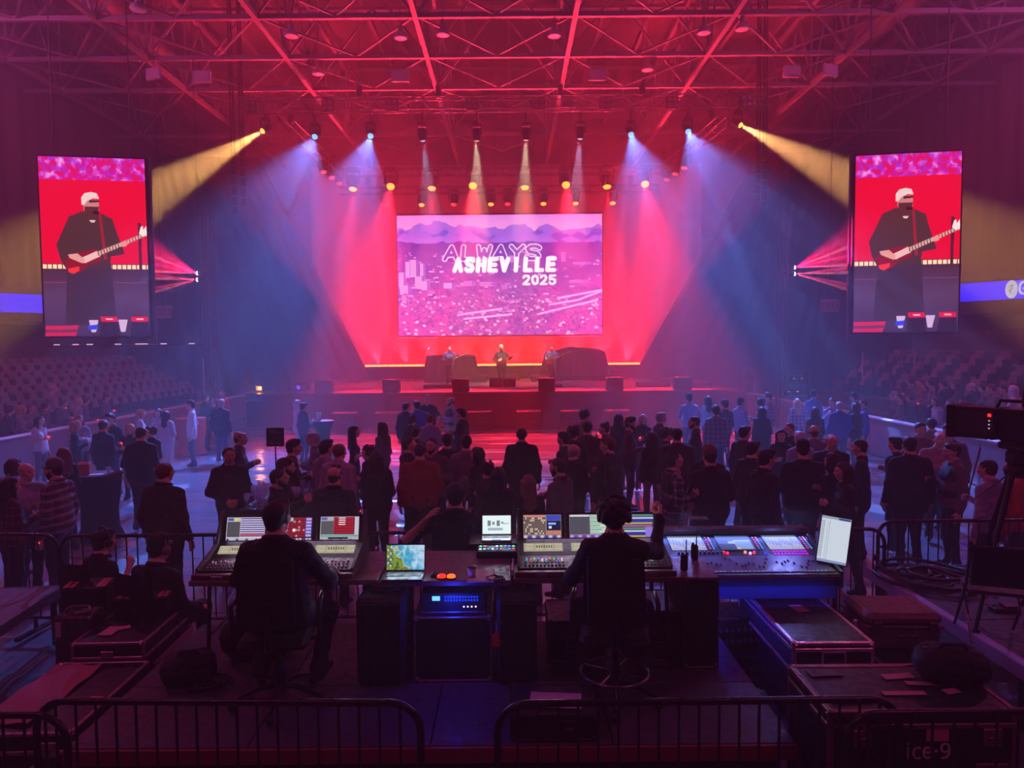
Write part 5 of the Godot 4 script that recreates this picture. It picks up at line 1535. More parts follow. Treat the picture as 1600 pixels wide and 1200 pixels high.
		[1255, 690, 1.78, 10, "broad person in black jacket and black cap, back turned, behind the sound desk", {"build": "x", "arms": "dh", "wear": "coat", "top": Color(0.05, 0.045, 0.055), "bot": BLK, "hair": "cap", "cap": BLK}],
		[1302, 701, 1.68, 330, "dark-haired person between black cap and blurred passer-by", {"build": "w", "arms": "hd", "top": BLK, "hair": "bob"}],
		[1320, 719, 1.66, 280, "person with brown hair walking left in a dark jacket", {"build": "m", "arms": "ch", "top": Color(0.13, 0.09, 0.11), "bot": BLK, "hair": "bob", "hc": BRN, "pose": "step"}],
		[1345, 683, 1.76, 300, "person with short brown hair in dark jacket and pale collar, right of centre", {"build": "b", "arms": "dd", "wear": "coat", "top": BLK, "hair": "crop", "hc": BRN}],
		[1401, 679, 1.74, 330, "person in dark coat with black hair left of the tall dark jacket", {"build": "m", "arms": "hd", "wear": "coat", "top": BLK, "hair": "short"}],
		[1422, 679, 1.82, 5, "tall broad person in black jacket and trousers seen from behind, right", {"build": "x", "arms": "dd", "wear": "coat", "top": Color(0.05, 0.04, 0.055), "bot": BLK, "hair": "short"}],
		[1438, 658, 1.78, 190, "person in pink polo facing the desk behind the tall black jacket", {"build": "m", "arms": "hd", "top": Color(0.5, 0.2, 0.24), "hair": "short"}],
		[1456, 651, 1.72, 20, "brown-haired person at the back by the right boards", {"build": "m", "arms": "hd", "top": TAN, "hair": "short", "hc": BRN}],
		[1468, 671, 1.76, 200, "bald person in pale pink shirt with folded arms near the camera", {"build": "b", "arms": "fh", "top": Color(0.66, 0.42, 0.44), "bot": BLK, "hair": "ring", "skin": 3}],
		[1483, 660, 1.78, 230, "person in red polo right of the bald pink shirt", {"build": "b", "arms": "hd", "top": Color(0.4, 0.14, 0.17), "hair": "short", "hc": BRN}],
		[1490, 689, 1.76, 280, "dark-haired person in black vest and pale sleeves in left profile by the camera", {"build": "b", "arms": "hd", "top": Color(0.4, 0.3, 0.32), "bot": BLK, "hair": "short", "vest": 1}],
		[1590, 745, 1.74, 320, "person in bright orange shirt behind the camera at the right edge", {"build": "b", "arms": "hd", "top": Color(0.8, 0.2, 0.1), "bot": BLK, "hair": "short"}],
		[1545, 722, 1.74, 330, "person in pale shirt half hidden by the camera head", {"build": "m", "arms": "hd", "top": LIL, "bot": BLK, "hair": "crop"}],
	]
	# stand where the survey puts them, but nobody inside a neighbour, a barrier or a table
	var stands := []
	for e in C:
		var p := on(e[0], e[1], e[2])
		p.y = 0.0
		stands.append(p)
	var fixed := [on(154, 740, 1.07), on(505, 657, 1.07)]
	for z in [-0.75, -0.25, 0.25, 0.75]: fixed.append(Vector3(at(445, 760, 10.6).x, 0, -10.6 + z))
	for it in 60:
		for i in stands.size():
			for j in range(i + 1, stands.size()):
				var gap: float = 0.5 - Vector2(stands[i].x - stands[j].x, stands[i].z - stands[j].z).length()
				if gap > 0.0:
					var f: float = -1.0 if stands[i].z > stands[j].z else 1.0
					stands[i] *= 1.0 + f * gap * 0.25 / -stands[i].z
					stands[j] *= 1.0 - f * gap * 0.25 / -stands[j].z
			for q in fixed:
				var gap: float = 0.72 - Vector2(stands[i].x - q.x, stands[i].z - q.z).length()
				if gap > 0.0: stands[i] *= 1.0 + (-1.0 if stands[i].z > q.z else 1.0) * gap * 0.4 / -stands[i].z
			if stands[i].z > -8.55: stands[i] *= -8.55 / stands[i].z
	var who := -1
	for e in C:
		who += 1
		var p: Vector3 = stands[who]
		p.y = -0.025
		var o: Dictionary = e[5]
		o.tall = e[2]
		var t := person(p, e[3], e[4], "crowd on the arena floor", o)
		var k: float = e[2] / 1.75
		if o.has("shades"):
			var m := MB.new()
			for s in [-1.0, 1.0]:
				m.lathe([Vector2(0, 0), Vector2(0.03, 0), Vector2(0.03, 0.006), Vector2(0, 0.008)], 12, Transform3D(Basis(Vector3.RIGHT, 0.6), Vector3(s * 0.034, 1.735 * k, -0.05 * k)))
			m.bar(Vector3(-0.01, 1.74 * k, -0.05 * k), Vector3(0.01, 1.74 * k, -0.05 * k), 0.006)
			obj("sunglasses", m, mat(Color(0.02, 0.02, 0.02), 0.2), t)
		if o.has("print"):
			var m := MB.new()
			for q in [-0.06, -0.02, 0.02, 0.06]:
				m.box(Vector3(q * k, 1.27 * k, -0.155 * k), Vector3(0.024, 0.04, 0.012), 0.004)
			obj("lettering", m, mat(WHT, 0.8), t)
		if o.has("vest"):
			# sleeveless dark vest over the shirt
			var parts: Array = nets([cp(Vector3(-0.08, 1.28, 0), 0.125, Vector3(0.08, 1.28, 0), 0.125), cp(Vector3(-0.075, 1.05, 0), 0.135, Vector3(0.075, 1.05, 0), 0.135), cp(Vector3(-0.1, 1.385, 0.015), 0.078, Vector3(0.1, 1.385, 0.015), 0.078)], 0.03, 0.02, 0.01, 1)
			var vm := obj("vest", parts[0], mat(BLK, 0.9, 0.0, "cloth"), t)
			vm.scale = Vector3(1.12 if o.build == "b" else 1.0, 1, 1.1) * k
	seated()
	glows()

# small lights, cups and phones in people's hands
func glows() -> void:
	var m := MB.new().lathe([Vector2(0, -0.05), Vector2(0.018, -0.05), Vector2(0.018, 0.0), Vector2(0.03, 0.01), Vector2(0.032, 0.03), Vector2(0.022, 0.05), Vector2(0, 0.056)], 12).mesh()
	var red := glow(Color(1, 0.16, 0.06), 6.0)
	var L := [[183, 679, 16.1, "held by the dark shirt left of the large polo"], [84, 694, 15.0, "held by the white sleeveless top"], [188, 716, 12.6, "low beside the high black table"], [66, 833, 8.3, "held low by the striped shirt"], [477, 734, 9.4, "glowing in the hands beside the bar"], [563, 780, 8.8, "low beside the long brown hair"], [678, 723, 11.0, "between red sweater and grey hoodie"], [714, 674, 17.0, "held by the group before the stage"], [935, 657, 14.6, "raised by the dark-haired hand beside the brown jacket"], [929, 678, 13.6, "in front of the brown jacket"], [997, 692, 14.4, "held by the bearded dark red shirt"], [1073, 686, 12.0, "beside the brown-grey sweater"], [1142, 678, 15.5, "behind the dark red plaid shoulder"], [987, 724, 11.2, "at the big blazer's elbow"], [1070, 766, 9.4, "held by the plaid sleeves"], [1237, 795, 9.2, "low beside the black jacket and cap"], [1290, 664, 15.5, "near the bright blue shirt"], [1410, 628, 21.5, "left in the right seats"], [1443, 620, 21.0, "upper in the right seats"], [1450, 636, 20.2, "lower in the right seats"], [1419, 588, 23.8, "topmost in the right seats"], [1549, 612, 19.0, "far right in the seats"], [82, 623, 21.5, "upper in the left seats"], [38, 652, 19.0, "left in the left seats"], [8, 651, 18.5, "at the left edge of the seats"], [50, 664, 18.5, "low in the left seats"], [148, 651, 20.0, "right in the left seats"], [167, 637, 21.8, "on the knees of the leaning spectator"], [184, 640, 21.6, "farthest right in the left seats"], [77, 663, 17.6, "beside the white sleeveless top"]]
	for e in L:
		var p := at(e[0], e[1], e[2])
		# into the nearest hand, or else close to where it was seen
		var best := 0.06
		var goal := p
		for c in get_children():
			if c.has_meta("wrist_r"):
				for w in ["wrist_r", "wrist_l"]:
					var q: Vector3 = c.get_meta(w)
					var ang := (q - EYE).angle_to(p - EYE)
					if ang < best and (q - EYE).length() < 30.0:
						best = ang
						goal = q
		var o := obj("hand_light", m, red)
		o.position = goal
		o.scale = Vector3.ONE * (0.75 if e[2] > 12.0 else 0.6)
		tag(o, "small red glowing light, " + e[3], "light", "small red lights in the crowd")

# spectators in the side seats
func seated() -> void:
	var L := [[11, 640, "dark curly hair and a grey top", Color(0.3, 0.26, 0.32), "curly", BRN], [30, 637, "pale lilac sweater and light hair", LIL, "long", BLO], [44, 641, "rose top, leaning to the next seat", Color(0.5, 0.36, 0.42), "bob", GIN], [68, 627, "grey hooded top", GRY, "short", BRN], [80, 606, "pale shirt, highest in the row", LIL, "short", SIL], [95, 612, "dark vest beside the pale shirt", Color(0.36, 0.26, 0.32), "crop", BLK], [120, 622, "white blouse and light hair", Color(0.64, 0.55, 0.62), "long", BLO], [131, 620, "rose sweater beside the white blouse", Color(0.5, 0.36, 0.42), "short", BRN], [163, 610, "grey shirt, leaning on the knees", Color(0.4, 0.35, 0.42), "short", BRN],
		[1400, 616, "pale cap and dark jacket", Color(0.3, 0.2, 0.26), "cap", LIL], [1408, 622, "pink shirt, nearest the boards", Color(0.5, 0.3, 0.36), "crop", BRN], [1425, 596, "red-brown sweater", Color(0.45, 0.24, 0.28), "short", BRN], [1441, 588, "rose shirt with raised hand", Color(0.55, 0.33, 0.38), "short", GIN], [1457, 602, "white-pink shirt, broad", Color(0.6, 0.46, 0.52), "crop", BRN], [1478, 584, "dark blue shirt and pale face", NAV, "quiff", BLK], [1490, 617, "light grey-blue shirt, leaning forward", SKY, "crop", BRN], [1497, 607, "dusky pink top and long hair", Color(0.42, 0.26, 0.3), "long", BRN], [1521, 593, "black jacket with bald head", BLK, "ring", SIL], [1510, 612, "dark red shirt behind the camera", Color(0.3, 0.13, 0.16), "short", BLK], [1540, 603, "brown shirt and short hair", TAN, "short", BRN], [1537, 615, "black top with hat", BLK, "cap", BLK], [1553, 592, "tan shirt high in the tier", Color(0.5, 0.38, 0.36), "crop", GIN], [1575, 590, "ochre top high in the tier", Color(0.5, 0.4, 0.34), "short", BRN], [1587, 607, "white hooded sweatshirt with the hood up", WHT, "hood", WHT], [1466, 620, "pale pink blouse near the boards", LIL, "bob", BRN], [1426, 620, "blue jeans jacket low in the tier", Color(0.26, 0.3, 0.42), "crop", BLK]]
	var k := 0
	for e in L:
		var s := -1.0 if e[0] < 800 else 1.0
		var x0 := -12.9 if s < 0 else 11.0
		var best := 99.0
		var where := Vector3.ZERO
		for r in 9:
			var x: float = x0 + s * (0.85 * r + 0.42)
			var d := ray(e[0], e[1])
			var depth: float = x / (d.x / -d.z)
			var p := at(e[0], e[1], depth)
			var err := absf(p.y - (0.4 + 0.4 * r + 1.27))
			if err < best:
				best = err
				where = Vector3(x, 0.4 + 0.4 * r, p.z)
		var turn: float = -s * 60.0 + (k % 3 - 1) * 22.0
		person(where, turn, "seated spectator in the %s tier, %s" % ["left" if s < 0 else "right", e[2]], "seated spectators", {"build": ["m", "w", "b"][k % 3], "arms": ["ct", "tt", "ht"][k % 3], "pose": "sit", "top": e[3], "bot": [BLK, JEAN][k % 2], "hair": e[4], "hc": e[5], "cap": e[5], "cell": 0.036, "yaw": [0.0, 30.0 * s][k % 2]})
		k += 1

# ---------------------------------------------------------------- things on and round the stage
func text_part(s: String, h: float, m: Material, parent: Node, pos: Vector3, turn := Basis(), depth := 0.006, font := "Droid Sans", called := "lettering") -> MeshInstance3D:
	var tm := TextMesh.new()
	tm.text = s
	var f := SystemFont.new()
	f.font_names = PackedStringArray([font])
	f.font_weight = 400 if s.begins_with("ice") else 700
	tm.font = f
	tm.font_size = 64
	tm.pixel_size = h / 47.0
	tm.depth = depth
	var o := obj(called, tm, m, parent)
	o.transform = Transform3D(turn, pos)
	return o

func guitar(p: Vector3, facing: float, label: String, c: Color, acoustic: bool) -> void:
	# held across the body; local x runs along the neck
	var t := thing("guitar", label, "guitar", p, 0.0, "guitars on the stage")
	t.basis = Basis(Vector3.UP, deg_to_rad(-facing)) * Basis(Vector3.BACK, deg_to_rad(24.0 * -1.0))
	var pts := PackedVector2Array()
	var n := 40
	for i in n:
		var a := TAU * i / n
		var r := 0.17 + 0.035 * cos(2.0 * a) + (0.02 * cos(a) if acoustic else 0.03 * cos(3.0 * a))
		pts.append(Vector2(cos(a) * r * 1.1, sin(a) * r * 0.95))
	var th := 0.1 if acoustic else 0.045
	obj("body", MB.new().prism(pts, th, Transform3D(Basis(), Vector3(0, 0, -th * 0.5))), mat(c, 0.3, 0.0, "none"), t)
	obj("neck", MB.new().box(Vector3(-0.5, 0.0, -th * 0.5 - 0.012), Vector3(0.68, 0.05, 0.03), 0.01), mat(Color(0.6, 0.42, 0.28), 0.4, 0.0, "none"), t)
	obj("headstock", MB.new().prism(PackedVector2Array([Vector2(-0.84, -0.03), Vector2(-1.0, -0.045), Vector2(-1.02, 0.05), Vector2(-0.84, 0.03)]), 0.02, Transform3D(Basis(), Vector3(0, 0, -th * 0.5 - 0.02))), mat(Color(0.7, 0.5, 0.34), 0.4, 0.0, "none"), t)
	if acoustic:
		obj("sound_hole", MB.new().lathe([Vector2(0, 0), Vector2(0.05, 0), Vector2(0.05, 0.004), Vector2(0, 0.004)], 18, Transform3D(Basis(Vector3.RIGHT, -PI / 2), Vector3(-0.07, 0, -th * 0.5))), mat(Color(0.03, 0.02, 0.02), 0.8), t)
	else:
		obj("pickguard", MB.new().box(Vector3(-0.02, 0.05, -th * 0.5 - 0.003), Vector3(0.2, 0.1, 0.006), 0.02), mat(Color(0.85, 0.8, 0.75), 0.4), t)
	obj("bridge", MB.new().box(Vector3(0.09, 0, -th * 0.5 - 0.008), Vector3(0.03, 0.09, 0.014), 0.003), mat(Color(0.1, 0.07, 0.05), 0.4), t)

func mic_stand(p: Vector3, label: String, h := 1.5, boom := 0.0, turn := 0.0) -> void:
	var t := thing("microphone_stand", label, "mic stand", p, turn, "microphone stands")
	var m := mat(Color(0.08, 0.08, 0.09), 0.35, 0.6)
	obj("base", MB.new().lathe([Vector2(0, 0), Vector2(0.14, 0), Vector2(0.14, 0.015), Vector2(0.03, 0.03), Vector2(0.015, 0.05), Vector2(0, 0.05)], 18), m, t)
	obj("pole", MB.new().tube([Vector3(0, 0.03, 0), Vector3(0, h, 0)], 0.012, 8), m, t)
	var tip := Vector3(0, h, 0)
	if boom > 0.0:
		tip = Vector3(boom * 0.6, h + boom * 0.7, 0)
		obj("boom", MB.new().tube([Vector3(-boom * 0.25, h - boom * 0.3, 0), tip], 0.01, 8), m, t)
	obj("microphone", MB.new().lathe([Vector2(0, -0.12), Vector2(0.012, -0.12), Vector2(0.02, 0.0), Vector2(0.028, 0.01), Vector2(0.03, 0.035), Vector2(0.018, 0.055), Vector2(0, 0.06)], 12, Transform3D(Basis(Vector3.RIGHT, 0.9), tip + Vector3(0, 0.02, 0.05))), mat(Color(0.2, 0.2, 0.2), 0.4, 0.4), t)

func draped(p: Vector3, half: Vector2, h: float, label: String, lumps: float, seed_: float) -> void:
	var m := MB.new()
	m.grid(150, 26, func(u: float, v: float) -> Vector3:
		var a := TAU * u
		var ca := cos(a); var sa := sin(a)
		var k := pow(pow(absf(ca), 4.0) + pow(absf(sa), 4.0), -0.25)
		var top := h * (1.0 - lumps * (0.5 + 0.5 * sin(a * 2.0 + seed_)) * 0.5)
		var fold := 0.05 * sin(a * 26.0 + sin(a * 7.0 + seed_) * 2.0)
		if v < 0.7:
			var w := v / 0.7
			var f := 1.0 + 0.14 * (1.0 - w) + fold * (1.0 - w * 0.7)
			return Vector3(ca * k * half.x * f, top * pow(w, 0.9), sa * k * half.y * f)
		var w := (v - 0.7) / 0.3
		var f := 1.0 - w
		return Vector3(ca * k * half.x * f, top + (h - top) * w + 0.05 * h * sin(w * PI * 0.5) + lumps * 0.12 * h * sin(w * 6.0 + a), sa * k * half.y * f))
	var t := obj("draped_cover", m, mat(Color(0.26, 0.2, 0.21), 0.9, 0.0, "cloth"))
	t.position = p
	tag(t, label, "cloth cover", "black cloths over stage gear")

func flight_case(label: String, c: Vector3, s: Vector3, turn := 0.0, o := {}) -> Node3D:
	# c: centre of the foot
	var t := thing("flight_case", label, "case", c, turn, o.get("group", ""))
	var skin: Material = mat(o.get("color", Color(0.055, 0.045, 0.05)), 0.55)
	var alu := mat(o.get("alu", Color(0.62, 0.56, 0.57)), 0.35, 0.5)
	var y0: float = o.get("wheels", 0.0)
	obj("body", MB.new().box(Vector3(0, y0 + (s.y - y0) * 0.5, 0), Vector3(s.x - 0.012, s.y - y0 - 0.012, s.z - 0.012), 0.004), skin, t)
	var e: float = o.get("edge", 0.026)
	for a in [-0.5, 0.5]:
		for b in [-0.5, 0.5]:
			obj("edge_trim", MB.new().box(Vector3(0, y0 + (s.y - y0) * (b + 0.5) - b * e, a * (s.z - e)), Vector3(s.x, e, e), 0.005), alu, t)
			obj("edge_trim", MB.new().box(Vector3(a * (s.x - e), y0 + (s.y - y0) * (b + 0.5) - b * e, 0), Vector3(e, e, s.z), 0.005), alu, t)
			obj("edge_trim", MB.new().box(Vector3(a * (s.x - e), y0 + (s.y - y0) * 0.5, b * (s.z - e)), Vector3(e, s.y - y0, e), 0.005), alu, t)
			for q in [y0 + 0.025, s.y - 0.022]:
				obj("corner", MB.new().box(Vector3(a * (s.x - 0.05), q, b * (s.z - 0.05)), Vector3(0.062, 0.056, 0.062), 0.024), alu, t)
	if o.has("lid"):
		var y: float = s.y - o.lid
		for b in [-0.5, 0.5]:
			obj("lid_trim", MB.new().box(Vector3(0, y, b * s.z), Vector3(s.x - 0.03, 0.03, 0.014), 0.004), alu, t)
			obj("lid_trim", MB.new().box(Vector3(b * s.x, y, 0), Vector3(0.014, 0.03, s.z - 0.03), 0.004), alu, t)
	for q in o.get("latches", []):
		var l := obj("latch", MB.new().box(Vector3(q[0], q[1], s.z * 0.5 + 0.004), Vector3(0.11, 0.11, 0.014), 0.012), alu, t)
		obj("latch_wing", MB.new().box(Vector3(q[0], q[1], s.z * 0.5 + 0.016), Vector3(0.06, 0.022, 0.014), 0.006), mat(Color(0.3, 0.27, 0.28), 0.4, 0.6), l)
	for q in o.get("handles", []):
		var l := obj("handle_plate", MB.new().box(Vector3(q[0], q[1], s.z * 0.5 + 0.003), Vector3(0.19, 0.13, 0.01), 0.004), alu, t)
		obj("handle_dish", MB.new().box(Vector3(q[0], q[1], s.z * 0.5 + 0.006), Vector3(0.155, 0.095, 0.008), 0.003), mat(Color(0.04, 0.035, 0.04), 0.6), l)
		obj("handle", MB.new().tube([Vector3(q[0] - 0.06, q[1] - 0.02, s.z * 0.5 + 0.012), Vector3(q[0] - 0.05, q[1] - 0.02, s.z * 0.5 + 0.022), Vector3(q[0] + 0.05, q[1] - 0.02, s.z * 0.5 + 0.022), Vector3(q[0] + 0.06, q[1] - 0.02, s.z * 0.5 + 0.012)], 0.009, 8), mat(Color(0.16, 0.14, 0.15), 0.5), l)
	if y0 > 0.0:
		for a in [-0.4, 0.4]:
			for b in [-0.4, 0.4]:
				obj("caster", MB.new().lathe([Vector2(0, -0.02), Vector2(y0 * 0.42, -0.02), Vector2(y0 * 0.5, 0), Vector2(y0 * 0.42, 0.02), Vector2(0, 0.02)], 14, Transform3D(Basis(Vector3.BACK, PI / 2), Vector3(a * s.x, y0 * 0.5, b * s.z))), mat(Color(0.06, 0.06, 0.06), 0.6), t)
	return t

func stage_things() -> void:
	var black := mat(Color(0.06, 0.055, 0.06), 0.7)
	var g := 33.0
	# players
	var P := [[703, 540, "person in denim shirt playing a dark acoustic guitar, left on the stage", {"build": "m", "arms": "gn", "top": Color(0.24, 0.28, 0.42), "bot": Color(0.2, 0.22, 0.32), "hair": "short", "hc": BRN, "beard": 1}, Color(0.25, 0.08, 0.05), true, 172.0], [784, 537, "person in pale cap and dark jacket playing a bass guitar, middle of the stage", {"build": "b", "arms": "gn", "wear": "coat", "top": Color(0.14, 0.13, 0.15), "bot": Color(0.13, 0.14, 0.2), "hair": "cap", "cap": Color(0.85, 0.78, 0.66), "beard": 1}, Color(0.5, 0.16, 0.07), false, 180.0], [863, 535, "dark-haired person in grey-blue jacket playing an orange guitar, right on the stage", {"build": "m", "arms": "gn", "wear": "coat", "top": Color(0.3, 0.34, 0.42), "bot": Color(0.2, 0.25, 0.4), "hair": "quiff"}, Color(0.62, 0.2, 0.06), true, 185.0]]
	for e in P:
		var p := on(e[0], 599, STAGE)
		p.z = -33.0
		p.x = at(e[0], 599, 33.0).x
		var o: Dictionary = e[3]
		o.tall = 1.8
		o.cell = 0.028
		person(p, e[6], e[2], "players on the stage", o)
		var f := Basis(Vector3.UP, deg_to_rad(-e[6]))
		guitar(p + f * Vector3(0.05, 1.08, -0.27), e[6], "%s held by the player %s of the stage" % ["dark red-brown acoustic guitar" if e[0] < 750 else ("bass guitar with pale pickguard" if e[0] < 800 else "orange acoustic guitar"), "at the left" if e[0] < 750 else ("in the middle" if e[0] < 800 else "at the right")], e[4], e[5])
		mic_stand(p + f * Vector3(-0.05, 0, -0.62), "straight microphone stand in front of the player %s" % ("in denim" if e[0] < 750 else ("in the pale cap" if e[0] < 800 else "in the grey-blue jacket")))
	for e in [[736, 597, 34.5, "behind the left player's shoulder"], [834, 597, 34.5, "between middle and right players"], [662, 590, 37.5, "at the covered piano"], [607, 586, 38.2, "alone before the red cloth on the left"], [945, 586, 38.0, "right of the covered drums"]]:
		mic_stand(Vector3(at(e[0], e[1], e[2]).x, STAGE + (0.6 if e[2] > 38.6 else 0.0), -e[2]), "boom microphone stand " + e[3], 1.35, 0.5, 0.6)
	# gear under black cloths
	var rz := 36.3
	draped(Vector3(at(705, 590, rz).x, STAGE + 0.28, -rz), Vector2(1.2, 0.7), 1.05, "black cloth over a tall square keyboard, left on the stage", 0.05, 0.4)
	draped(Vector3(at(898, 590, rz).x, STAGE + 0.28, -rz), Vector2(1.5, 0.8), 1.3, "black cloth over a lumpy drum kit, right on the stage", 0.4, 2.0)
	# front fills on the lip of the stage
	var k := 0
	var names := ["far left", "second from the left", "left of the middle", "right of the middle", "second from the right", "far right"]
	for e in [[507, 601, 619], [612, 600, 618], [720, 599, 615], [854, 598, 614], [960, 597, 614], [1066, 595, 611]]:
		var p := at(e[0], e[2], 27.75)
		var t := thing("stage_speaker", "black speaker box on the stage lip, %s of the six" % names[k], "speaker", Vector3(p.x, STAGE, -27.75), 0.0, "speakers along the stage lip")
		obj("cabinet", MB.new().box(Vector3(0, 0.25, 0), Vector3(0.64, 0.5, 0.5), 0.02), black, t)
		obj("grille", MB.new().box(Vector3(0, 0.25, 0.255), Vector3(0.58, 0.44, 0.02), 0.008), mat(Color(0.1, 0.09, 0.1), 0.8, 0.3), t)
		k += 1
	# subwoofers on the floor before the stage
	k = 0
	names = ["behind the two facing persons", "left of the black silhouette's gap", "straight before the middle", "right of the gap", "outermost on the right", "outermost on the left"]
	for x in [607, 750, 826, 894, 964, 540]:
		var p := at(x, 672, 26.9)
		var t := thing("subwoofer", "low black subwoofer before the stage, %s" % names[k], "speaker", Vector3(p.x, 0, -26.9), 0.0, "subwoofers before the stage")
		obj("cabinet", MB.new().box(Vector3(0, 0.34, 0), Vector3(0.9, 0.66, 0.7), 0.02), mat(Color(0.16, 0.13, 0.15), 0.6), t)
		obj("top_board", MB.new().box(Vector3(0, 0.675, 0), Vector3(0.92, 0.02, 0.72), 0.006), mat(Color(0.6, 0.55, 0.56), 0.5), t)
		obj("grille", MB.new().box(Vector3(0, 0.34, 0.356), Vector3(0.84, 0.58, 0.015), 0.006), mat(Color(0.12, 0.1, 0.12), 0.8, 0.2), t)
		obj("badge", MB.new().box(Vector3(0.05, 0.3, 0.366), Vector3(0.1, 0.02, 0.006), 0.002), mat(Color(0.7, 0.65, 0.68), 0.4, 0.5), t)
		obj("badge", MB.new().tube([Vector3(0.28, 0.33, 0.366), Vector3(0.23, 0.33, 0.366), Vector3(0.22, 0.3, 0.366), Vector3(0.23, 0.27, 0.366), Vector3(0.28, 0.27, 0.366)], 0.008, 6), mat(Color(0.7, 0.65, 0.68), 0.4, 0.5), t)
		k += 1
	# wedges at the players' feet
	k = 0
	for x in [775, 796]:
		var p := at(x, 606, 31.2)
		var t := thing("wedge_monitor", "black floor wedge with two round cones, %s of the pair at the middle player" % ["left", "right"][k], "speaker", Vector3(p.x, STAGE, -31.2), 0.0, "floor wedges")
		obj("cabinet", MB.new().prism(PackedVector2Array([Vector2(0, 0), Vector2(0.5, 0), Vector2(0.5, 0.12), Vector2(0.2, 0.38), Vector2(0, 0.3)]), 0.55, Transform3D(Basis(Vector3.UP, PI / 2) , Vector3(-0.275, 0, 0.25)).scaled_local(Vector3(1, 1, 1))), black, t)
		obj("cone", MB.new().lathe([Vector2(0, 0.0), Vector2(0.16, 0.02), Vector2(0.17, 0.03), Vector2(0.16, 0.035), Vector2(0.05, 0.01), Vector2(0, 0.02)], 18, Transform3D(Basis(Vector3.RIGHT, PI / 2), Vector3(0, 0.19, 0.25))), mat(Color(0.3, 0.26, 0.27), 0.5), t)
		k += 1
	# boxes and racks on the deck
	for e in [[556, 590, 36.5, 0.5, 0.3, "small black amplifier on the stage, far left"], [690, 606, 30.5, 1.5, 0.14, "low pedal board before the denim player"], [862, 606, 30.5, 0.9, 0.14, "low pedal board before the right player"], [968, 590, 36.8, 0.85, 0.5, "pale-edged box beside the covered drums"], [780, 588, 37.5, 2.2, 0.4, "wide low amplifier behind the middle player"], [1020, 606, 30.0, 1.4, 0.2, "low cable box near the right stage lip"], [470, 606, 29.5, 0.7, 0.3, "dark box near the left stage corner"], [1090, 604, 29.0, 1.1, 0.22, "low dark box at the right stage corner"]]:
		var p := at(e[0], e[1], e[2])
		var t := thing("equipment_box", e[5], "box", Vector3(p.x, STAGE, -e[2]), 0.0, "boxes on the stage")
		obj("case", MB.new().box(Vector3(0, e[4] * 0.5, 0), Vector3(e[3], e[4], 0.45), 0.02), mat(Color(0.17, 0.14, 0.15), 0.6), t)
		obj("front_panel", MB.new().box(Vector3(0, e[4] * 0.5, 0.23), Vector3(e[3] * 0.9, e[4] * 0.7, 0.02), 0.005), mat(Color(0.4, 0.35, 0.36), 0.4, 0.3), t)
		obj("carry_handle", MB.new().tube([Vector3(-0.08, e[4], 0), Vector3(-0.07, e[4] + 0.03, 0), Vector3(0.07, e[4] + 0.03, 0), Vector3(0.08, e[4], 0)], 0.01, 6), black, t)
	# cables lying on the deck
	for e in [[600, 588, 660, 587, 36.4, "left of the covered keyboard"], [880, 587, 925, 588, 34.8, "before the covered drums"], [745, 608, 840, 606, 29.2, "along the lip before the middle player"]]:
		var a := at(e[0], e[1], e[4]); var b := at(e[2], e[3], e[4])
		var pts := []
		for i in 60:
			var u := i / 59.0
			pts.append(Vector3(lerpf(a.x, b.x, u), STAGE + 0.02, -e[4] + 0.16 * sin(u * 40.0) + 0.1 * sin(u * 17.0)))
		tag(obj("stage_cable", MB.new().tube(pts, 0.018, 6), mat(Color(0.75, 0.68, 0.68), 0.5)), "pale cable snaking on the stage deck, " + e[5], "cable", "cables on the stage")
	# carts and lamps at the stage corners
	var p := at(410, 612, 28.5)
	var cart := flight_case("open work case with amber lamp beside the left stage corner", Vector3(p.x, 0, -28.2), Vector3(1.0, 1.4, 0.7), 0.2, {"lid": 0.3})
	var lamp := thing("work_light", "amber work lamp on the left corner case", "lamp", Vector3(p.x, 1.41, -28.2))
	obj("housing", MB.new().box(Vector3(0, 0.13, 0), Vector3(0.3, 0.26, 0.14), 0.03), black, lamp)
	obj("lens", MB.new().box(Vector3(0, 0.14, 0.08), Vector3(0.24, 0.16, 0.02), 0.008), glow(Color(1, 0.6, 0.25), 1.1), lamp)
	omni(Vector3(0, 0.14, 0.2), Color(1, 0.55, 0.3), 1.2, 0.08, lamp)
	p = at(467, 603, 29.0)
	var bl := thing("blue_lamp", "tiny blue lamp on the stage deck, left", "lamp", Vector3(p.x, STAGE, -29.0))
	obj("stand", MB.new().box(Vector3(0, 0.12, 0), Vector3(0.16, 0.24, 0.16), 0.02), black, bl)
	obj("lens", MB.new().lathe([Vector2(0, 0), Vector2(0.07, 0.0), Vector2(0.05, 0.05), Vector2(0, 0.07)], 12, Transform3D(Basis(Vector3.RIGHT, PI / 2), Vector3(0, 0.15, 0.08))), glow(Color(0.15, 0.15, 1), 7.0), bl)
	p = at(1240, 600, 27.5)
	var rack := thing("gear_rack", "tall wheeled gear rack with amber lights beside the right stage corner", "rack", Vector3(p.x, 0, -27.5))
	var fr := MB.new()
	for x in [-0.5, 0.5]:
		for z in [-0.25, 0.25]:
			obj("post", MB.new().bar(Vector3(x, 0.02, z), Vector3(x, 2.1, z), 0.05), mat(Color(0.5, 0.45, 0.46), 0.4, 0.5), rack)
	for y in [0.5, 1.1, 1.6, 2.05]:
		obj("shelf", MB.new().box(Vector3(0, y, 0), Vector3(1.05, 0.04, 0.55), 0.01), mat(Color(0.3, 0.27, 0.28), 0.5, 0.3), rack)
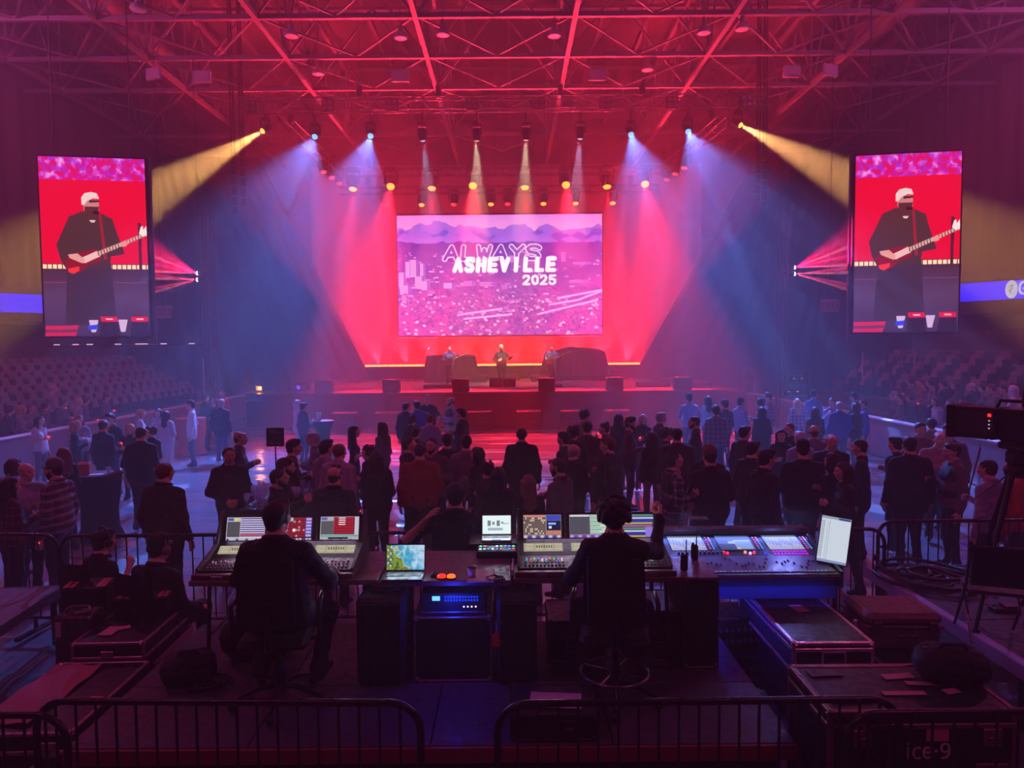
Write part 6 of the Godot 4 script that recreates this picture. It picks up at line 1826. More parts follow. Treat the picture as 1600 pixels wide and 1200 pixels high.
	for q in [[-0.3, 1.75], [-0.05, 1.75], [0.25, 1.75], [0.1, 1.25], [-0.25, 1.25]]:
		obj("unit", MB.new().box(Vector3(q[0], q[1], 0), Vector3(0.18, 0.22, 0.3), 0.02), black, rack)
		obj("indicator_light", MB.new().box(Vector3(q[0], q[1] + 0.04, 0.155), Vector3(0.08, 0.03, 0.012), 0.004), glow(Color(1, 0.55, 0.3), 1.6), rack)
	var hr := thing("hand_rail", "pale metal stair rail at the right stage end", "rail", Vector3(at(1170, 614, 28).x, 0, -28))
	for x in [-0.2, 0.2]:
		obj("post", MB.new().tube([Vector3(x, 0.02, 0), Vector3(x, 2.2, 0)], 0.025, 8), mat(Color(0.6, 0.55, 0.58), 0.4, 0.5), hr)
	for y in [1.0, 1.6, 2.2]:
		obj("rail", MB.new().tube([Vector3(-0.2, y, 0), Vector3(0.2, y, 0)], 0.025, 8), mat(Color(0.6, 0.55, 0.58), 0.4, 0.5), hr)
	# pole frames by the side stage
	for e in [[145, 566, 27.6, 4.2, "left of the left tower"], [317, 560, 27.8, 4.0, "left of the stage"], [1348, 550, 27.6, 4.4, "right of the stage"], [1429, 548, 26.0, 4.2, "at the right seats"]]:
		var q := at(e[0], e[1], e[2])
		var t := thing("pole_stand", "slim pale pole stand " + e[4], "pole", Vector3(q.x, 0, -e[2]), 0.0, "pole stands beside the stage")
		obj("pole", MB.new().tube([Vector3(0, 0.03, 0), Vector3(0, maxf(2.0, q.y), 0)], 0.028, 8), mat(Color(0.7, 0.65, 0.7), 0.4, 0.3), t)
		obj("base", MB.new().lathe([Vector2(0, 0), Vector2(0.3, 0), Vector2(0.3, 0.02), Vector2(0.04, 0.05), Vector2(0, 0.05)], 16), black, t)
	# line of small lamps on a pipe under the left screen
	var a := at(75, 541, 25.0); var b := at(320, 541, 25.0)
	var pipe := thing("pipe", "thin lit pipe hung level below the left side screen", "pipe", a)
	obj("tube", MB.new().tube([Vector3.ZERO, Vector3(b.x - a.x, 0.02, 0)], 0.03, 8), mat(Color(0.3, 0.28, 0.3), 0.4, 0.5), pipe)
	for f in [0.06, 0.18, 0.27, 0.45, 0.58, 0.62, 0.74, 0.92]:
		obj("small_lamp", MB.new().box(Vector3((b.x - a.x) * f, 0.05, 0.03), Vector3(0.22, 0.03, 0.03), 0.008), glow(Color(0.9, 0.75, 0.85), 1.6), pipe)
	for f in [0.02, 0.98]:
		obj("hanger", MB.new().tube([Vector3((b.x - a.x) * f, 0, 0), Vector3((b.x - a.x) * f, 18.17 - a.y, 0)], 0.01, 5), mat(Color(0.2, 0.2, 0.2), 0.5), pipe)
	# bundles of cable that hang from the front truss
	for e in [[367, 245, 333, "left, outer"], [381, 245, 320, "left, inner"], [1184, 235, 315, "right, inner"], [1194, 235, 325, "right, outer"]]:
		var q0 := at(e[0], e[1], 30.4); var q1 := at(e[0], e[2], 30.4)
		var t := thing("cable_pick", "bundle of black cable hanging beside the front truss, " + e[3], "cable", q1, 0.0, "hanging cable bundles")
		var h := 18.17 - q1.y
		for x in [-0.05, 0.05]:
			obj("cable", MB.new().tube([Vector3(x, 0, 0), Vector3(x * 1.3, h * 0.5, 0.02), Vector3(x, h, 0)], 0.045, 8), black, t)
		for i in 6:
			obj("tie", MB.new().box(Vector3(0, 0.3 + 0.42 * i, 0), Vector3(0.22, 0.03, 0.11), 0.01), mat(Color(0.6, 0.55, 0.6), 0.5), t)
	# ribbon boards
	for e in ["left", "right"]:
		var s := -1.0 if e == "left" else 1.0
		var q: Array = [at(-20, 457, 25.85), at(69, 461, 29.0), at(69, 489, 29.0), at(-20, 487, 25.85)] if s < 0 else [at(1496, 444, 30.4), at(1640, 434, 25.2), at(1640, 464, 25.2), at(1496, 472, 30.4)]
		var t := thing("ribbon_board", "bright blue ribbon display on the %s balcony edge" % e, "display")
		obj("display", MB.new().quad2(q[0], q[1], q[2], q[3]), glow(Color(0.04, 0.09, 0.85), 2.4), t)
		var n: Vector3 = ((q[3] - q[0]).cross(q[1] - q[0])).normalized()
		var bk := MB.new().quad2(q[0] - n * 0.02, q[1] - n * 0.02, q[2] - n * 0.02, q[3] - n * 0.02)
		var c: Vector3 = (q[0] + q[1] + q[2] + q[3]) * 0.25
		var ux: Vector3 = (q[1] - q[0]).normalized()
		var bs := Basis(ux, n.cross(ux), n)
		obj("housing", MB.new().box(c - n * 0.14, Vector3(q[0].distance_to(q[1]) + 0.05, q[0].distance_to(q[3]) + 0.04, 0.22), 0.01, bs), black, t)
		if s > 0:
			var pc := at(1581, 452, 27.07)
			pc = pc + n * (0.03 - (pc - c).dot(n))
			obj("emblem_light", MB.new().lathe([Vector2(0, 0), Vector2(0.34, 0), Vector2(0.34, 0.01), Vector2(0, 0.01)], 28, Transform3D(bs * Basis(Vector3.RIGHT, PI / 2), pc)), glow(Color(0.9, 0.92, 1), 0.9), t)
			var lines := MB.new()
			for w in [[Vector2(-0.1, 0.1), Vector2(0.02, 0.14), Vector2(0.08, 0.03)], [Vector2(0.08, 0.03), Vector2(-0.06, -0.02), Vector2(-0.02, -0.14)], [Vector2(0.02, 0.14), Vector2(0.12, 0.16)], [Vector2(-0.06, -0.02), Vector2(-0.14, -0.06)]]:
				var pts := []
				for v in w: pts.append(pc + bs * Vector3(v.x, v.y, 0.014))
				lines.tube(pts, 0.014, 6)
			obj("emblem_mark", lines, mat(Color(0.25, 0.3, 0.6), 0.5), t)
			var te := text_part("GE", 0.5, glow(Color(0.9, 0.92, 1), 1.0), t, at(1603, 450, 26.3), bs, 0.01, "Droid Sans", "sign_lettering")
			te.position += n * (0.03 - (te.position - c).dot(n))
	# exit signs
	for e in [[254, 488, "left", 26.0], [1296, 478, "right", 26.0]]:
		var q := at(e[0], e[1], e[3])
		var t := thing("exit_sign", "pale unlit exit sign hanging on a pole, %s of the stage" % e[2], "sign", q, 0.0, "exit signs")
		obj("panel", MB.new().box(Vector3.ZERO, Vector3(0.68, 0.46, 0.06), 0.015), mat(Color(0.5, 0.42, 0.46), 0.6), t)
		text_part("EXIT", 0.25, mat(Color(0.2, 0.13, 0.16), 0.7), t, Vector3(0, 0, 0.034))
		obj("hanger", MB.new().tube([Vector3(0, 0.2, 0), Vector3(0, 18.17 - q.y, 0)], 0.012, 6), black, t)

# ---------------------------------------------------------------- front of house
func screen_tex(kind: String) -> ImageTexture:
	var W := 192
	var H := 112
	var im := Image.create(W, H, false, Image.FORMAT_RGB8)
	var r := RandomNumberGenerator.new()
	r.seed = hash(kind)
	var R := func(x: int, y: int, w: int, h: int, c: Color) -> void: im.fill_rect(Rect2i(x, y, w, h), c)
	var buttons := func(y: int) -> void:
		for i in 12: R.call(2 + i * 16, y, 13, 12, Color(0.75, 0.75, 0.82) if i % 3 else Color(0.25, 0.3, 0.6))
	match kind:
		"light_a":
			im.fill(Color(0.78, 0.76, 0.8))
			R.call(3, 20, 64, 70, Color(0.32, 0.31, 0.34))
			R.call(4, 3, 30, 13, Color(0.3, 0.36, 0.7)); R.call(36, 3, 20, 13, Color(0.9, 0.85, 0.4))
			for i in 9:
				R.call(70, 4 + i * 10, 120, 5, Color(0.28, 0.18, 0.55))
				R.call(70, 9 + i * 10, 120, 4, Color(0.92, 0.9, 0.95))
			for i in 20: R.call(70 + i * 6, 76, 4, 12, Color(0.7, 0.1, 0.16))
			buttons.call(98)
		"light_b":
			im.fill(Color(0.3, 0.06, 0.12))
			for y in 7:
				for x in 13:
					R.call(3 + x * 12, 4 + y * 13, 10, 10, Color(0.62, 0.12, 0.2) if r.randf() > 0.2 else Color(0.85, 0.55, 0.6))
			for x in [3, 39, 75]: R.call(x, 3, 22, 16, Color(0.55, 0.85, 0.75))
			R.call(96, 54, 14, 14, Color(1, 0.95, 0.95))
			R.call(160, 3, 30, 90, Color(0.42, 0.32, 0.75))
			for i in 6: R.call(162, 6 + i * 15, 26, 9, Color(0.75, 0.7, 0.92))
			buttons.call(98)
		"light_c":
			im.fill(Color(0.72, 0.7, 0.74))
			R.call(3, 20, 62, 62, Color(0.36, 0.35, 0.38))
			R.call(3, 3, 30, 13, Color(0.35, 0.4, 0.75))
			R.call(66, 2, 104, 80, Color(0.4, 0.06, 0.12))
			for y in 6:
				for x in 9: R.call(68 + x * 11, 4 + y * 13, 9, 10, Color(0.72, 0.14, 0.22))
			for y in 4: R.call(90, 4 + y * 10, 34, 5, Color(0.92, 0.88, 0.92))
			R.call(172, 3, 18, 80, Color(0.8, 0.78, 0.86))
			R.call(4, 86, 184, 6, Color(0.3, 0.7, 0.6)); R.call(40, 95, 100, 8, Color(0.08, 0.08, 0.1))
			buttons.call(104)
		"light_d":
			im.fill(Color(0.6, 0.52, 0.5))
			for y in 8:
				for x in 14:
					R.call(2 + x * 8, 12 + y * 10, 6, 8, Color(0.28, 0.24, 0.24) if r.randf() > 0.3 else Color(0.85, 0.75, 0.6))
			R.call(2, 2, 110, 8, Color(0.9, 0.5, 0.5))
			R.call(118, 2, 72, 24, Color(0.25, 0.3, 0.75)); R.call(118, 28, 72, 44, Color(0.06, 0.08, 0.25))
			R.call(126, 36, 40, 10, Color(0.55, 0.75, 1)); R.call(128, 52, 16, 12, Color(0.85, 0.9, 1))
			R.call(118, 74, 72, 14, Color(0.85, 0.5, 0.35))
			for i in 9: R.call(4 + i * 21, 95, 14, 14, Color(0.25, 0.25, 0.8) if i % 2 else Color(0.85, 0.8, 0.95))
		"light_e":
			im.fill(Color(0.5, 0.49, 0.54))
			for y in 8:
				for x in 11: R.call(3 + x * 9, 12 + y * 10, 7, 8, Color(0.18, 0.17, 0.22))
			R.call(2, 2, 100, 8, Color(0.9, 0.88, 0.92))
			R.call(106, 2, 84, 90, Color(0.8, 0.88, 0.8))
			for i in 10: R.call(108, 5 + i * 9, r.randi_range(30, 78), 4, Color(0.35, 0.55, 0.75) if i % 2 else Color(0.6, 0.75, 0.4))
			for i in 9: R.call(4 + i * 21, 95, 14, 14, Color(0.5, 0.2, 0.85) if i % 2 else Color(0.8, 0.6, 0.95))
		"light_f":
			im.fill(Color(0.22, 0.28, 0.6))
			for i in 9: R.call(0, 3 + i * 12, 192, 7, [Color(0.4, 0.6, 0.3), Color(0.85, 0.85, 0.9), Color(0.2, 0.2, 0.7), Color(0.85, 0.7, 0.25), Color(0.75, 0.4, 0.4)][i % 5])
			R.call(150, 60, 40, 50, Color(0.6, 0.5, 0.9))
		"strip":
			im.fill(Color(0.78, 0.74, 0.62))
			for i in 16:
				R.call(i * 12, 6, 10, 60, Color(0.88, 0.84, 0.72) if i % 4 else Color(0.7, 0.78, 0.6))
				R.call(i * 12 + 2, 20, 6, 30, Color(0.45, 0.35, 0.3) if i > 4 and i < 12 else Color(0.75, 0.72, 0.62))
			R.call(0, 84, 192, 28, Color(0.6, 0.6, 0.62))
		"audio_a":
			im.fill(Color(0.62, 0.64, 0.7))
			for i in 12:
				R.call(2 + i * 16, 14, 12, 92, Color(0.76, 0.78, 0.82))
				R.call(5 + i * 16, 20 + (i * 37) % 30, 6, 40, Color(0.42, 0.44, 0.52))
				R.call(2 + i * 16, 2, 12, 9, Color(0.35, 0.4, 0.5))
				R.call(4 + i * 16, 92, 8, 8, Color(0.9, 0.6, 0.4) if i % 3 == 0 else Color(0.5, 0.6, 0.8))
		"audio_b":
			im.fill(Color(0.25, 0.29, 0.38))
			R.call(2, 2, 188, 9, Color(0.4, 0.45, 0.55))
			R.call(92, 36, 94, 70, Color(0.55, 0.68, 0.85)); R.call(92, 36, 94, 8, Color(0.75, 0.85, 0.95))
			R.call(4, 58, 84, 2, Color(0.8, 0.85, 0.9)); R.call(60, 44, 40, 20, Color(0.7, 0.8, 0.9)); R.call(92, 94, 22, 12, Color(0.95, 0.8, 0.4))
		"map":
			var fn := FastNoiseLite.new()
			fn.seed = 3; fn.frequency = 0.02; fn.fractal_octaves = 4
			for y in H:
				for x in W:
					var f := x / float(W) * 1.4 - 0.5 + fn.get_noise_2d(x, y) * 0.5 - (y / float(H) - 0.5) * 0.5
					var c := Color(0.5, 0.6, 0.2).lerp(Color(0.15, 0.25, 0.2), clampf(fn.get_noise_2d(x * 2 + 300, y * 2) * 2.0, 0, 1))
					if f > 0.0: c = Color(0.2, 0.62, 0.78).lerp(Color(0.75, 0.85, 0.95), clampf(f * 1.2 + fn.get_noise_2d(x * 1.5, y * 1.5 + 90), 0, 1))
					if f > -0.06 and f < 0.03: c = Color(0.85, 0.78, 0.6)
					im.set_pixel(x, y, c)
			for i in 7:
				for j in 2: R.call(4 + j * 14, 6 + i * 14, 7, 7, Color(0.85, 0.9, 0.95) if (i + j) % 2 else Color(0.3, 0.4, 0.7))
		"diagram":
			im.fill(Color(0.88, 0.95, 0.95))
			for e in [[34, 30, 22, 34], [66, 38, 16, 18], [96, 30, 22, 34], [128, 38, 14, 12]]: R.call(e[0], e[1], e[2], e[3], Color(0.45, 0.5, 0.55))
			R.call(38, 76, 100, 14, Color(0.5, 0.55, 0.62)); R.call(140, 48, 40, 3, Color(0.3, 0.3, 0.4))
			for i in 8: R.call(44 + i * 12, 80, 8, 6, Color(0.8, 0.85, 0.9))
		"list":
			im.fill(Color(0.85, 0.89, 0.94))
			R.call(0, 0, 192, 6, Color(0.6, 0.66, 0.75)); R.call(110, 1, 78, 5, Color(0.25, 0.3, 0.55))
			R.call(20, 10, 3, 96, Color(0.5, 0.55, 0.62)); R.call(44, 10, 2, 96, Color(0.6, 0.65, 0.7)); R.call(56, 10, 2, 96, Color(0.5, 0.55, 0.6))
			for i in 18: R.call(4, 12 + i * 5, 14, 2, Color(0.55, 0.6, 0.68))
			R.call(0, 106, 192, 6, Color(0.55, 0.6, 0.8))
	return ImageTexture.create_from_image(im)
var screens := {}
func lit(kind: String, e := 1.0) -> StandardMaterial3D:
	var key := "%s%.2f" % [kind, e]
	if not screens.has(key): screens[key] = glow(Color.WHITE, e, screen_tex(kind))
	return screens[key]

# a rectangle facing local +z of basis b
func panel_screen(called: String, c: Vector3, w: float, h: float, b: Basis, m: Material, parent: Node) -> MeshInstance3D:
	return obj(called, MB.new().quad2(c + b * Vector3(-w, h, 0) * 0.5, c + b * Vector3(w, h, 0) * 0.5, c + b * Vector3(w, -h, 0) * 0.5, c + b * Vector3(-w, -h, 0) * 0.5), m, parent)

func lighting_console(label: String, p: Vector3, width: float, kinds: Array, lively: bool) -> void:
	var t := thing("lighting_console", label, "console", p, 0.0, "lighting consoles")
	var body_m := mat(Color(0.11, 0.1, 0.11), 0.5)
	var grey := mat(Color(0.3, 0.28, 0.29), 0.45)
	# wedge: profile x = towards the back, y = up
	var prof := PackedVector2Array([Vector2(0, 0), Vector2(0, 0.055), Vector2(0.22, 0.085), Vector2(0.36, 0.14), Vector2(0.42, 0.17), Vector2(0.58, 0.17), Vector2(0.6, 0)])
	var xf := Transform3D(Basis(Vector3(0, 0, -1), Vector3(0, 1, 0), Vector3(1, 0, 0)), Vector3(-width * 0.5, 0, 0.3))
	obj("body", MB.new().prism(prof, width, xf), body_m, t)
	for s in [-1.0, 1.0]:
		obj("side_cheek", MB.new().prism(PackedVector2Array([Vector2(-0.01, 0), Vector2(-0.01, 0.07), Vector2(0.36, 0.165), Vector2(0.5, 0.4), Vector2(0.54, 0.4), Vector2(0.62, 0)]), 0.02, Transform3D(xf.basis, Vector3(s * (width * 0.5 + 0.01) - 0.01, 0, 0.3))), grey, t)
	# lower touch strips on the slope, monitors behind
	var n := 3
	var cw := width / n
	var bs := Basis(Vector3.RIGHT, -PI * 0.5 + 0.36)
	var slope := Basis(Vector3.RIGHT, -0.95)
	for i in n:
		var cx := -width * 0.5 + cw * (i + 0.5)
		panel_screen("touch_display", Vector3(cx, 0.122, 0.005), cw * 0.82, 0.11, slope, lit("strip", 0.75), t)
		var mon := Basis(Vector3.RIGHT, -0.28)
		var c := Vector3(cx, 0.255, -0.17)
		obj("monitor_housing", MB.new().box(c - mon * Vector3(0, 0, 0.02), Vector3(cw * 0.97, 0.235, 0.035), 0.008, mon), body_m, t)
		panel_screen("monitor_display", c, cw * 0.82, 0.2, mon, lit(kinds[i], 0.95), t)
		# faders and keys
		var base := Vector3(cx, 0.078, 0.19)
		for k in 10:
			var x := cx - cw * 0.36 + cw * 0.08 * k
			obj("fader", MB.new().box(Vector3(x, 0.08, 0.17 + 0.02 * sin(k * 1.7 + i)), Vector3(0.012, 0.02, 0.028), 0.003, Basis(Vector3.RIGHT, 0.13)), mat(Color(0.85, 0.82, 0.84), 0.4) if not lively else glow([Color(0.2, 0.8, 0.9), Color(1, 0.3, 0.2), Color(0.3, 0.9, 0.4), Color(0.4, 0.4, 1), Color(1, 0.9, 0.8)][k % 5], 0.7), t)
		var keys := MB.new()
		for k in 11:
			for j in 2:
				keys.box(Vector3(cx - cw * 0.38 + cw * 0.076 * k, 0.064 + 0.012 * j, 0.26 - 0.035 * j), Vector3(0.016, 0.012, 0.016), 0.003)
		var ko := obj("key", keys, mat(Color(0.4, 0.38, 0.4), 0.5), t)
		ko.set_meta("kind", "stuff")
	area(Vector3(0, 0.26, 0.02), Vector3(0, 0.22, 1), Vector2(width * 0.9, 0.2), Color(0.85, 0.75, 0.9), 0.5, t).transform = Transform3D(Basis(Vector3.UP, PI) * Basis(Vector3.RIGHT, 0.28), Vector3(0, 0.255, -0.14))

func desk(label: String, x0: float, x1: float, z0: float, z1: float, y: float, top: Color, foot: float) -> Node3D:
	var t := thing("desk", label, "table", Vector3((x0 + x1) * 0.5, foot, (z0 + z1) * 0.5), 0.0, "desks of the control position")
	var w := x1 - x0
	var d := z1 - z0
	obj("tabletop", MB.new().box(Vector3(0, y - foot - 0.018, 0), Vector3(w, 0.036, d), 0.006), mat(top, 0.5), t)
	obj("edge_trim", MB.new().box(Vector3(0, y - foot - 0.018, d * 0.5 + 0.004), Vector3(w, 0.04, 0.012), 0.004), mat(Color(0.42, 0.2, 0.2), 0.5), t)
	for a in [-1.0, 1.0]:
		for b in [-1.0, 1.0]:
			obj("leg", MB.new().tube([Vector3(a * (w * 0.5 - 0.1), 0.0, b * (d * 0.5 - 0.06)), Vector3(a * (w * 0.5 - 0.12), y - foot - 0.03, b * (d * 0.5 - 0.09))], 0.016, 8), mat(Color(0.22, 0.19, 0.2), 0.4, 0.5), t)
		obj("leg_brace", MB.new().tube([Vector3(a * (w * 0.5 - 0.11), 0.3, -d * 0.5 + 0.08), Vector3(a * (w * 0.5 - 0.11), 0.3, d * 0.5 - 0.08)], 0.011, 6), mat(Color(0.22, 0.19, 0.2), 0.4, 0.5), t)
	return t

func office_chair(label: String, p: Vector3, seat: float, turn: float, ring: bool) -> void:
	var t := thing("office_chair", label, "chair", p, turn, "office chairs at the desks")
	var b := mat(Color(0.06, 0.055, 0.06), 0.75, 0.0, "cloth")
	var m := mat(Color(0.12, 0.11, 0.12), 0.35, 0.3)
	obj("seat", MB.new().box(Vector3(0, seat - 0.04, 0), Vector3(0.48, 0.08, 0.46), 0.035), b, t)
	obj("backrest", MB.new().grid(14, 14, func(u: float, v: float) -> Vector3:
		return Vector3((u - 0.5) * 0.44 * (1.0 - 0.12 * v), seat + 0.1 + 0.52 * v, 0.26 + 0.05 * v - 0.1 * pow((u - 0.5) * 2.0, 2) * 0.5)).grid(14, 14, func(u: float, v: float) -> Vector3:
		return Vector3((0.5 - u) * 0.44 * (1.0 - 0.12 * v), seat + 0.1 + 0.52 * v, 0.295 + 0.05 * v - 0.1 * pow((u - 0.5) * 2.0, 2) * 0.5)).box(Vector3(0, seat + 0.36, 0.29), Vector3(0.36, 0.46, 0.03), 0.012, Basis(Vector3.RIGHT, 0.1)), b, t)
	obj("back_bar", MB.new().tube([Vector3(0, seat - 0.05, 0.1), Vector3(0, seat - 0.04, 0.3), Vector3(0, seat + 0.3, 0.32)], 0.022, 8), m, t)
	for s in [-1.0, 1.0]:
		obj("armrest", MB.new().tube([Vector3(s * 0.22, seat - 0.06, 0.05), Vector3(s * 0.3, seat - 0.04, 0.05), Vector3(s * 0.3, seat + 0.2, 0.08), Vector3(s * 0.29, seat + 0.21, -0.12)], 0.018, 8), m, t)
	obj("gas_lift", MB.new().lathe([Vector2(0, 0.1), Vector2(0.04, 0.1), Vector2(0.04, 0.25), Vector2(0.026, 0.26), Vector2(0.026, seat - 0.08), Vector2(0, seat - 0.08)], 14), m, t)
	for k in 5:
		var a := TAU * k / 5.0 + 0.3
		var dir := Vector3(cos(a), 0, sin(a))
		obj("foot", MB.new().tube([Vector3(0, 0.13, 0), dir * 0.15 + Vector3(0, 0.125, 0), dir * 0.31 + Vector3(0, 0.075, 0)], 0.024, 8, false, 0.016), m, t)
		obj("caster", MB.new().lathe([Vector2(0, -0.022), Vector2(0.026, -0.022), Vector2(0.03, -0.01), Vector2(0.03, 0.01), Vector2(0.026, 0.022), Vector2(0, 0.022)], 12, Transform3D(Basis(Vector3.UP, -a) * Basis(Vector3.RIGHT, PI / 2), dir * 0.32 + Vector3(0, 0.03, 0))), mat(Color(0.05, 0.05, 0.05), 0.5), t)
	if ring:
		var pts := []
		for i in 28: pts.append(Vector3(cos(TAU * i / 28.0) * 0.24, 0.2, sin(TAU * i / 28.0) * 0.24))
		obj("foot_ring", MB.new().tube(pts, 0.012, 8, true), mat(Color(0.5, 0.48, 0.5), 0.25, 0.8), t)
		for k in 4:
			obj("ring_spoke", MB.new().tube([Vector3(0, 0.2, 0), Vector3(cos(k * PI / 2 + 0.4) * 0.24, 0.2, sin(k * PI / 2 + 0.4) * 0.24)], 0.009, 6), mat(Color(0.5, 0.48, 0.5), 0.25, 0.8), t)

func barricade(label: String, a: Vector3, b: Vector3, h := 1.1, group := "crowd barriers") -> void:
	var t := thing("crowd_barrier", label, "barrier", a, 0.0, group)
	var d := b - a
	var l := d.length()
	t.basis = Basis(d / l, Vector3.UP, (d / l).cross(Vector3.UP))
	var m := mat(Color(0.2, 0.17, 0.18), 0.32, 0.6)
	var r := 0.17
	var pts := []
	for c in [[r, h - r, PI, PI / 2], [l - r, h - r, PI / 2, 0.0]]:
		for i in 7:
			var q: float = lerpf(c[2], c[3], i / 6.0)
			pts.append(Vector3(c[0] + cos(q) * r, c[1] + sin(q) * r, 0))
	var path := [Vector3(0, 0.12, 0)]
	path.append_array(pts)
	path.append(Vector3(l, 0.12, 0))
	obj("frame", MB.new().tube(path, 0.021, 10), m, t)
	obj("lower_rail", MB.new().tube([Vector3(0, 0.16, 0), Vector3(l, 0.16, 0)], 0.018, 8), m, t)
	var n := int(l / 0.115)
	var bar_m := MB.new().tube([Vector3(0, 0.16, 0), Vector3(0, h, 0)], 0.008, 6).mesh()
	for i in range(1, n):
		var x := l * i / n
		var o := obj("bar", bar_m, m, t)
		o.position.x = x
		if x < r or x > l - r:
			var e := minf(x, l - x)
			o.scale.y = (h - r + sqrt(maxf(0.0, r * r - pow(r - e, 2)))) / h
	for x in [0.3, l - 0.3]:
		obj("foot", MB.new().box(Vector3(x, 0.02, 0), Vector3(0.06, 0.04, 0.6), 0.008).box(Vector3(x, 0.09, 0), Vector3(0.03, 0.14, 0.03)), m, t)
	obj("hook", MB.new().box(Vector3(-0.02, h - 0.42, 0), Vector3(0.05, 0.07, 0.07), 0.01), m, t)

func bottle(p: Vector3, label: String) -> void:
	var t := thing("water_bottle", label, "bottle", p, 0.0, "water bottles")
	obj("bottle", MB.new().lathe([Vector2(0, 0), Vector2(0.028, 0), Vector2(0.033, 0.008), Vector2(0.031, 0.05), Vector2(0.033, 0.06), Vector2(0.031, 0.07), Vector2(0.033, 0.085), Vector2(0.033, 0.14), Vector2(0.028, 0.165), Vector2(0.014, 0.195), Vector2(0.013, 0.21), Vector2(0, 0.21)], 20), glass(0.3, Color(0.85, 0.85, 0.95)), t)
	obj("label", MB.new().lathe([Vector2(0.0335, 0.09), Vector2(0.0338, 0.09), Vector2(0.0338, 0.135), Vector2(0.0335, 0.135)], 20), mat(Color(0.8, 0.78, 0.85), 0.5), t)
	obj("cap", MB.new().lathe([Vector2(0, 0.205), Vector2(0.015, 0.205), Vector2(0.015, 0.222), Vector2(0.013, 0.225), Vector2(0, 0.225)], 16), mat(Color(0.85, 0.85, 0.88), 0.4), t)

func laptop(label: String, p: Vector3, w: float, tex: String, e: float, base: Color, turn := 0.0) -> void:
	var t := thing("laptop", label, "laptop", p, turn, "laptops on the desks")
	var m := mat(base, 0.4, 0.2)
	obj("base", MB.new().box(Vector3(0, 0.009, 0.12), Vector3(w, 0.018, w * 0.66), 0.006), m, t)
	obj("keyboard", MB.new().box(Vector3(0, 0.0185, 0.09), Vector3(w * 0.86, 0.004, w * 0.3), 0.001), mat(Color(0.06, 0.06, 0.07), 0.6), t)
	obj("touchpad", MB.new().box(Vector3(0, 0.0185, 0.12 + w * 0.2), Vector3(w * 0.3, 0.003, w * 0.16), 0.001), mat(base.darkened(0.2), 0.4), t)
	var b := Basis(Vector3.RIGHT, -0.2)
	var c := Vector3(0, 0.02, 0.12 - w * 0.33) + b * Vector3(0, w * 0.33, 0)
	obj("lid", MB.new().box(c - b * Vector3(0, 0, 0.006), Vector3(w, w * 0.66, 0.01), 0.004, b), m, t)
	panel_screen("display", c + b * Vector3(0, 0, 0.0005), w * 0.94, w * 0.6, b, lit(tex, e), t)
	area(Vector3.ZERO, Vector3(0, 0, 1), Vector2(w * 0.9, w * 0.55), Color(0.75, 0.85, 0.95), 0.12, t).transform = Transform3D(b * Basis(Vector3.UP, PI), c + b * Vector3(0, 0, 0.01))

func soft_bag(called: String, label: String, p: Vector3, s: Vector3, turn: float, c: Color, category := "bag") -> void:
	var t := thing(called, label, category, p, turn)
	var caps := []
	for x in [-0.3, 0.0, 0.3]:
		caps.append(cp(Vector3(x * s.x, s.y * 0.42, -s.z * 0.15), s.y * 0.36, Vector3(x * s.x, s.y * 0.4, s.z * 0.15), s.y * 0.38))
	obj("body", nets(caps, 0.02, 0.05, 0.02, 1, 4)[0], mat(c, 0.85, 0.0, "cloth"), t)
	obj("strap", MB.new().tube([Vector3(-s.x * 0.25, s.y * 0.75, s.z * 0.1), Vector3(-s.x * 0.15, s.y * 1.0, s.z * 0.16), Vector3(s.x * 0.15, s.y * 1.0, s.z * 0.16), Vector3(s.x * 0.25, s.y * 0.75, s.z * 0.1)], 0.014, 6), mat(c.lightened(0.1), 0.8), t)
	obj("zipper", MB.new().tube([Vector3(-s.x * 0.4, s.y * 0.8, 0), Vector3(s.x * 0.4, s.y * 0.8, 0)], 0.008, 6), mat(Color(0.4, 0.36, 0.38), 0.4, 0.5), t)

func cable_heap(label: String, p: Vector3, r: float, loops: int, c: Color, rr := 0.012, seed_ := 1) -> void:
	var rg := RandomNumberGenerator.new()
	rg.seed = seed_
	var pts := []
	var ox := 0.0
	for i in loops * 18:
		var a := TAU * i / 18.0
		if i % 18 == 0: ox = rg.randf_range(-0.12, 0.12) * r
		var q := r * (0.62 + 0.38 * sin(i * 0.21 + seed_))
		pts.append(Vector3(cos(a) * q + ox, rr + rr * 1.6 * (i / 18) / 2.0 + 0.004 * sin(i * 1.7), sin(a) * q + ox))
	pts.append(pts[-1] + Vector3(r * 0.6, -pts[-1].y + rr, r * 0.3))
	var o := obj("cable_coil", MB.new().tube(pts, rr, 7), mat(c, 0.5))
	o.position = p
	tag(o, label, "cable", "coils of cable")

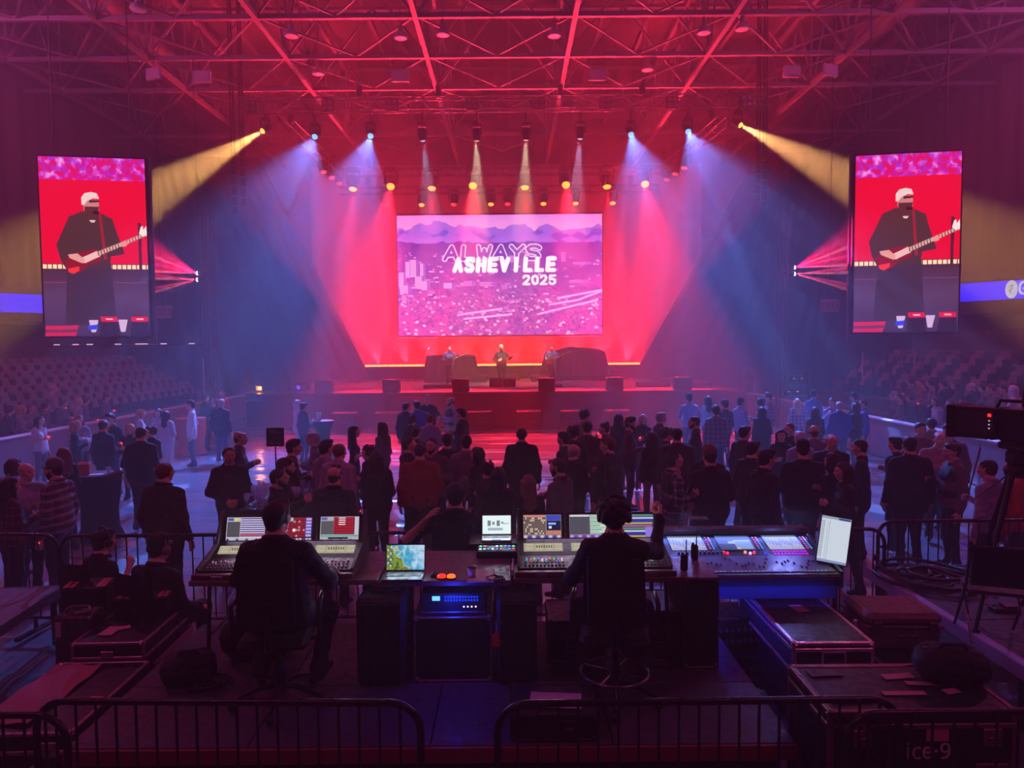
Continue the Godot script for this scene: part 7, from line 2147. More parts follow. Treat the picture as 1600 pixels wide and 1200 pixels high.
func front_of_house() -> void:
	var black := mat(Color(0.055, 0.05, 0.055), 0.7)
	var deck_m := mat(Color(0.23, 0.2, 0.23), 0.62)
	# platform of deck panels with a red front edge
	var pf := thing("control_platform", "low dark platform of deck panels under the control desks", "platform", Vector3(0, 0, 0))
	var xs := [-2.86, -1.7, -0.54, 0.62, 1.78]
	var zs := [-4.37, -5.19, -6.4]
	for i in 4:
		for j in 2:
			var z0: float = zs[j]; var z1: float = zs[j + 1]
			obj("deck_panel", MB.new().box(Vector3((xs[i] + xs[i + 1]) * 0.5, DECK - 0.03, (z0 + z1) * 0.5), Vector3(1.16 - 0.008, 0.06, absf(z1 - z0) - 0.008), 0.005), deck_m, pf)
	obj("edge_trim", MB.new().box(Vector3(-0.54, DECK - 0.055, -4.36), Vector3(4.64, 0.1, 0.02), 0.004), mat(Color(0.5, 0.1, 0.12), 0.5), pf)
	obj("valance", MB.new().box(Vector3(-0.54, 0.26, -5.4), Vector3(4.5, 0.5, 1.9)), mat(Color(0.04, 0.035, 0.04), 0.9), pf)
	# desks
	desk("narrow folding table carrying the left lighting console", -2.48, -1.04, -6.1, -5.34, 1.36, Color(0.2, 0.16, 0.18), DECK)
	desk("lilac-topped middle table between the two lighting consoles", -1.02, -0.02, -6.1, -5.3, 1.36, Color(0.42, 0.33, 0.4), DECK)
	desk("folding table carrying the centre lighting console", 0.0, 1.3, -6.1, -5.34, 1.36, Color(0.2, 0.16, 0.18), DECK)
	lighting_console("lighting console with red and purple screens on the left table", Vector3(-1.85, 1.36, -5.72), 1.18, ["light_a", "light_b", "light_c"], false)
	lighting_console("lighting console with coloured keys on the centre table", Vector3(0.63, 1.36, -5.72), 1.16, ["light_d", "light_e", "light_f"], true)
	for e in [[-1.85, "left"], [0.63, "centre"]]:
		for s in [-1.0, 1.0]:
			var t := thing("console_case", "dark red front plate of the %s console's case, %s of the operator" % [e[1], "left" if s < 0 else "right"], "case", Vector3(e[0] + s * 0.42, 1.36, -5.375), 0.0, "console case fronts")
			obj("plate", MB.new().box(Vector3(0, 0.022, 0), Vector3(0.4, 0.044, 0.05), 0.006), mat(Color(0.36, 0.2, 0.21), 0.45), t)
			obj("latch", MB.new().box(Vector3(0, 0.02, 0.028), Vector3(0.09, 0.03, 0.01), 0.004), mat(Color(0.5, 0.4, 0.42), 0.35, 0.6), t)
	# middle table
	laptop("black laptop with a green and blue coast picture on the middle table", at(634, 899, 5.5) * Vector3(1, 0, 1) + Vector3(0, 1.36, 0), 0.315, "map", 1.0, Color(0.06, 0.06, 0.065))
	var shelf := thing("monitor_shelf", "small raised shelf behind the middle table under the silver laptop", "shelf", Vector3(-0.16, DECK, -6.28))
	obj("shelf_board", MB.new().box(Vector3(0.0, 0.79, 0), Vector3(0.46, 0.025, 0.34), 0.005), black, shelf)
	for q in [[-0.2, -0.14], [0.2, -0.14], [-0.2, 0.14], [0.2, 0.14]]:
		obj("leg", MB.new().bar(Vector3(q[0], 0, q[1]), Vector3(q[0], 0.78, q[1]), 0.025), black, shelf)
	laptop("silver laptop with a white diagram on the raised shelf", Vector3(-0.15, 1.414, -6.36), 0.27, "diagram", 1.15, Color(0.6, 0.6, 0.63))
	for e in [[690, 904, "left"], [705, 904, "right, orange"]]:
		var p := on(e[0], e[1], 1.36)
		var t := thing("glowing_puck_light", "small %s red glowing puck light on the middle table" % e[2], "light", p, 0.0, "glowing pucks on the middle table")
		obj("lens", MB.new().lathe([Vector2(0, 0), Vector2(0.03, 0), Vector2(0.034, 0.01), Vector2(0.03, 0.026), Vector2(0.015, 0.034), Vector2(0, 0.035)], 16), glow(Color(1, 0.12, 0.06) if e[2] == "left" else Color(1, 0.3, 0.06), 3.5), t)
		obj("rim", MB.new().lathe([Vector2(0.034, 0), Vector2(0.04, 0), Vector2(0.04, 0.012), Vector2(0.034, 0.012)], 16), black, t)
	var mug := thing("paper_cup", "small pale cup on the right of the middle table", "cup", on(738, 904, 1.36))
	obj("cup", MB.new().lathe([Vector2(0, 0.0), Vector2(0.028, 0), Vector2(0.038, 0.085), Vector2(0.036, 0.085), Vector2(0.027, 0.006), Vector2(0, 0.006)], 18), mat(Color(0.75, 0.62, 0.6), 0.6), mug)
	obj("lid", MB.new().lathe([Vector2(0, 0.085), Vector2(0.04, 0.085), Vector2(0.038, 0.095), Vector2(0, 0.1)], 18), mat(Color(0.3, 0.2, 0.2), 0.5), mug)
	var pad := obj("notebook", MB.new().box(Vector3.ZERO, Vector3(0.2, 0.012, 0.28), 0.003), mat(Color(0.72, 0.62, 0.68), 0.7))
	pad.position = on(752, 900, 1.366)
	tag(pad, "pale open notebook beside the cup on the middle table", "notebook")
	var mouse := thing("computer_mouse", "black computer mouse beside the coast laptop", "mouse", on(678, 900, 1.36))
	obj("body", nets([cp(Vector3(0, 0.008, -0.02), 0.022, Vector3(0, 0.01, 0.025), 0.025)], 0.006, 0.01, 0.0, 1)[0], black, mouse)
	obj("wheel", MB.new().lathe([Vector2(0, -0.004), Vector2(0.008, -0.004), Vector2(0.008, 0.004), Vector2(0, 0.004)], 10, Transform3D(Basis(Vector3.BACK, PI / 2), Vector3(0, 0.03, -0.02))), mat(Color(0.3, 0.3, 0.3), 0.5), mouse)
	# small mixer with coloured lights
	var mx := thing("small_mixer", "small mixer with rows of coloured lights left of the centre console", "mixer", Vector3(-0.14, 1.36, -5.95))
	obj("body", MB.new().box(Vector3(0, 0.03, 0), Vector3(0.34, 0.06, 0.2), 0.01), black, mx)
	var rg := RandomNumberGenerator.new()
	rg.seed = 8
	for i in 9:
		for j in 2:
			if rg.randf() < 0.75:
				obj("indicator_light", MB.new().box(Vector3(-0.14 + 0.035 * i, 0.062, -0.05 + 0.08 * j), Vector3(0.02, 0.012, 0.016), 0.003), glow([Color(0.3, 1, 0.8), Color(1, 0.3, 0.3), Color(0.9, 0.9, 1), Color(0.3, 0.5, 1)][rg.randi() % 4], 1.6), mx)
	# rack under the middle table
	var p := at(705, 1050, 5.15)
	var rk := flight_case("black rack case under the middle table with red lower edge", Vector3(-0.46, DECK, -5.52), Vector3(0.6, 0.5, 0.6), 0.0, {"color": Color(0.06, 0.05, 0.06), "alu": Color(0.5, 0.36, 0.38), "edge": 0.02})
	var un := thing("rack_unit", "blue-lit mixer unit standing in the rack case under the middle table", "rack unit", Vector3(-0.46, DECK + 0.5, -5.5))
	obj("chassis", MB.new().box(Vector3(0, 0.075, 0), Vector3(0.5, 0.15, 0.4), 0.01), black, un)
	panel_screen("display", Vector3(-0.13, 0.115, 0.203), 0.06, 0.035, Basis(), glow(Color(0.4, 0.75, 1), 1.6), un)
	for i in 12:
		for j in 2:
			obj("button_light", MB.new().box(Vector3(-0.06 + 0.022 * i, 0.1 + 0.025 * j, 0.203), Vector3(0.014, 0.014, 0.006), 0.002), glow(Color(0.1, 0.25, 1), 1.1), un)
	for i in 4:
		obj("indicator_light", MB.new().box(Vector3(0.08 + 0.03 * i, 0.05, 0.203), Vector3(0.012, 0.012, 0.006), 0.002), glow(Color(0.95, 0.85, 1), 1.6), un)
	obj("handle", MB.new().tube([Vector3(-0.24, 0.02, 0.2), Vector3(-0.24, 0.02, 0.24), Vector3(0.24, 0.02, 0.24), Vector3(0.24, 0.02, 0.2)], 0.009, 8), mat(Color(0.4, 0.4, 0.5), 0.3, 0.7), un)
	omni(Vector3(0, 0.14, 0.3), Color(0.1, 0.2, 1), 0.16, 0.05, un)
	var tg := thing("equipment_tag", "orange paper tag hanging beside the rack case", "tag", at(775, 1000, 5.15))
	obj("tag", MB.new().box(Vector3.ZERO, Vector3(0.055, 0.1, 0.004), 0.001, Basis(Vector3.BACK, 0.12)), mat(Color(0.85, 0.25, 0.2), 0.7), tg)
	obj("string", MB.new().tube([Vector3(0, 0.05, 0), Vector3(0.005, 0.09, -0.02), Vector3(0, 0.13, -0.04)], 0.003, 5), mat(Color(0.8, 0.7, 0.7), 0.7), tg)
	# speakers and draped boxes that flank the rack
	for e in [[-0.99, 0.36, "left"], [0.02, 0.3, "right"]]:
		var t := thing("subwoofer", "black box standing under the desks, %s of the rack case" % e[2], "speaker", Vector3(e[0], DECK, -5.42), 0.0, "black boxes under the desks")
		obj("cabinet", MB.new().box(Vector3(0, 0.34, 0), Vector3(e[1], 0.66, 0.55), 0.03), black, t)
		obj("grille", MB.new().box(Vector3(0, 0.34, 0.28), Vector3(e[1] - 0.05, 0.58, 0.014), 0.005), mat(Color(0.075, 0.07, 0.075), 0.9), t)
		obj("foot", MB.new().box(Vector3(0, 0.01, 0.2), Vector3(e[1] - 0.1, 0.02, 0.04), 0.005), black, t)
	cable_heap("tangle of dark cable on the box left of the rack case", Vector3(-0.98, DECK + 0.675, -5.4), 0.13, 5, Color(0.14, 0.12, 0.14), 0.008, 3)
	cable_heap("loop of dark cable lying right of the notebook", on(775, 905, 1.362), 0.07, 3, Color(0.15, 0.12, 0.14), 0.005, 5)
	# computer under the centre table, cases
	for e in [[0.5, 0.34, 0.46, "wide dark case under the centre table"], [1.12, 0.42, 0.5, "dark rack case under the right end of the centre table"]]:
		flight_case(e[3], Vector3(e[0], DECK, -5.78), Vector3(e[2], e[1], 0.5), 0.0, {"color": Color(0.05, 0.045, 0.055), "alu": Color(0.3, 0.25, 0.27), "edge": 0.016, "handles": [[0, e[1] * 0.45]], "group": "dark cases under the desks"})
	# right side table with a radio and a case
	var st := flight_case("tall dark case with a lilac top right of the centre console", Vector3(1.45, DECK, -5.66), Vector3(0.28, 0.71, 0.5), 0.0, {"alu": Color(0.25, 0.2, 0.22), "edge": 0.016})
	obj("lid_board", MB.new().box(Vector3(0, 0.715, 0), Vector3(0.28, 0.014, 0.5), 0.004), mat(Color(0.42, 0.33, 0.4), 0.5), st)
	for e in [[1052, 890, "left, beside the centre console"], [1084, 872, "right, in its charger"]]:
		var q := on(e[0], e[1], 1.34)
		var t := thing("hand_radio", "black two-way radio with antenna standing on the side table, " + e[2], "radio", Vector3(clampf(q.x, 1.36, 1.54), 1.332, maxf(q.z, -5.86)), 0.0, "two-way radios")
		obj("body", MB.new().box(Vector3(0, 0.065, 0), Vector3(0.058, 0.13, 0.036), 0.01), black, t)
		obj("antenna", MB.new().tube([Vector3(0.016, 0.12, 0), Vector3(0.016, 0.25, 0)], 0.006, 8, false, 0.004), black, t)
		obj("knob", MB.new().lathe([Vector2(0, 0.125), Vector2(0.01, 0.125), Vector2(0.01, 0.145), Vector2(0, 0.145)], 10, Transform3D(Basis(), Vector3(-0.014, 0, 0))), mat(Color(0.2, 0.2, 0.2), 0.5), t)
		obj("speaker_grille", MB.new().box(Vector3(0, 0.07, 0.019), Vector3(0.04, 0.05, 0.004), 0.001), mat(Color(0.18, 0.17, 0.18), 0.6), t)
	audio_console()
	operators()
	cases()
	fences()
	camera_riser()
	bar_things()

func audio_console() -> void:
	var black := mat(Color(0.06, 0.055, 0.07), 0.5)
	var z0 := -6.15
	var z1 := -6.95
	var y0 := 1.1
	var t := thing("audio_console", "wide sound desk with three screens and purple lit keys, right of the lighting desks", "console", Vector3(2.14, 0, 0))
	var w := 1.44
	var prof := PackedVector2Array([Vector2(0, -0.1), Vector2(0, 0.02), Vector2(0.34, 0.07), Vector2(0.72, 0.16), Vector2(0.82, 0.19), Vector2(0.86, 0.17), Vector2(0.86, -0.1)])
	var xf := Transform3D(Basis(Vector3(0, 0, -1), Vector3(0, 1, 0), Vector3(1, 0, 0)), Vector3(-w * 0.5, y0, z0))
	obj("body", MB.new().prism(prof, w, xf), black, t)
	for s in [-1.0, 1.0]:
		obj("side_cheek", MB.new().prism(PackedVector2Array([Vector2(-0.02, -0.11), Vector2(-0.02, 0.035), Vector2(0.34, 0.095), Vector2(0.72, 0.19), Vector2(0.9, 0.23), Vector2(0.9, -0.11)]), 0.03, Transform3D(xf.basis, Vector3(s * (w * 0.5 + 0.015) - 0.015, y0, z0))), mat(Color(0.12, 0.1, 0.12), 0.4), t)
	var ang := -PI * 0.5 + atan2(0.09, 0.38)
	var b := Basis(Vector3.RIGHT, ang)
	var Q := func(x: float, u: float) -> Vector3:   # on the screen slope, u from its lower edge
		return Vector3(x, y0 + 0.07 + 0.09 * u, z0 - 0.34 - 0.38 * u) + b * Vector3(0, 0, 0.006)
	var cols := [-0.48, -0.02, 0.44]
	for i in 3:
		panel_screen("touch_display", Q.call(cols[i], 0.62), 0.33, 0.27, b, lit("audio_b" if i == 1 else "audio_a", 0.85), t)
		for k in 6:
			obj("indicator_light", MB.new().box(Q.call(cols[i] + 0.2, 0.35 + 0.1 * k), Vector3(0.022, 0.02, 0.01), 0.004, b), glow([Color(1, 0.2, 0.2), Color(0.3, 0.4, 1), Color(1, 0.25, 0.4), Color(0.6, 0.3, 1)][(k + i) % 4], 1.0), t)
			obj("meter_display", MB.new().box(Q.call(cols[i] + 0.232, 0.35 + 0.1 * k), Vector3(0.012, 0.036, 0.006), 0.002, b), glow([Color(0.3, 0.6, 1), Color(0.3, 0.6, 1), Color(1, 0.5, 0.3), Color(1, 0.2, 0.2)][mini(3, k / 2)], 1.0), t)
	var kb := Basis(Vector3.RIGHT, -PI * 0.5 + atan2(0.05, 0.34))
	for i in 10:
		for j in 2:
			obj("key_light", MB.new().box(Q.call(0.29 + 0.033 * i, 0.06 + 0.12 * j), Vector3(0.026, 0.026, 0.014), 0.005, b), glow(Color(0.75, 0.15, 0.95), 0.9), t)
	for e in [[-0.18, 0.12, Color(1, 0.1, 0.15)], [-0.15, 0.08, Color(1, 0.2, 0.25)], [0.02, 0.12, Color(1, 0.6, 0.4)], [0.06, 0.07, Color(0.9, 0.7, 1)], [0.1, 0.1, Color(1, 0.2, 0.4)], [0.2, 0.05, Color(0.2, 0.2, 1)]]:
		obj("knob_light", MB.new().lathe([Vector2(0, 0), Vector2(0.014, 0), Vector2(0.012, 0.018), Vector2(0, 0.02)], 12, Transform3D(b * Basis(Vector3.RIGHT, PI / 2), Q.call(e[0], e[1]))), glow(e[2], 1.3), t)
	for i in 11:
		obj("knob", MB.new().lathe([Vector2(0, 0), Vector2(0.012, 0), Vector2(0.01, 0.02), Vector2(0, 0.021)], 10, Transform3D(b * Basis(Vector3.RIGHT, PI / 2), Q.call(-0.6 + 0.04 * i, 0.1))), mat(Color(0.25, 0.22, 0.28), 0.4), t)
	# fader bank
	obj("fader_panel", MB.new().box(Vector3(0, y0 + 0.045, z0 - 0.17) + kb * Vector3(0, 0, 0.004), Vector3(w - 0.06, 0.33, 0.008), 0.002, kb), mat(Color(0.34, 0.36, 0.46), 0.4), t)
	for i in 36:
		var x := -w * 0.5 + 0.07 + (w - 0.14) * i / 35.0
		if i % 12 == 11: continue
		var u := 0.5 + 0.3 * sin(i * 0.9) * sin(i * 0.37)
		obj("fader", MB.new().box(Vector3(x, y0 + 0.02 + 0.05 * u, z0 - 0.34 * u) + kb * Vector3(0, 0, 0.014), Vector3(0.013, 0.03, 0.016), 0.003, kb), black, t)
		obj("key_light", MB.new().box(Vector3(x, y0 + 0.024, z0 - 0.02) + kb * Vector3(0, 0, 0.008), Vector3(0.02, 0.012, 0.006), 0.002, kb), glow(Color(0.6, 0.7, 1), 0.55), t)
	# hood along the back with a lamp strip
	obj("hood", MB.new().box(Vector3(0, y0 + 0.2, z1 + 0.02), Vector3(w + 0.06, 0.06, 0.16), 0.02), mat(Color(0.09, 0.075, 0.1), 0.45), t)
	obj("arm_rest", MB.new().box(Vector3(0, y0 - 0.0, z0 + 0.04), Vector3(w, 0.05, 0.08), 0.02), mat(Color(0.07, 0.06, 0.09), 0.5), t)
	for s in [-1.0, 1.0]:
		obj("leg", MB.new().box(Vector3(s * 0.6, (y0 - 0.1) * 0.5, -6.55), Vector3(0.09, y0 - 0.1, 0.5), 0.02), black, t)
	obj("fascia", MB.new().box(Vector3(0, y0 - 0.16, z0 - 0.06), Vector3(w, 0.14, 0.02), 0.004), mat(Color(0.3, 0.3, 0.36), 0.5), t)
	obj("tray", MB.new().box(Vector3(0, 0.35, -6.6), Vector3(1.2, 0.04, 0.5), 0.01), black, t)
	for s in [-1.0, 1.0]:
		obj("gooseneck_lamp", MB.new().tube([Vector3(s * 0.5, y0 + 0.2, z1 + 0.03), Vector3(s * 0.5, y0 + 0.36, z1 + 0.02), Vector3(s * 0.5, y0 + 0.44, z1 + 0.1), Vector3(s * 0.5, y0 + 0.42, z1 + 0.2)], 0.006, 6), black, t)
		area(Vector3(2.14 + s * 0.5, y0 + 0.41, z1 + 0.2), Vector3(2.14 + s * 0.4, y0, z0 - 0.15), Vector2(0.2, 0.03), Color(0.5, 0.55, 1), 0.33, t)
	area(Vector3(2.14, y0 + 0.19, z1 + 0.12), Vector3(2.14, y0 - 0.2, z0 + 0.2), Vector2(w, 0.05), Color(0.4, 0.5, 1), 0.4, t)
	# blue service lamp under the desk
	var bl := thing("blue_lamp", "blue service lamp strip under the sound desk", "lamp", Vector3(1.8, 0.96, -6.35))
	obj("strip_light", MB.new().box(Vector3(0.3, 0, 0), Vector3(1.1, 0.015, 0.03), 0.004), glow(Color(0.1, 0.18, 1), 0.5), bl)
	obj("housing", MB.new().box(Vector3(0.3, 0.015, 0), Vector3(1.12, 0.016, 0.05), 0.004), black, bl)
	omni(Vector3(-0.15, -0.2, 0.15), Color(0.12, 0.2, 1), 0.25, 0.06, bl)
	area(Vector3(2.14, 0.9, -6.0), Vector3(2.14, 1.0, -6.3), Vector2(1.3, 0.03), Color(0.12, 0.2, 1), 0.22, t)
	# gear on the floor behind the platform edge
	var rg := RandomNumberGenerator.new()
	rg.seed = 3
	for e in [[1.72, 0.36, "upper"], [1.78, 0.0, "lower"]]:
		var u := thing("stage_box", "%s dark signal box with blue sockets under the sound desk" % e[2], "box", Vector3(e[0] + 0.25, e[1] + 0.02, -6.45), 0.1, "signal boxes")
		obj("chassis", MB.new().box(Vector3(0, 0.15, 0), Vector3(0.5, 0.3, 0.4), 0.015), black, u)
		for i in 8:
			for j in 2:
				obj("socket", MB.new().lathe([Vector2(0.0, 0), Vector2(0.018, 0), Vector2(0.018, 0.008), Vector2(0.011, 0.008), Vector2(0.011, 0.002), Vector2(0, 0.002)], 12, Transform3D(Basis(Vector3.RIGHT, PI / 2), Vector3(-0.2 + 0.057 * i, 0.09 + 0.1 * j, 0.2))), mat(Color(0.35, 0.35, 0.5), 0.3, 0.5), u)
		obj("indicator_light", MB.new().box(Vector3(-0.18, 0.26, 0.203), Vector3(0.03, 0.014, 0.005), 0.001), glow(Color(0.6, 0.8, 1), 3.0), u)
	cable_heap("blue-lit cable loops hanging at the sound desk's foot", Vector3(1.98, 0.0, -5.95), 0.2, 6, Color(0.2, 0.2, 0.26), 0.014, 7)
	# upright monitor on an arm
	var m := thing("monitor", "tilted white-lit monitor on a stand right of the sound desk", "monitor", Vector3(at(1303, 850, 6.3).x, 0, -6.3), -0.3)
	var mb := Basis(Vector3.BACK, -0.13) * Basis(Vector3.RIGHT, -0.15)
	var c := Vector3(0, at(1303, 844, 6.3).y, 0)
	obj("housing", MB.new().box(c - mb * Vector3(0, 0, 0.02), Vector3(0.27, 0.44, 0.035), 0.01, mb), black, m)
	obj("display", MB.new().quad2(c + mb * Vector3(-0.122, 0.205, 0), c + mb * Vector3(0.122, 0.205, 0), c + mb * Vector3(0.122, -0.205, 0), c + mb * Vector3(-0.122, -0.205, 0)), lit("list", 0.95), m)
	obj("stand", MB.new().tube([Vector3(0.02, 0.02, -0.05), Vector3(0.02, c.y, -0.05)], 0.02, 10), black, m)
	obj("base", MB.new().lathe([Vector2(0, 0), Vector2(0.22, 0), Vector2(0.22, 0.02), Vector2(0.03, 0.05), Vector2(0, 0.05)], 18, Transform3D(Basis(), Vector3(0.02, 0, -0.05))), black, m)
	# music-stand style lamp box behind the desk
	var sb := thing("talkback_box", "small black box on a stand behind the sound desk", "box", Vector3(at(1093, 815, 7.15).x, 0, -7.15))
	obj("box", MB.new().box(Vector3(0, at(1093, 815, 7.15).y - 0.02, 0), Vector3(0.18, 0.12, 0.14), 0.01), black, sb)
	obj("stand", MB.new().tube([Vector3(0, 0.02, 0), Vector3(0, at(1093, 815, 7.15).y - 0.07, 0)], 0.015, 8), black, sb)
	obj("foot", MB.new().lathe([Vector2(0, 0), Vector2(0.16, 0), Vector2(0.15, 0.03), Vector2(0, 0.04)], 16), black, sb)

func operators() -> void:
	var dk := Color(0.05, 0.042, 0.055)
	var p1 := Vector3(at(430, 800, 4.95).x, DECK, -4.95)
	office_chair("black office chair under the left lighting operator", p1, 0.53, 0.1, false)
	person(p1 + Vector3(0, 0.0, 0.0), 4.0, "person in black sitting at the left lighting console, back turned, right hand on the keys", "operators at the control desks", {"build": "b", "arms": "kk", "wear": "shirt", "pose": "stool", "top": dk, "bot": dk, "hair": "short", "tall": 1.76, "cell": 0.016, "yaw": 6})
	var p2 := Vector3(at(960, 800, 4.95).x, DECK, -4.95)
	office_chair("tall black drafting chair with a foot ring under the centre operator", p2, 0.53, -0.15, true)
	person(p2, 6.0, "person with headphones raising the right hand to the centre console's screen", "operators at the control desks", {"build": "m", "arms": "rk", "wear": "shirt", "pose": "stool", "top": dk, "bot": dk, "hair": "curly", "tall": 1.75, "cell": 0.016, "phones": Color(0.12, 0.1, 0.12)})
	var p3 := Vector3(at(700, 800, 5.98).x, DECK, -6.05)
	office_chair("black chair under the person behind the middle table", Vector3(p3.x, 0.0, -6.85), 0.9, 0.0, false)
	person(Vector3(p3.x, 0.31, -6.75), 0.0, "person in black t-shirt sitting behind the middle table with a hand on the neck", "operators at the control desks", {"build": "b", "arms": "kb", "wear": "tee", "pose": "stool", "top": dk, "bot": dk, "hair": "short", "tall": 1.85, "cell": 0.018, "skin": 1})
	var q1 := Vector3(at(152, 820, 7.2).x, -0.02, -7.2)
	var q2 := Vector3(at(240, 830, 6.85).x, -0.02, -6.85)
	office_chair("low black chair under the stagehand with the bare arm", q1, 0.42, -0.4, false)
	office_chair("low black chair under the broad stagehand in black", q2, 0.42, -0.3, false)
	person(q1, 30.0, "stagehand with headset and bare forearm sitting behind the left cases", "stagehands seated on the left", {"build": "m", "arms": "ut", "wear": "tee", "pose": "sit", "top": dk, "bot": dk, "hair": "short", "tall": 1.8, "cell": 0.018, "phones": Color(0.1, 0.1, 0.1)})
	person(q2, 20.0, "broad stagehand in black with cap and headset sitting on the left, back turned", "stagehands seated on the left", {"build": "x", "arms": "tt", "pose": "sit", "top": dk, "bot": dk, "hair": "cap", "cap": Color(0.08, 0.07, 0.09), "tall": 1.82, "cell": 0.018, "phones": Color(0.45, 0.42, 0.45)})

func cases() -> void:
	var red_alu := Color(0.62, 0.5, 0.52)
	# left stack, receding towards the stage
	var g := "flight cases on the left"
	flight_case("long metal-edged case in the lower left corner with a rose cloth on it", Vector3(-3.5, 0.0, -5.4), Vector3(0.76, 0.46, 1.15), 0.03, {"alu": red_alu, "lid": 0.14, "latches": [[-0.22, 0.34], [0.22, 0.34]], "group": g})
	var uc := flight_case("metal-edged case with papers on its lid, upper one on the left", Vector3(-3.53, 0.0, -6.48), Vector3(0.62, 0.61, 0.96), 0.04, {"alu": red_alu, "lid": 0.14, "latches": [[0, 0.48]], "handles": [[0, 0.25]], "group": g})
	obj("side_panel", MB.new().box(Vector3(0.33, 0.2, -0.02), Vector3(0.02, 0.38, 0.84), 0.005, Basis(Vector3.BACK, -0.12)), mat(Color(0.6, 0.46, 0.5), 0.6), uc)
	obj("side_handle", MB.new().box(Vector3(0.36, 0.3, 0.02), Vector3(0.03, 0.05, 0.14), 0.014), mat(Color(0.05, 0.045, 0.05), 0.5), uc)
	var paper := obj("paper_sheet", MB.new().box(Vector3.ZERO, Vector3(0.12, 0.003, 0.2), 0.0).box(Vector3(0.07, 0.002, -0.06), Vector3(0.14, 0.003, 0.08), 0.0, Basis(Vector3.UP, 0.5)), mat(Color(0.8, 0.55, 0.56), 0.8))
	paper.position = Vector3(-3.62, 0.614, -6.25)
	tag(paper, "pale torn paper stuck on the lid of the upper left case", "paper")
	var label := obj("case_sticker", MB.new().box(Vector3.ZERO, Vector3(0.1, 0.002, 0.1), 0.0), mat(Color(0.85, 0.38, 0.28), 0.7))
	label.position = Vector3(-3.22, 0.462, -5.3)
	tag(label, "small orange sticker on the lower left case", "sticker")
	var cl := obj("rose_cloth", MB.new().grid(40, 30, func(u: float, v: float) -> Vector3:
		var x := (u - 0.5) * 0.38
		var z := (v - 0.5) * 0.95
		return Vector3(x, 0.012 + 0.012 * sin(u * 9.0 + v * 4.0) + 0.008 * sin(v * 15.0 + u * 5.0), -z)), mat(Color(0.66, 0.4, 0.43), 0.85, 0.0, "cloth"))
	cl.position = Vector3(-3.66, 0.47, -5.4)
	tag(cl, "crumpled rose cloth lying on the lower left case", "cloth")
	# toolboxes with tape stripes
	for e in [[213, 925, 5.25, 0.5, 0.24, 0.36, "with pale tape stripes, right one of the two"], [125, 905, 5.7, 0.42, 0.2, 0.3, "with pale tape stripes, left one of the two"]]:
		var p := Vector3(-3.52, 0.612, -6.72) if e[2] < 5.5 else Vector3(-4.15, 0.0, -6.85)
		var hgt: float = 0.2 if e[2] < 5.5 else 0.86
		var t := thing("tool_box", "black tool box " + e[6], "box", p, 0.1, "black tool boxes on the left")
		obj("body", MB.new().box(Vector3(0, hgt * 0.5, 0), Vector3(e[3], hgt, e[5]), 0.02), mat(Color(0.05, 0.045, 0.05), 0.6), t)
		for q in [-0.42, -0.28, 0.3, 0.4]:
			obj("tape_stripe", MB.new().box(Vector3(q * e[3], hgt + 0.001, 0.02), Vector3(0.04, 0.004, e[5] * 0.9), 0.001, Basis(Vector3.UP, 0.15)), mat(Color(0.75, 0.42, 0.4), 0.7), t)
		obj("latch", MB.new().box(Vector3(0, hgt * 0.7, e[5] * 0.5 + 0.004), Vector3(0.06, 0.05, 0.012), 0.004), mat(Color(0.4, 0.33, 0.35), 0.4, 0.5), t)
	var gear := thing("cable_basket", "clear crate of cables between the left tool boxes and the riser", "crate", Vector3(-3.98, 0.0, -6.4))
	obj("crate", MB.new().box(Vector3(0, 0.37, 0), Vector3(0.34, 0.74, 0.26), 0.02), mat(Color(0.2, 0.17, 0.19), 0.3), gear)
	obj("cable", MB.new().tube([Vector3(-0.12, 0.75, 0), Vector3(-0.04, 0.8, 0.05), Vector3(0.06, 0.77, -0.04), Vector3(0.13, 0.76, 0.06), Vector3(0.02, 0.75, 0.1)], 0.016, 6), mat(Color(0.4, 0.34, 0.36), 0.4), gear)
	obj("label", MB.new().box(Vector3(-0.12, 0.62, 0.132), Vector3(0.05, 0.14, 0.004), 0.001), mat(Color(0.75, 0.66, 0.68), 0.6), gear)
	# left riser with pale edge
	var rp := thing("side_riser", "pale grey riser table cut by the left edge", "platform", Vector3(-5.22, 0, -6.35), 0.1, "camera risers")
	obj("deck_panel", MB.new().box(Vector3(-0.1, 0.595, 0), Vector3(1.2, 0.03, 2.2), 0.006), mat(Color(0.4, 0.34, 0.38), 0.6), rp)
	obj("edge_trim", MB.new().box(Vector3(0.495, 0.56, 0), Vector3(0.03, 0.11, 2.2), 0.006), mat(Color(0.46, 0.42, 0.48), 0.35, 0.4), rp)
	obj("edge_trim", MB.new().box(Vector3(-0.1, 0.56, -1.1), Vector3(1.2, 0.11, 0.03), 0.006), mat(Color(0.46, 0.42, 0.48), 0.35, 0.4), rp)
	for q in [[0.44, -1.03], [0.44, 0.9], [-0.6, -1.03], [-0.6, 0.9]]:
		obj("leg", MB.new().tube([Vector3(q[0], 0.0, q[1]), Vector3(q[0], 0.58, q[1])], 0.03, 10), mat(Color(0.16, 0.14, 0.15), 0.4, 0.5), rp)
	# right hand cases
	g = "flight cases on the right"
	var c1 := flight_case("long flat-topped case with bright metal edges standing right of the platform", Vector3(2.42, 0.62, -5.92), Vector3(0.62, 0.25, 1.3), 0.0, {"alu": Color(0.8, 0.66, 0.66), "edge": 0.03, "lid": 0.06, "handles": [[0, 0.12]], "color": Color(0.16, 0.12, 0.13), "group": g})
	obj("sticker", MB.new().box(Vector3(0.02, 0.251, -0.05), Vector3(0.11, 0.003, 0.16), 0.001, Basis(Vector3.UP, 0.15)), mat(Color(0.62, 0.42, 0.42), 0.7), c1)
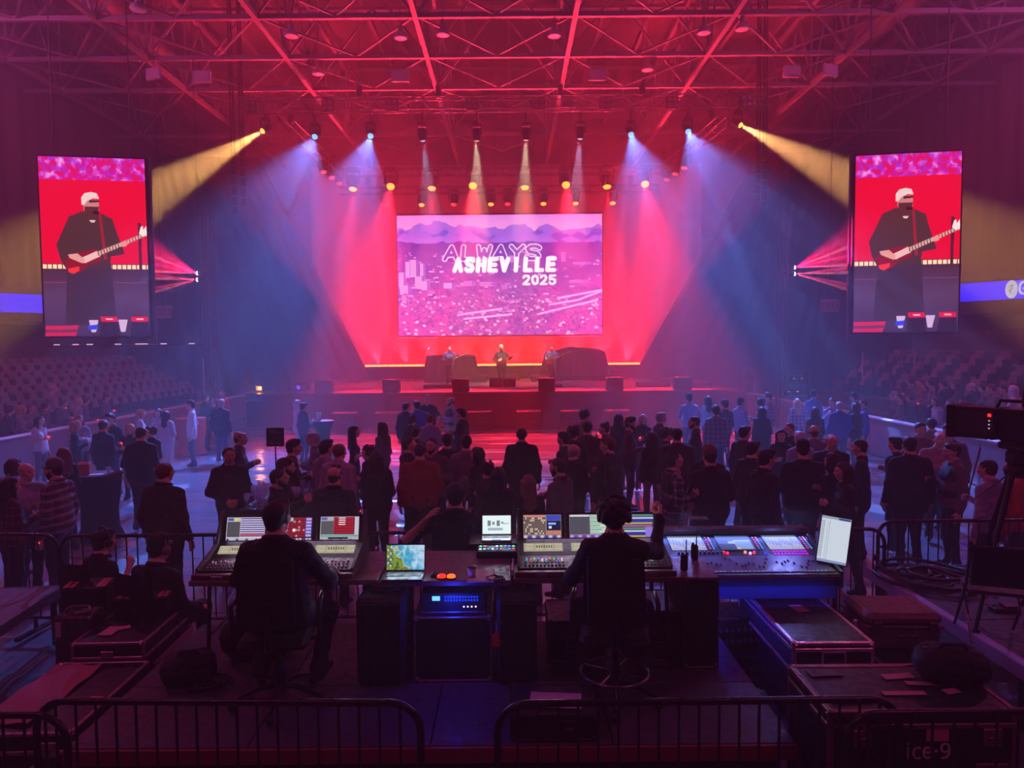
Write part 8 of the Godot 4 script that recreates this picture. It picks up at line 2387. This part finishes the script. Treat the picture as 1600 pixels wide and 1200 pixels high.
	flight_case("tall dark case that carries the long flat-topped case", Vector3(2.46, 0.0, -5.86), Vector3(0.56, 0.61, 1.1), 0.0, {"alu": Color(0.34, 0.24, 0.26), "edge": 0.02, "wheels": 0.1, "color": Color(0.045, 0.04, 0.045), "group": g})
	var c2 := flight_case("smaller metal-edged case under the rose hard case", Vector3(3.1, 0.42, -5.7), Vector3(0.5, 0.22, 0.66), 0.0, {"alu": Color(0.66, 0.5, 0.51), "handles": [[0.0, 0.11]], "group": g})
	flight_case("dark case at the bottom of the hard case stack", Vector3(3.1, 0.0, -5.72), Vector3(0.54, 0.41, 0.66), 0.0, {"alu": Color(0.34, 0.24, 0.26), "edge": 0.02, "wheels": 0.08, "group": g})
	# hard case with ribs
	var hc := thing("hard_case", "rose-brown hard plastic case with ribbed lid, right of the long case", "case", Vector3(3.16, 0.64, -5.85), -0.04)
	var hm := mat(Color(0.42, 0.24, 0.25), 0.55)
	obj("body", MB.new().box(Vector3(0, 0.1, 0), Vector3(0.6, 0.2, 0.46), 0.03), hm, hc)
	obj("lid", MB.new().box(Vector3(0, 0.255, 0), Vector3(0.61, 0.1, 0.47), 0.035), hm, hc)
	obj("seam_trim", MB.new().box(Vector3(0, 0.2, 0), Vector3(0.625, 0.022, 0.485), 0.008), mat(Color(0.3, 0.17, 0.18), 0.5), hc)
	for x in [-0.22, 0.22]:
		obj("rib", MB.new().box(Vector3(x, 0.3, 0), Vector3(0.05, 0.02, 0.42), 0.008), hm, hc)
		obj("latch", MB.new().box(Vector3(x, 0.2, 0.245), Vector3(0.07, 0.09, 0.02), 0.006), mat(Color(0.26, 0.15, 0.16), 0.5), hc)
	obj("handle", MB.new().tube([Vector3(-0.08, 0.17, 0.235), Vector3(-0.075, 0.14, 0.27), Vector3(0.075, 0.14, 0.27), Vector3(0.08, 0.17, 0.235)], 0.013, 8), mat(Color(0.26, 0.15, 0.16), 0.5), hc)
	bottle(Vector3(2.8, 0.64, -5.72), "half-empty water bottle beside the rose hard case")
	# big road case with lettering
	var rc := flight_case("big black road case with white lettering in the lower right corner", Vector3(2.37, 0.0, -4.32), Vector3(1.1, 1.0, 0.62), 0.0, {"alu": Color(0.5, 0.34, 0.36), "edge": 0.034, "lid": 0.09, "latches": [[-0.36, 0.84], [0.4, 0.84]], "handles": [[-0.36, 0.6], [0.4, 0.62]], "wheels": 0.1, "group": g})
	text_part("ice·9", 0.095, mat(Color(0.85, 0.74, 0.74), 0.6), rc, Vector3(0.03, 0.76, 0.31), Basis(), 0.004, "Droid Sans", "lettering")
	obj("tape_label", MB.new().box(Vector3(0.08, 0.86, 0.312), Vector3(0.13, 0.08, 0.004), 0.001), mat(Color(0.8, 0.45, 0.48), 0.7), rc)
	for e in [[0.0, 0.1, 0.26, 0.05, 0.0], [0.08, -0.12, 0.2, 0.07, 0.1], [0.2, -0.02, 0.24, 0.05, -0.1], [0.3, 0.08, 0.1, 0.06, 0.3], [-0.36, 0.16, 0.24, 0.1, 0.0], [-0.36, -0.18, 0.22, 0.1, 0.05]]:
		obj("sticker", MB.new().box(Vector3(e[0], 1.002, e[1]), Vector3(e[2], 0.003, e[3]), 0.001, Basis(Vector3.UP, e[4])), mat(Color(0.7, 0.46, 0.48) if e[0] > -0.3 else Color(0.3, 0.18, 0.2), 0.7), rc)
	soft_bag("duffel_bag", "black duffel bag lying on the lettered road case", Vector3(2.76, 1.0, -4.4), Vector3(0.4, 0.24, 0.26), -0.2, Color(0.06, 0.05, 0.055))
	soft_bag("backpack", "black backpack on the deck beside the left table leg", Vector3(-2.48, DECK, -5.3), Vector3(0.36, 0.24, 0.28), 0.3, Color(0.05, 0.045, 0.055))
	cable_heap("dark cable coil on the deck by the left table leg", Vector3(-2.3, DECK, -5.22), 0.15, 4, Color(0.1, 0.09, 0.1), 0.011, 9)
	soft_bag("equipment_bag", "dark bag hanging under the left table", Vector3(-2.1, DECK, -5.75), Vector3(0.5, 0.4, 0.3), 0.0, Color(0.045, 0.04, 0.05))
	# case behind the right barrier at the front, with a newspaper on it
	var bx := flight_case("low black case behind the front barrier with a printed leaflet on it", Vector3(0.25, DECK, -4.62), Vector3(0.56, 0.18, 0.44), 0.0, {"alu": Color(0.22, 0.16, 0.18), "edge": 0.02, "latches": [[0.1, 0.09]]})
	var lf := obj("leaflet", MB.new().box(Vector3.ZERO, Vector3(0.34, 0.004, 0.2), 0.001, Basis(Vector3.UP, -0.1)), mat(Color(0.72, 0.6, 0.64), 0.6))
	lf.position = Vector3(0.27, DECK + 0.183, -4.58)
	tag(lf, "pale printed leaflet lying on the low case behind the barrier", "leaflet")

func fences() -> void:
	# near barriers: behind the platform
	var y := 0.0
	var z := -4.02
	barricade("near crowd barrier across the lower left with rounded right end", Vector3(-2.78, 0, z), Vector3(-0.54, 0, z + 0.06))
	barricade("near crowd barrier across the lower right with rounded left end", Vector3(-0.1, 0, z + 0.08), Vector3(2.2, 0, z + 0.06))
	barricade("near crowd barrier in the lower left corner", Vector3(-4.9, 0, z + 0.12), Vector3(-2.5, 0, z + 0.16))
	barricade("near crowd barrier in the lower right corner", Vector3(1.82, 0, z + 0.22), Vector3(4.2, 0, z + 0.2))
	# far barriers: between the desks and the crowd
	var k := 0
	for e in [[-7.2, -5.06, -7.95, -7.8, "beside the left riser"], [-5.0, -2.7, -7.75, -7.75, "behind the seated stagehands"], [-2.66, -0.34, -7.75, -7.78, "behind the left lighting console"], [-0.3, 2.0, -7.78, -7.78, "behind the centre console"], [2.04, 4.1, -7.78, -7.75, "behind the sound desk's monitor"], [4.2, 6.4, -8.08, -8.08, "beyond the camera riser"]]:
		barricade("far crowd barrier " + e[4], Vector3(e[0], -0.02, e[2]), Vector3(e[1], -0.02, e[3]), 1.1, "far crowd barriers")
		k += 1

func camera_riser() -> void:
	var black := mat(Color(0.05, 0.045, 0.05), 0.5)
	var rp := thing("camera_riser", "dark camera riser with a pale violet edge at the right", "platform", Vector3(6.1, 0, -5.6), 0.0, "camera risers")
	for i in 2:
		for j in 3:
			obj("deck_panel", MB.new().box(Vector3(-1.04 + 2.1 * i, DECK - 0.02, -1.52 + 1.55 * j), Vector3(2.09, 0.04, 1.54), 0.005), mat(Color(0.17, 0.14, 0.16), 0.65), rp)
	obj("edge_trim", MB.new().box(Vector3(-2.1, DECK - 0.055, 0), Vector3(0.09, 0.13, 4.66), 0.01), mat(Color(0.62, 0.6, 0.8), 0.5), rp)
	obj("edge_trim", MB.new().box(Vector3(0, DECK - 0.06, -2.33), Vector3(4.24, 0.13, 0.04), 0.006), mat(Color(0.5, 0.46, 0.56), 0.35, 0.4), rp)
	for x in [-2.0, 0.0, 2.0]:
		for q in [-2.2, 0.0, 2.2]:
			obj("leg", MB.new().tube([Vector3(x, 0, q), Vector3(x, DECK - 0.04, q)], 0.03, 8), black, rp)
	cable_heap("thick black cable coil on the back of the camera riser", Vector3(at(1440, 905, 7.45).x, DECK, -7.45), 0.46, 6, Color(0.09, 0.08, 0.09), 0.02, 2)
	bottle(Vector3(at(1527, 948, 6.9).x, DECK, on(1527, 948, DECK).z), "full water bottle standing on the camera riser")
	# tripod and camera
	var base := Vector3(at(1592, 700, 6.35).x, DECK, -6.35)
	var tr := thing("tripod", "tall black camera tripod on the riser at the right", "tripod", base)
	var h := 1.36
	for k in 3:
		var a := TAU * k / 3.0 + 0.55
		var d := Vector3(cos(a), 0, sin(a))
		obj("leg", MB.new().tube([d * 0.09 + Vector3(0, h, 0), d * 0.34 + Vector3(0, 0.75, 0)], 0.026, 10).tube([d * 0.3 + Vector3(0, 0.85, 0), d * 0.62 + Vector3(0, 0.02, 0)], 0.017, 10), black, tr)
		obj("leg_brace", MB.new().tube([Vector3(0, 0.42, 0), d * 0.47 + Vector3(0, 0.42, 0)], 0.011, 6), mat(Color(0.3, 0.27, 0.3), 0.35, 0.6), tr)
		obj("foot", MB.new().lathe([Vector2(0, 0), Vector2(0.04, 0), Vector2(0.035, 0.03), Vector2(0, 0.035)], 12, Transform3D(Basis(), d * 0.62)), black, tr)
	obj("bowl", MB.new().lathe([Vector2(0, h - 0.06), Vector2(0.1, h - 0.05), Vector2(0.12, h + 0.02), Vector2(0.08, h + 0.06), Vector2(0, h + 0.06)], 18), black, tr)
	obj("pan_head", MB.new().box(Vector3(0, h + 0.12, 0), Vector3(0.16, 0.14, 0.18), 0.03).box(Vector3(0, h + 0.215, 0), Vector3(0.16, 0.06, 0.36), 0.015), black, tr)
	obj("pan_handle", MB.new().tube([Vector3(0.1, h + 0.14, 0.05), Vector3(0.18, h + 0.02, 0.4), Vector3(0.2, h - 0.02, 0.6)], 0.013, 8), black, tr)
	# camera turned towards the stage, long box lens to the left in the picture
	var cm := thing("broadcast_camera", "big broadcast camera with a long box lens on the tripod", "camera", base + Vector3(0, h + 0.245, 0), 0.5)
	obj("lens_box", MB.new().box(Vector3(0, 0.17, -0.32), Vector3(0.28, 0.29, 0.36), 0.012), mat(Color(0.13, 0.11, 0.12), 0.5), cm)
	obj("body", MB.new().box(Vector3(0, 0.16, 0.06), Vector3(0.2, 0.3, 0.4), 0.03), black, cm)
	obj("lens_hood", MB.new().box(Vector3(0, 0.17, -0.53), Vector3(0.3, 0.31, 0.08), 0.01), black, cm)
	obj("viewfinder", MB.new().box(Vector3(0.0, 0.42, 0.16), Vector3(0.24, 0.18, 0.2), 0.02).box(Vector3(0, 0.32, 0.12), Vector3(0.06, 0.08, 0.06)), black, cm)
	obj("handle", MB.new().tube([Vector3(0, 0.3, -0.2), Vector3(0, 0.38, -0.16), Vector3(0, 0.38, 0.02), Vector3(0, 0.31, 0.05)], 0.016, 8), black, cm)
	obj("side_plate", MB.new().box(Vector3(-0.142, 0.17, -0.32), Vector3(0.008, 0.2, 0.26), 0.003), mat(Color(0.22, 0.19, 0.2), 0.4), cm)
	obj("maker_plate", MB.new().box(Vector3(-0.1, 0.24, 0.268), Vector3(0.1, 0.03, 0.006), 0.002), mat(Color(0.2, 0.18, 0.19), 0.4), cm)
	obj("rear_panel", MB.new().box(Vector3(-0.01, 0.16, 0.262), Vector3(0.17, 0.24, 0.008), 0.003), mat(Color(0.2, 0.17, 0.18), 0.45), cm)
	obj("tally_light", MB.new().box(Vector3(-0.148, 0.25, -0.18), Vector3(0.006, 0.026, 0.026), 0.004), glow(Color(1, 0.1, 0.08), 6.0), cm)
	obj("tally_light", MB.new().box(Vector3(0.05, 0.25, 0.27), Vector3(0.026, 0.026, 0.006), 0.004), glow(Color(1, 0.1, 0.08), 4.0), cm)
	for i in 3:
		obj("indicator_light", MB.new().box(Vector3(-0.148, 0.2 - 0.035 * i, -0.18), Vector3(0.005, 0.012, 0.014), 0.002), glow(Color(0.9, 0.8, 0.85), 0.7), cm)
	# cable from the camera
	var wire := obj("camera_cable", MB.new().tube([base + Vector3(-0.28, h + 0.2, -0.1), base + Vector3(-0.42, h - 0.1, 0), base + Vector3(-0.5, h - 0.3, 0.05), base + Vector3(-0.36, h - 0.2, 0.05), base + Vector3(-0.12, h - 0.02, 0.05)], 0.008, 6), mat(Color(0.4, 0.34, 0.37), 0.4))
	tag(wire, "thin grey cable looping below the broadcast camera", "cable")
	# folding chair beside the tripod
	var ch := thing("folding_chair", "black folding chair beside the tripod at the right edge", "chair", Vector3(at(1560, 960, 5.75).x, DECK, -5.75), -0.35)
	obj("backrest", MB.new().box(Vector3(0, 0.68, 0.02), Vector3(0.42, 0.36, 0.03), 0.012, Basis(Vector3.RIGHT, 0.16)), mat(Color(0.07, 0.06, 0.07), 0.6), ch)
	obj("seat", MB.new().box(Vector3(0, 0.44, -0.2), Vector3(0.4, 0.03, 0.38), 0.012), mat(Color(0.09, 0.08, 0.09), 0.5), ch)
	for s in [-1.0, 1.0]:
		obj("leg", MB.new().tube([Vector3(s * 0.22, 0.88, 0.06), Vector3(s * 0.22, 0.5, -0.06), Vector3(s * 0.22, 0.02, -0.42)], 0.013, 8), mat(Color(0.4, 0.36, 0.4), 0.3, 0.7), ch)
		obj("leg", MB.new().tube([Vector3(s * 0.2, 0.44, -0.3), Vector3(s * 0.2, 0.02, 0.12)], 0.013, 8), mat(Color(0.4, 0.36, 0.4), 0.3, 0.7), ch)
	# pair of pedals and a spare plate on the riser
	var fs := thing("foot_switch", "small black foot switch on the riser beside the tripod", "switch", Vector3(at(1575, 945, 6.5).x, DECK, -6.55))
	obj("base", MB.new().box(Vector3(0, 0.02, 0), Vector3(0.24, 0.04, 0.12), 0.01), black, fs)
	obj("pedal", MB.new().box(Vector3(0.04, 0.05, 0), Vector3(0.12, 0.02, 0.1), 0.006, Basis(Vector3.RIGHT, 0.1)), mat(Color(0.2, 0.18, 0.2), 0.4, 0.4), fs)

# high tables, bar glasses and the sign on the arena floor
func high_table(label: String, p: Vector3, r: float, c: Color, waist := 0.62) -> void:
	var t := thing("high_table", label, "table", p, 0.0, "high tables on the arena floor")
	obj("tabletop", MB.new().lathe([Vector2(0, 1.06), Vector2(r, 1.06), Vector2(r, 1.08), Vector2(r - 0.01, 1.09), Vector2(0, 1.09)], 28), mat(c.lightened(0.06), 0.6), t)
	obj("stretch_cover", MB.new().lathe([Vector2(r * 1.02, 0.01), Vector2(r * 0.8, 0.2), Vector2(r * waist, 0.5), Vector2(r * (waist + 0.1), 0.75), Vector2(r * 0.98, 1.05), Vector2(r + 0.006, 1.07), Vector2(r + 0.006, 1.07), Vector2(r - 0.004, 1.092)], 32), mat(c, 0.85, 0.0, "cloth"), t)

func bar_things() -> void:
	var p := on(154, 740, 1.07)
	p.y = -0.02
	high_table("black-covered high table with a red box, left of the large dark plaid back", p, 0.36, Color(0.07, 0.06, 0.08), 0.78)
	var bx := thing("snack_box", "red cardboard box on the left black high table", "box", p + Vector3(-0.22, 1.092, 0.02), 0.3)
	obj("box", MB.new().box(Vector3(0, 0.09, 0), Vector3(0.17, 0.18, 0.12), 0.006), mat(Color(0.85, 0.22, 0.16), 0.6), bx)
	obj("flap", MB.new().box(Vector3(0, 0.185, 0.07), Vector3(0.16, 0.006, 0.08), 0.002, Basis(Vector3.RIGHT, 0.5)), mat(Color(0.8, 0.25, 0.2), 0.6), bx)
	var cup_m := MB.new().lathe([Vector2(0, 0), Vector2(0.032, 0), Vector2(0.042, 0.12), Vector2(0.04, 0.12), Vector2(0.031, 0.008), Vector2(0, 0.008)], 18).mesh()
	var cu := obj("clear_cup", cup_m, glass(0.3))
	cu.position = p + Vector3(0.2, 1.092, 0.05)
	tag(cu, "clear drinking cup on the left black high table", "cup")
	var nk := obj("napkin", MB.new().box(Vector3(0, 0.004, 0), Vector3(0.2, 0.006, 0.15), 0.002, Basis(Vector3.UP, 0.3)), mat(Color(0.85, 0.82, 0.86), 0.8))
	nk.position = p + Vector3(0.02, 1.091, 0.1)
	tag(nk, "crumpled white napkin on the left black high table", "napkin")
	p = on(505, 657, 1.07); p.y = -0.02
	high_table("dark high table with a white cup in front of the stage", p, 0.3, Color(0.16, 0.14, 0.22), 0.55)
	var wc := obj("white_cup", cup_m, mat(Color(0.85, 0.82, 0.88), 0.6))
	wc.position = p + Vector3(-0.12, 1.092, 0.0)
	wc.scale = Vector3(1.6, 1.9, 1.6)
	tag(wc, "tall white cup on the table in front of the stage", "cup")
	p = on(300, 708, 0.0); p.y = -0.02
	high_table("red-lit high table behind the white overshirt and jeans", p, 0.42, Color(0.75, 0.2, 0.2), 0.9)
	# bar table
	var d := 10.6
	var bp := Vector3(at(445, 760, d).x, -0.02, -d)
	var bt := thing("bar_table", "black-clothed bar table crowded with glasses, left of the middle", "table", bp)
	obj("tabletop", MB.new().box(Vector3(0, 0.9, 0), Vector3(0.76, 0.03, 1.7), 0.006), mat(Color(0.08, 0.07, 0.09), 0.5), bt)
	obj("table_skirt", MB.new().box(Vector3(0, 0.44, 0), Vector3(0.74, 0.88, 1.68), 0.02), mat(Color(0.06, 0.055, 0.065), 0.9, 0.0, "cloth"), bt)
	var gl: Node3D = null
	var rg := RandomNumberGenerator.new()
	rg.seed = 17
	for i in 6:
		for j in 11:
			if rg.randf() < 0.25: continue
			var q := bp + Vector3(-0.3 + 0.12 * i + rg.randf_range(-0.02, 0.02), 0.917, -0.78 + 0.15 * j + rg.randf_range(-0.03, 0.03))
			if gl == null:
				gl = thing("wine_glass", "clear stemmed glass standing on the black bar table", "glass", q, 0.0, "stemmed glasses on the bar table")
				obj("bowl", MB.new().lathe([Vector2(0.004, 0.09), Vector2(0.03, 0.11), Vector2(0.042, 0.15), Vector2(0.036, 0.21), Vector2(0.034, 0.21), Vector2(0.039, 0.15), Vector2(0.027, 0.113), Vector2(0, 0.096)], 12), glass(0.3), gl)
				obj("stem", MB.new().lathe([Vector2(0, 0), Vector2(0.036, 0), Vector2(0.034, 0.004), Vector2(0.006, 0.012), Vector2(0.004, 0.09), Vector2(0, 0.09)], 12), glass(0.3), gl)
			else:
				var e := dup(gl, q, rg.randf() * 6.0)
				e.scale = Vector3.ONE * rg.randf_range(0.9, 1.35)
	var bm := MB.new().lathe([Vector2(0, 0), Vector2(0.036, 0), Vector2(0.038, 0.01), Vector2(0.038, 0.17), Vector2(0.03, 0.2), Vector2(0.014, 0.23), Vector2(0.013, 0.29), Vector2(0, 0.29)], 14).mesh()
	var k := 0
	var at_ := ["at the back of the bar table", "beside the sign's pole", "in the middle of the bar table", "at the right rim of the bar table", "at the front of the bar table"]
	for e in [[-0.1, -0.7], [0.1, -0.5], [0.25, -0.62], [0.32, -0.1], [0.0, 0.3]]:
		var o := obj("glass_bottle", bm, glass(0.35, Color(0.8, 0.85, 0.9)))
		o.position = bp + Vector3(e[0], 0.917, e[1])
		o.scale = Vector3.ONE * 1.2
		tag(o, "clear glass bottle %s" % at_[k], "bottle", "bottles on the bar table")
		k += 1
	var tp := on(396, 766, 0.9); tp.y = -0.02
	var tub := thing("ice_tub", "round black tub with pale rim beside the bar table", "tub", tp)
	obj("tub", MB.new().lathe([Vector2(0, 0.0), Vector2(0.19, 0), Vector2(0.23, 0.88), Vector2(0.21, 0.88), Vector2(0.18, 0.5), Vector2(0, 0.5)], 28), mat(Color(0.08, 0.07, 0.09), 0.5), tub)
	var ring := []
	for i in 32: ring.append(Vector3(cos(TAU * i / 32.0) * 0.225, 0.885, sin(TAU * i / 32.0) * 0.225))
	obj("rim", MB.new().tube(ring, 0.012, 8, true), mat(Color(0.7, 0.66, 0.7), 0.3, 0.4), tub)
	# sign on a pole
	d = 11.6
	var sp := at(430, 681, d)
	var sg := thing("price_sign", "small black sign board on a thin pole behind the bar", "sign", Vector3(sp.x, -0.02, -d))
	obj("board", MB.new().box(Vector3(0, sp.y, 0), Vector3(0.29, 0.31, 0.03), 0.006), mat(Color(0.03, 0.03, 0.035), 0.5), sg)
	for e in [[-0.03, 0.09, 0.14, 0.05], [0.08, 0.07, 0.05, 0.03], [-0.05, -0.1, 0.09, 0.03], [0.06, -0.1, 0.08, 0.03], [0.02, -0.01, 0.1, 0.012]]:
		obj("print_line", MB.new().box(Vector3(e[0], sp.y + e[1], 0.017), Vector3(e[2], e[3], 0.003), 0.001), mat(Color(0.42, 0.3, 0.34), 0.7), sg)
	obj("pole", MB.new().tube([Vector3(0, 0.02, 0), Vector3(0, sp.y - 0.15, 0)], 0.012, 8), mat(Color(0.08, 0.08, 0.09), 0.4), sg)
	obj("base", MB.new().lathe([Vector2(0, 0), Vector2(0.16, 0), Vector2(0.16, 0.015), Vector2(0.02, 0.03), Vector2(0, 0.03)], 18), mat(Color(0.08, 0.08, 0.09), 0.4), sg)
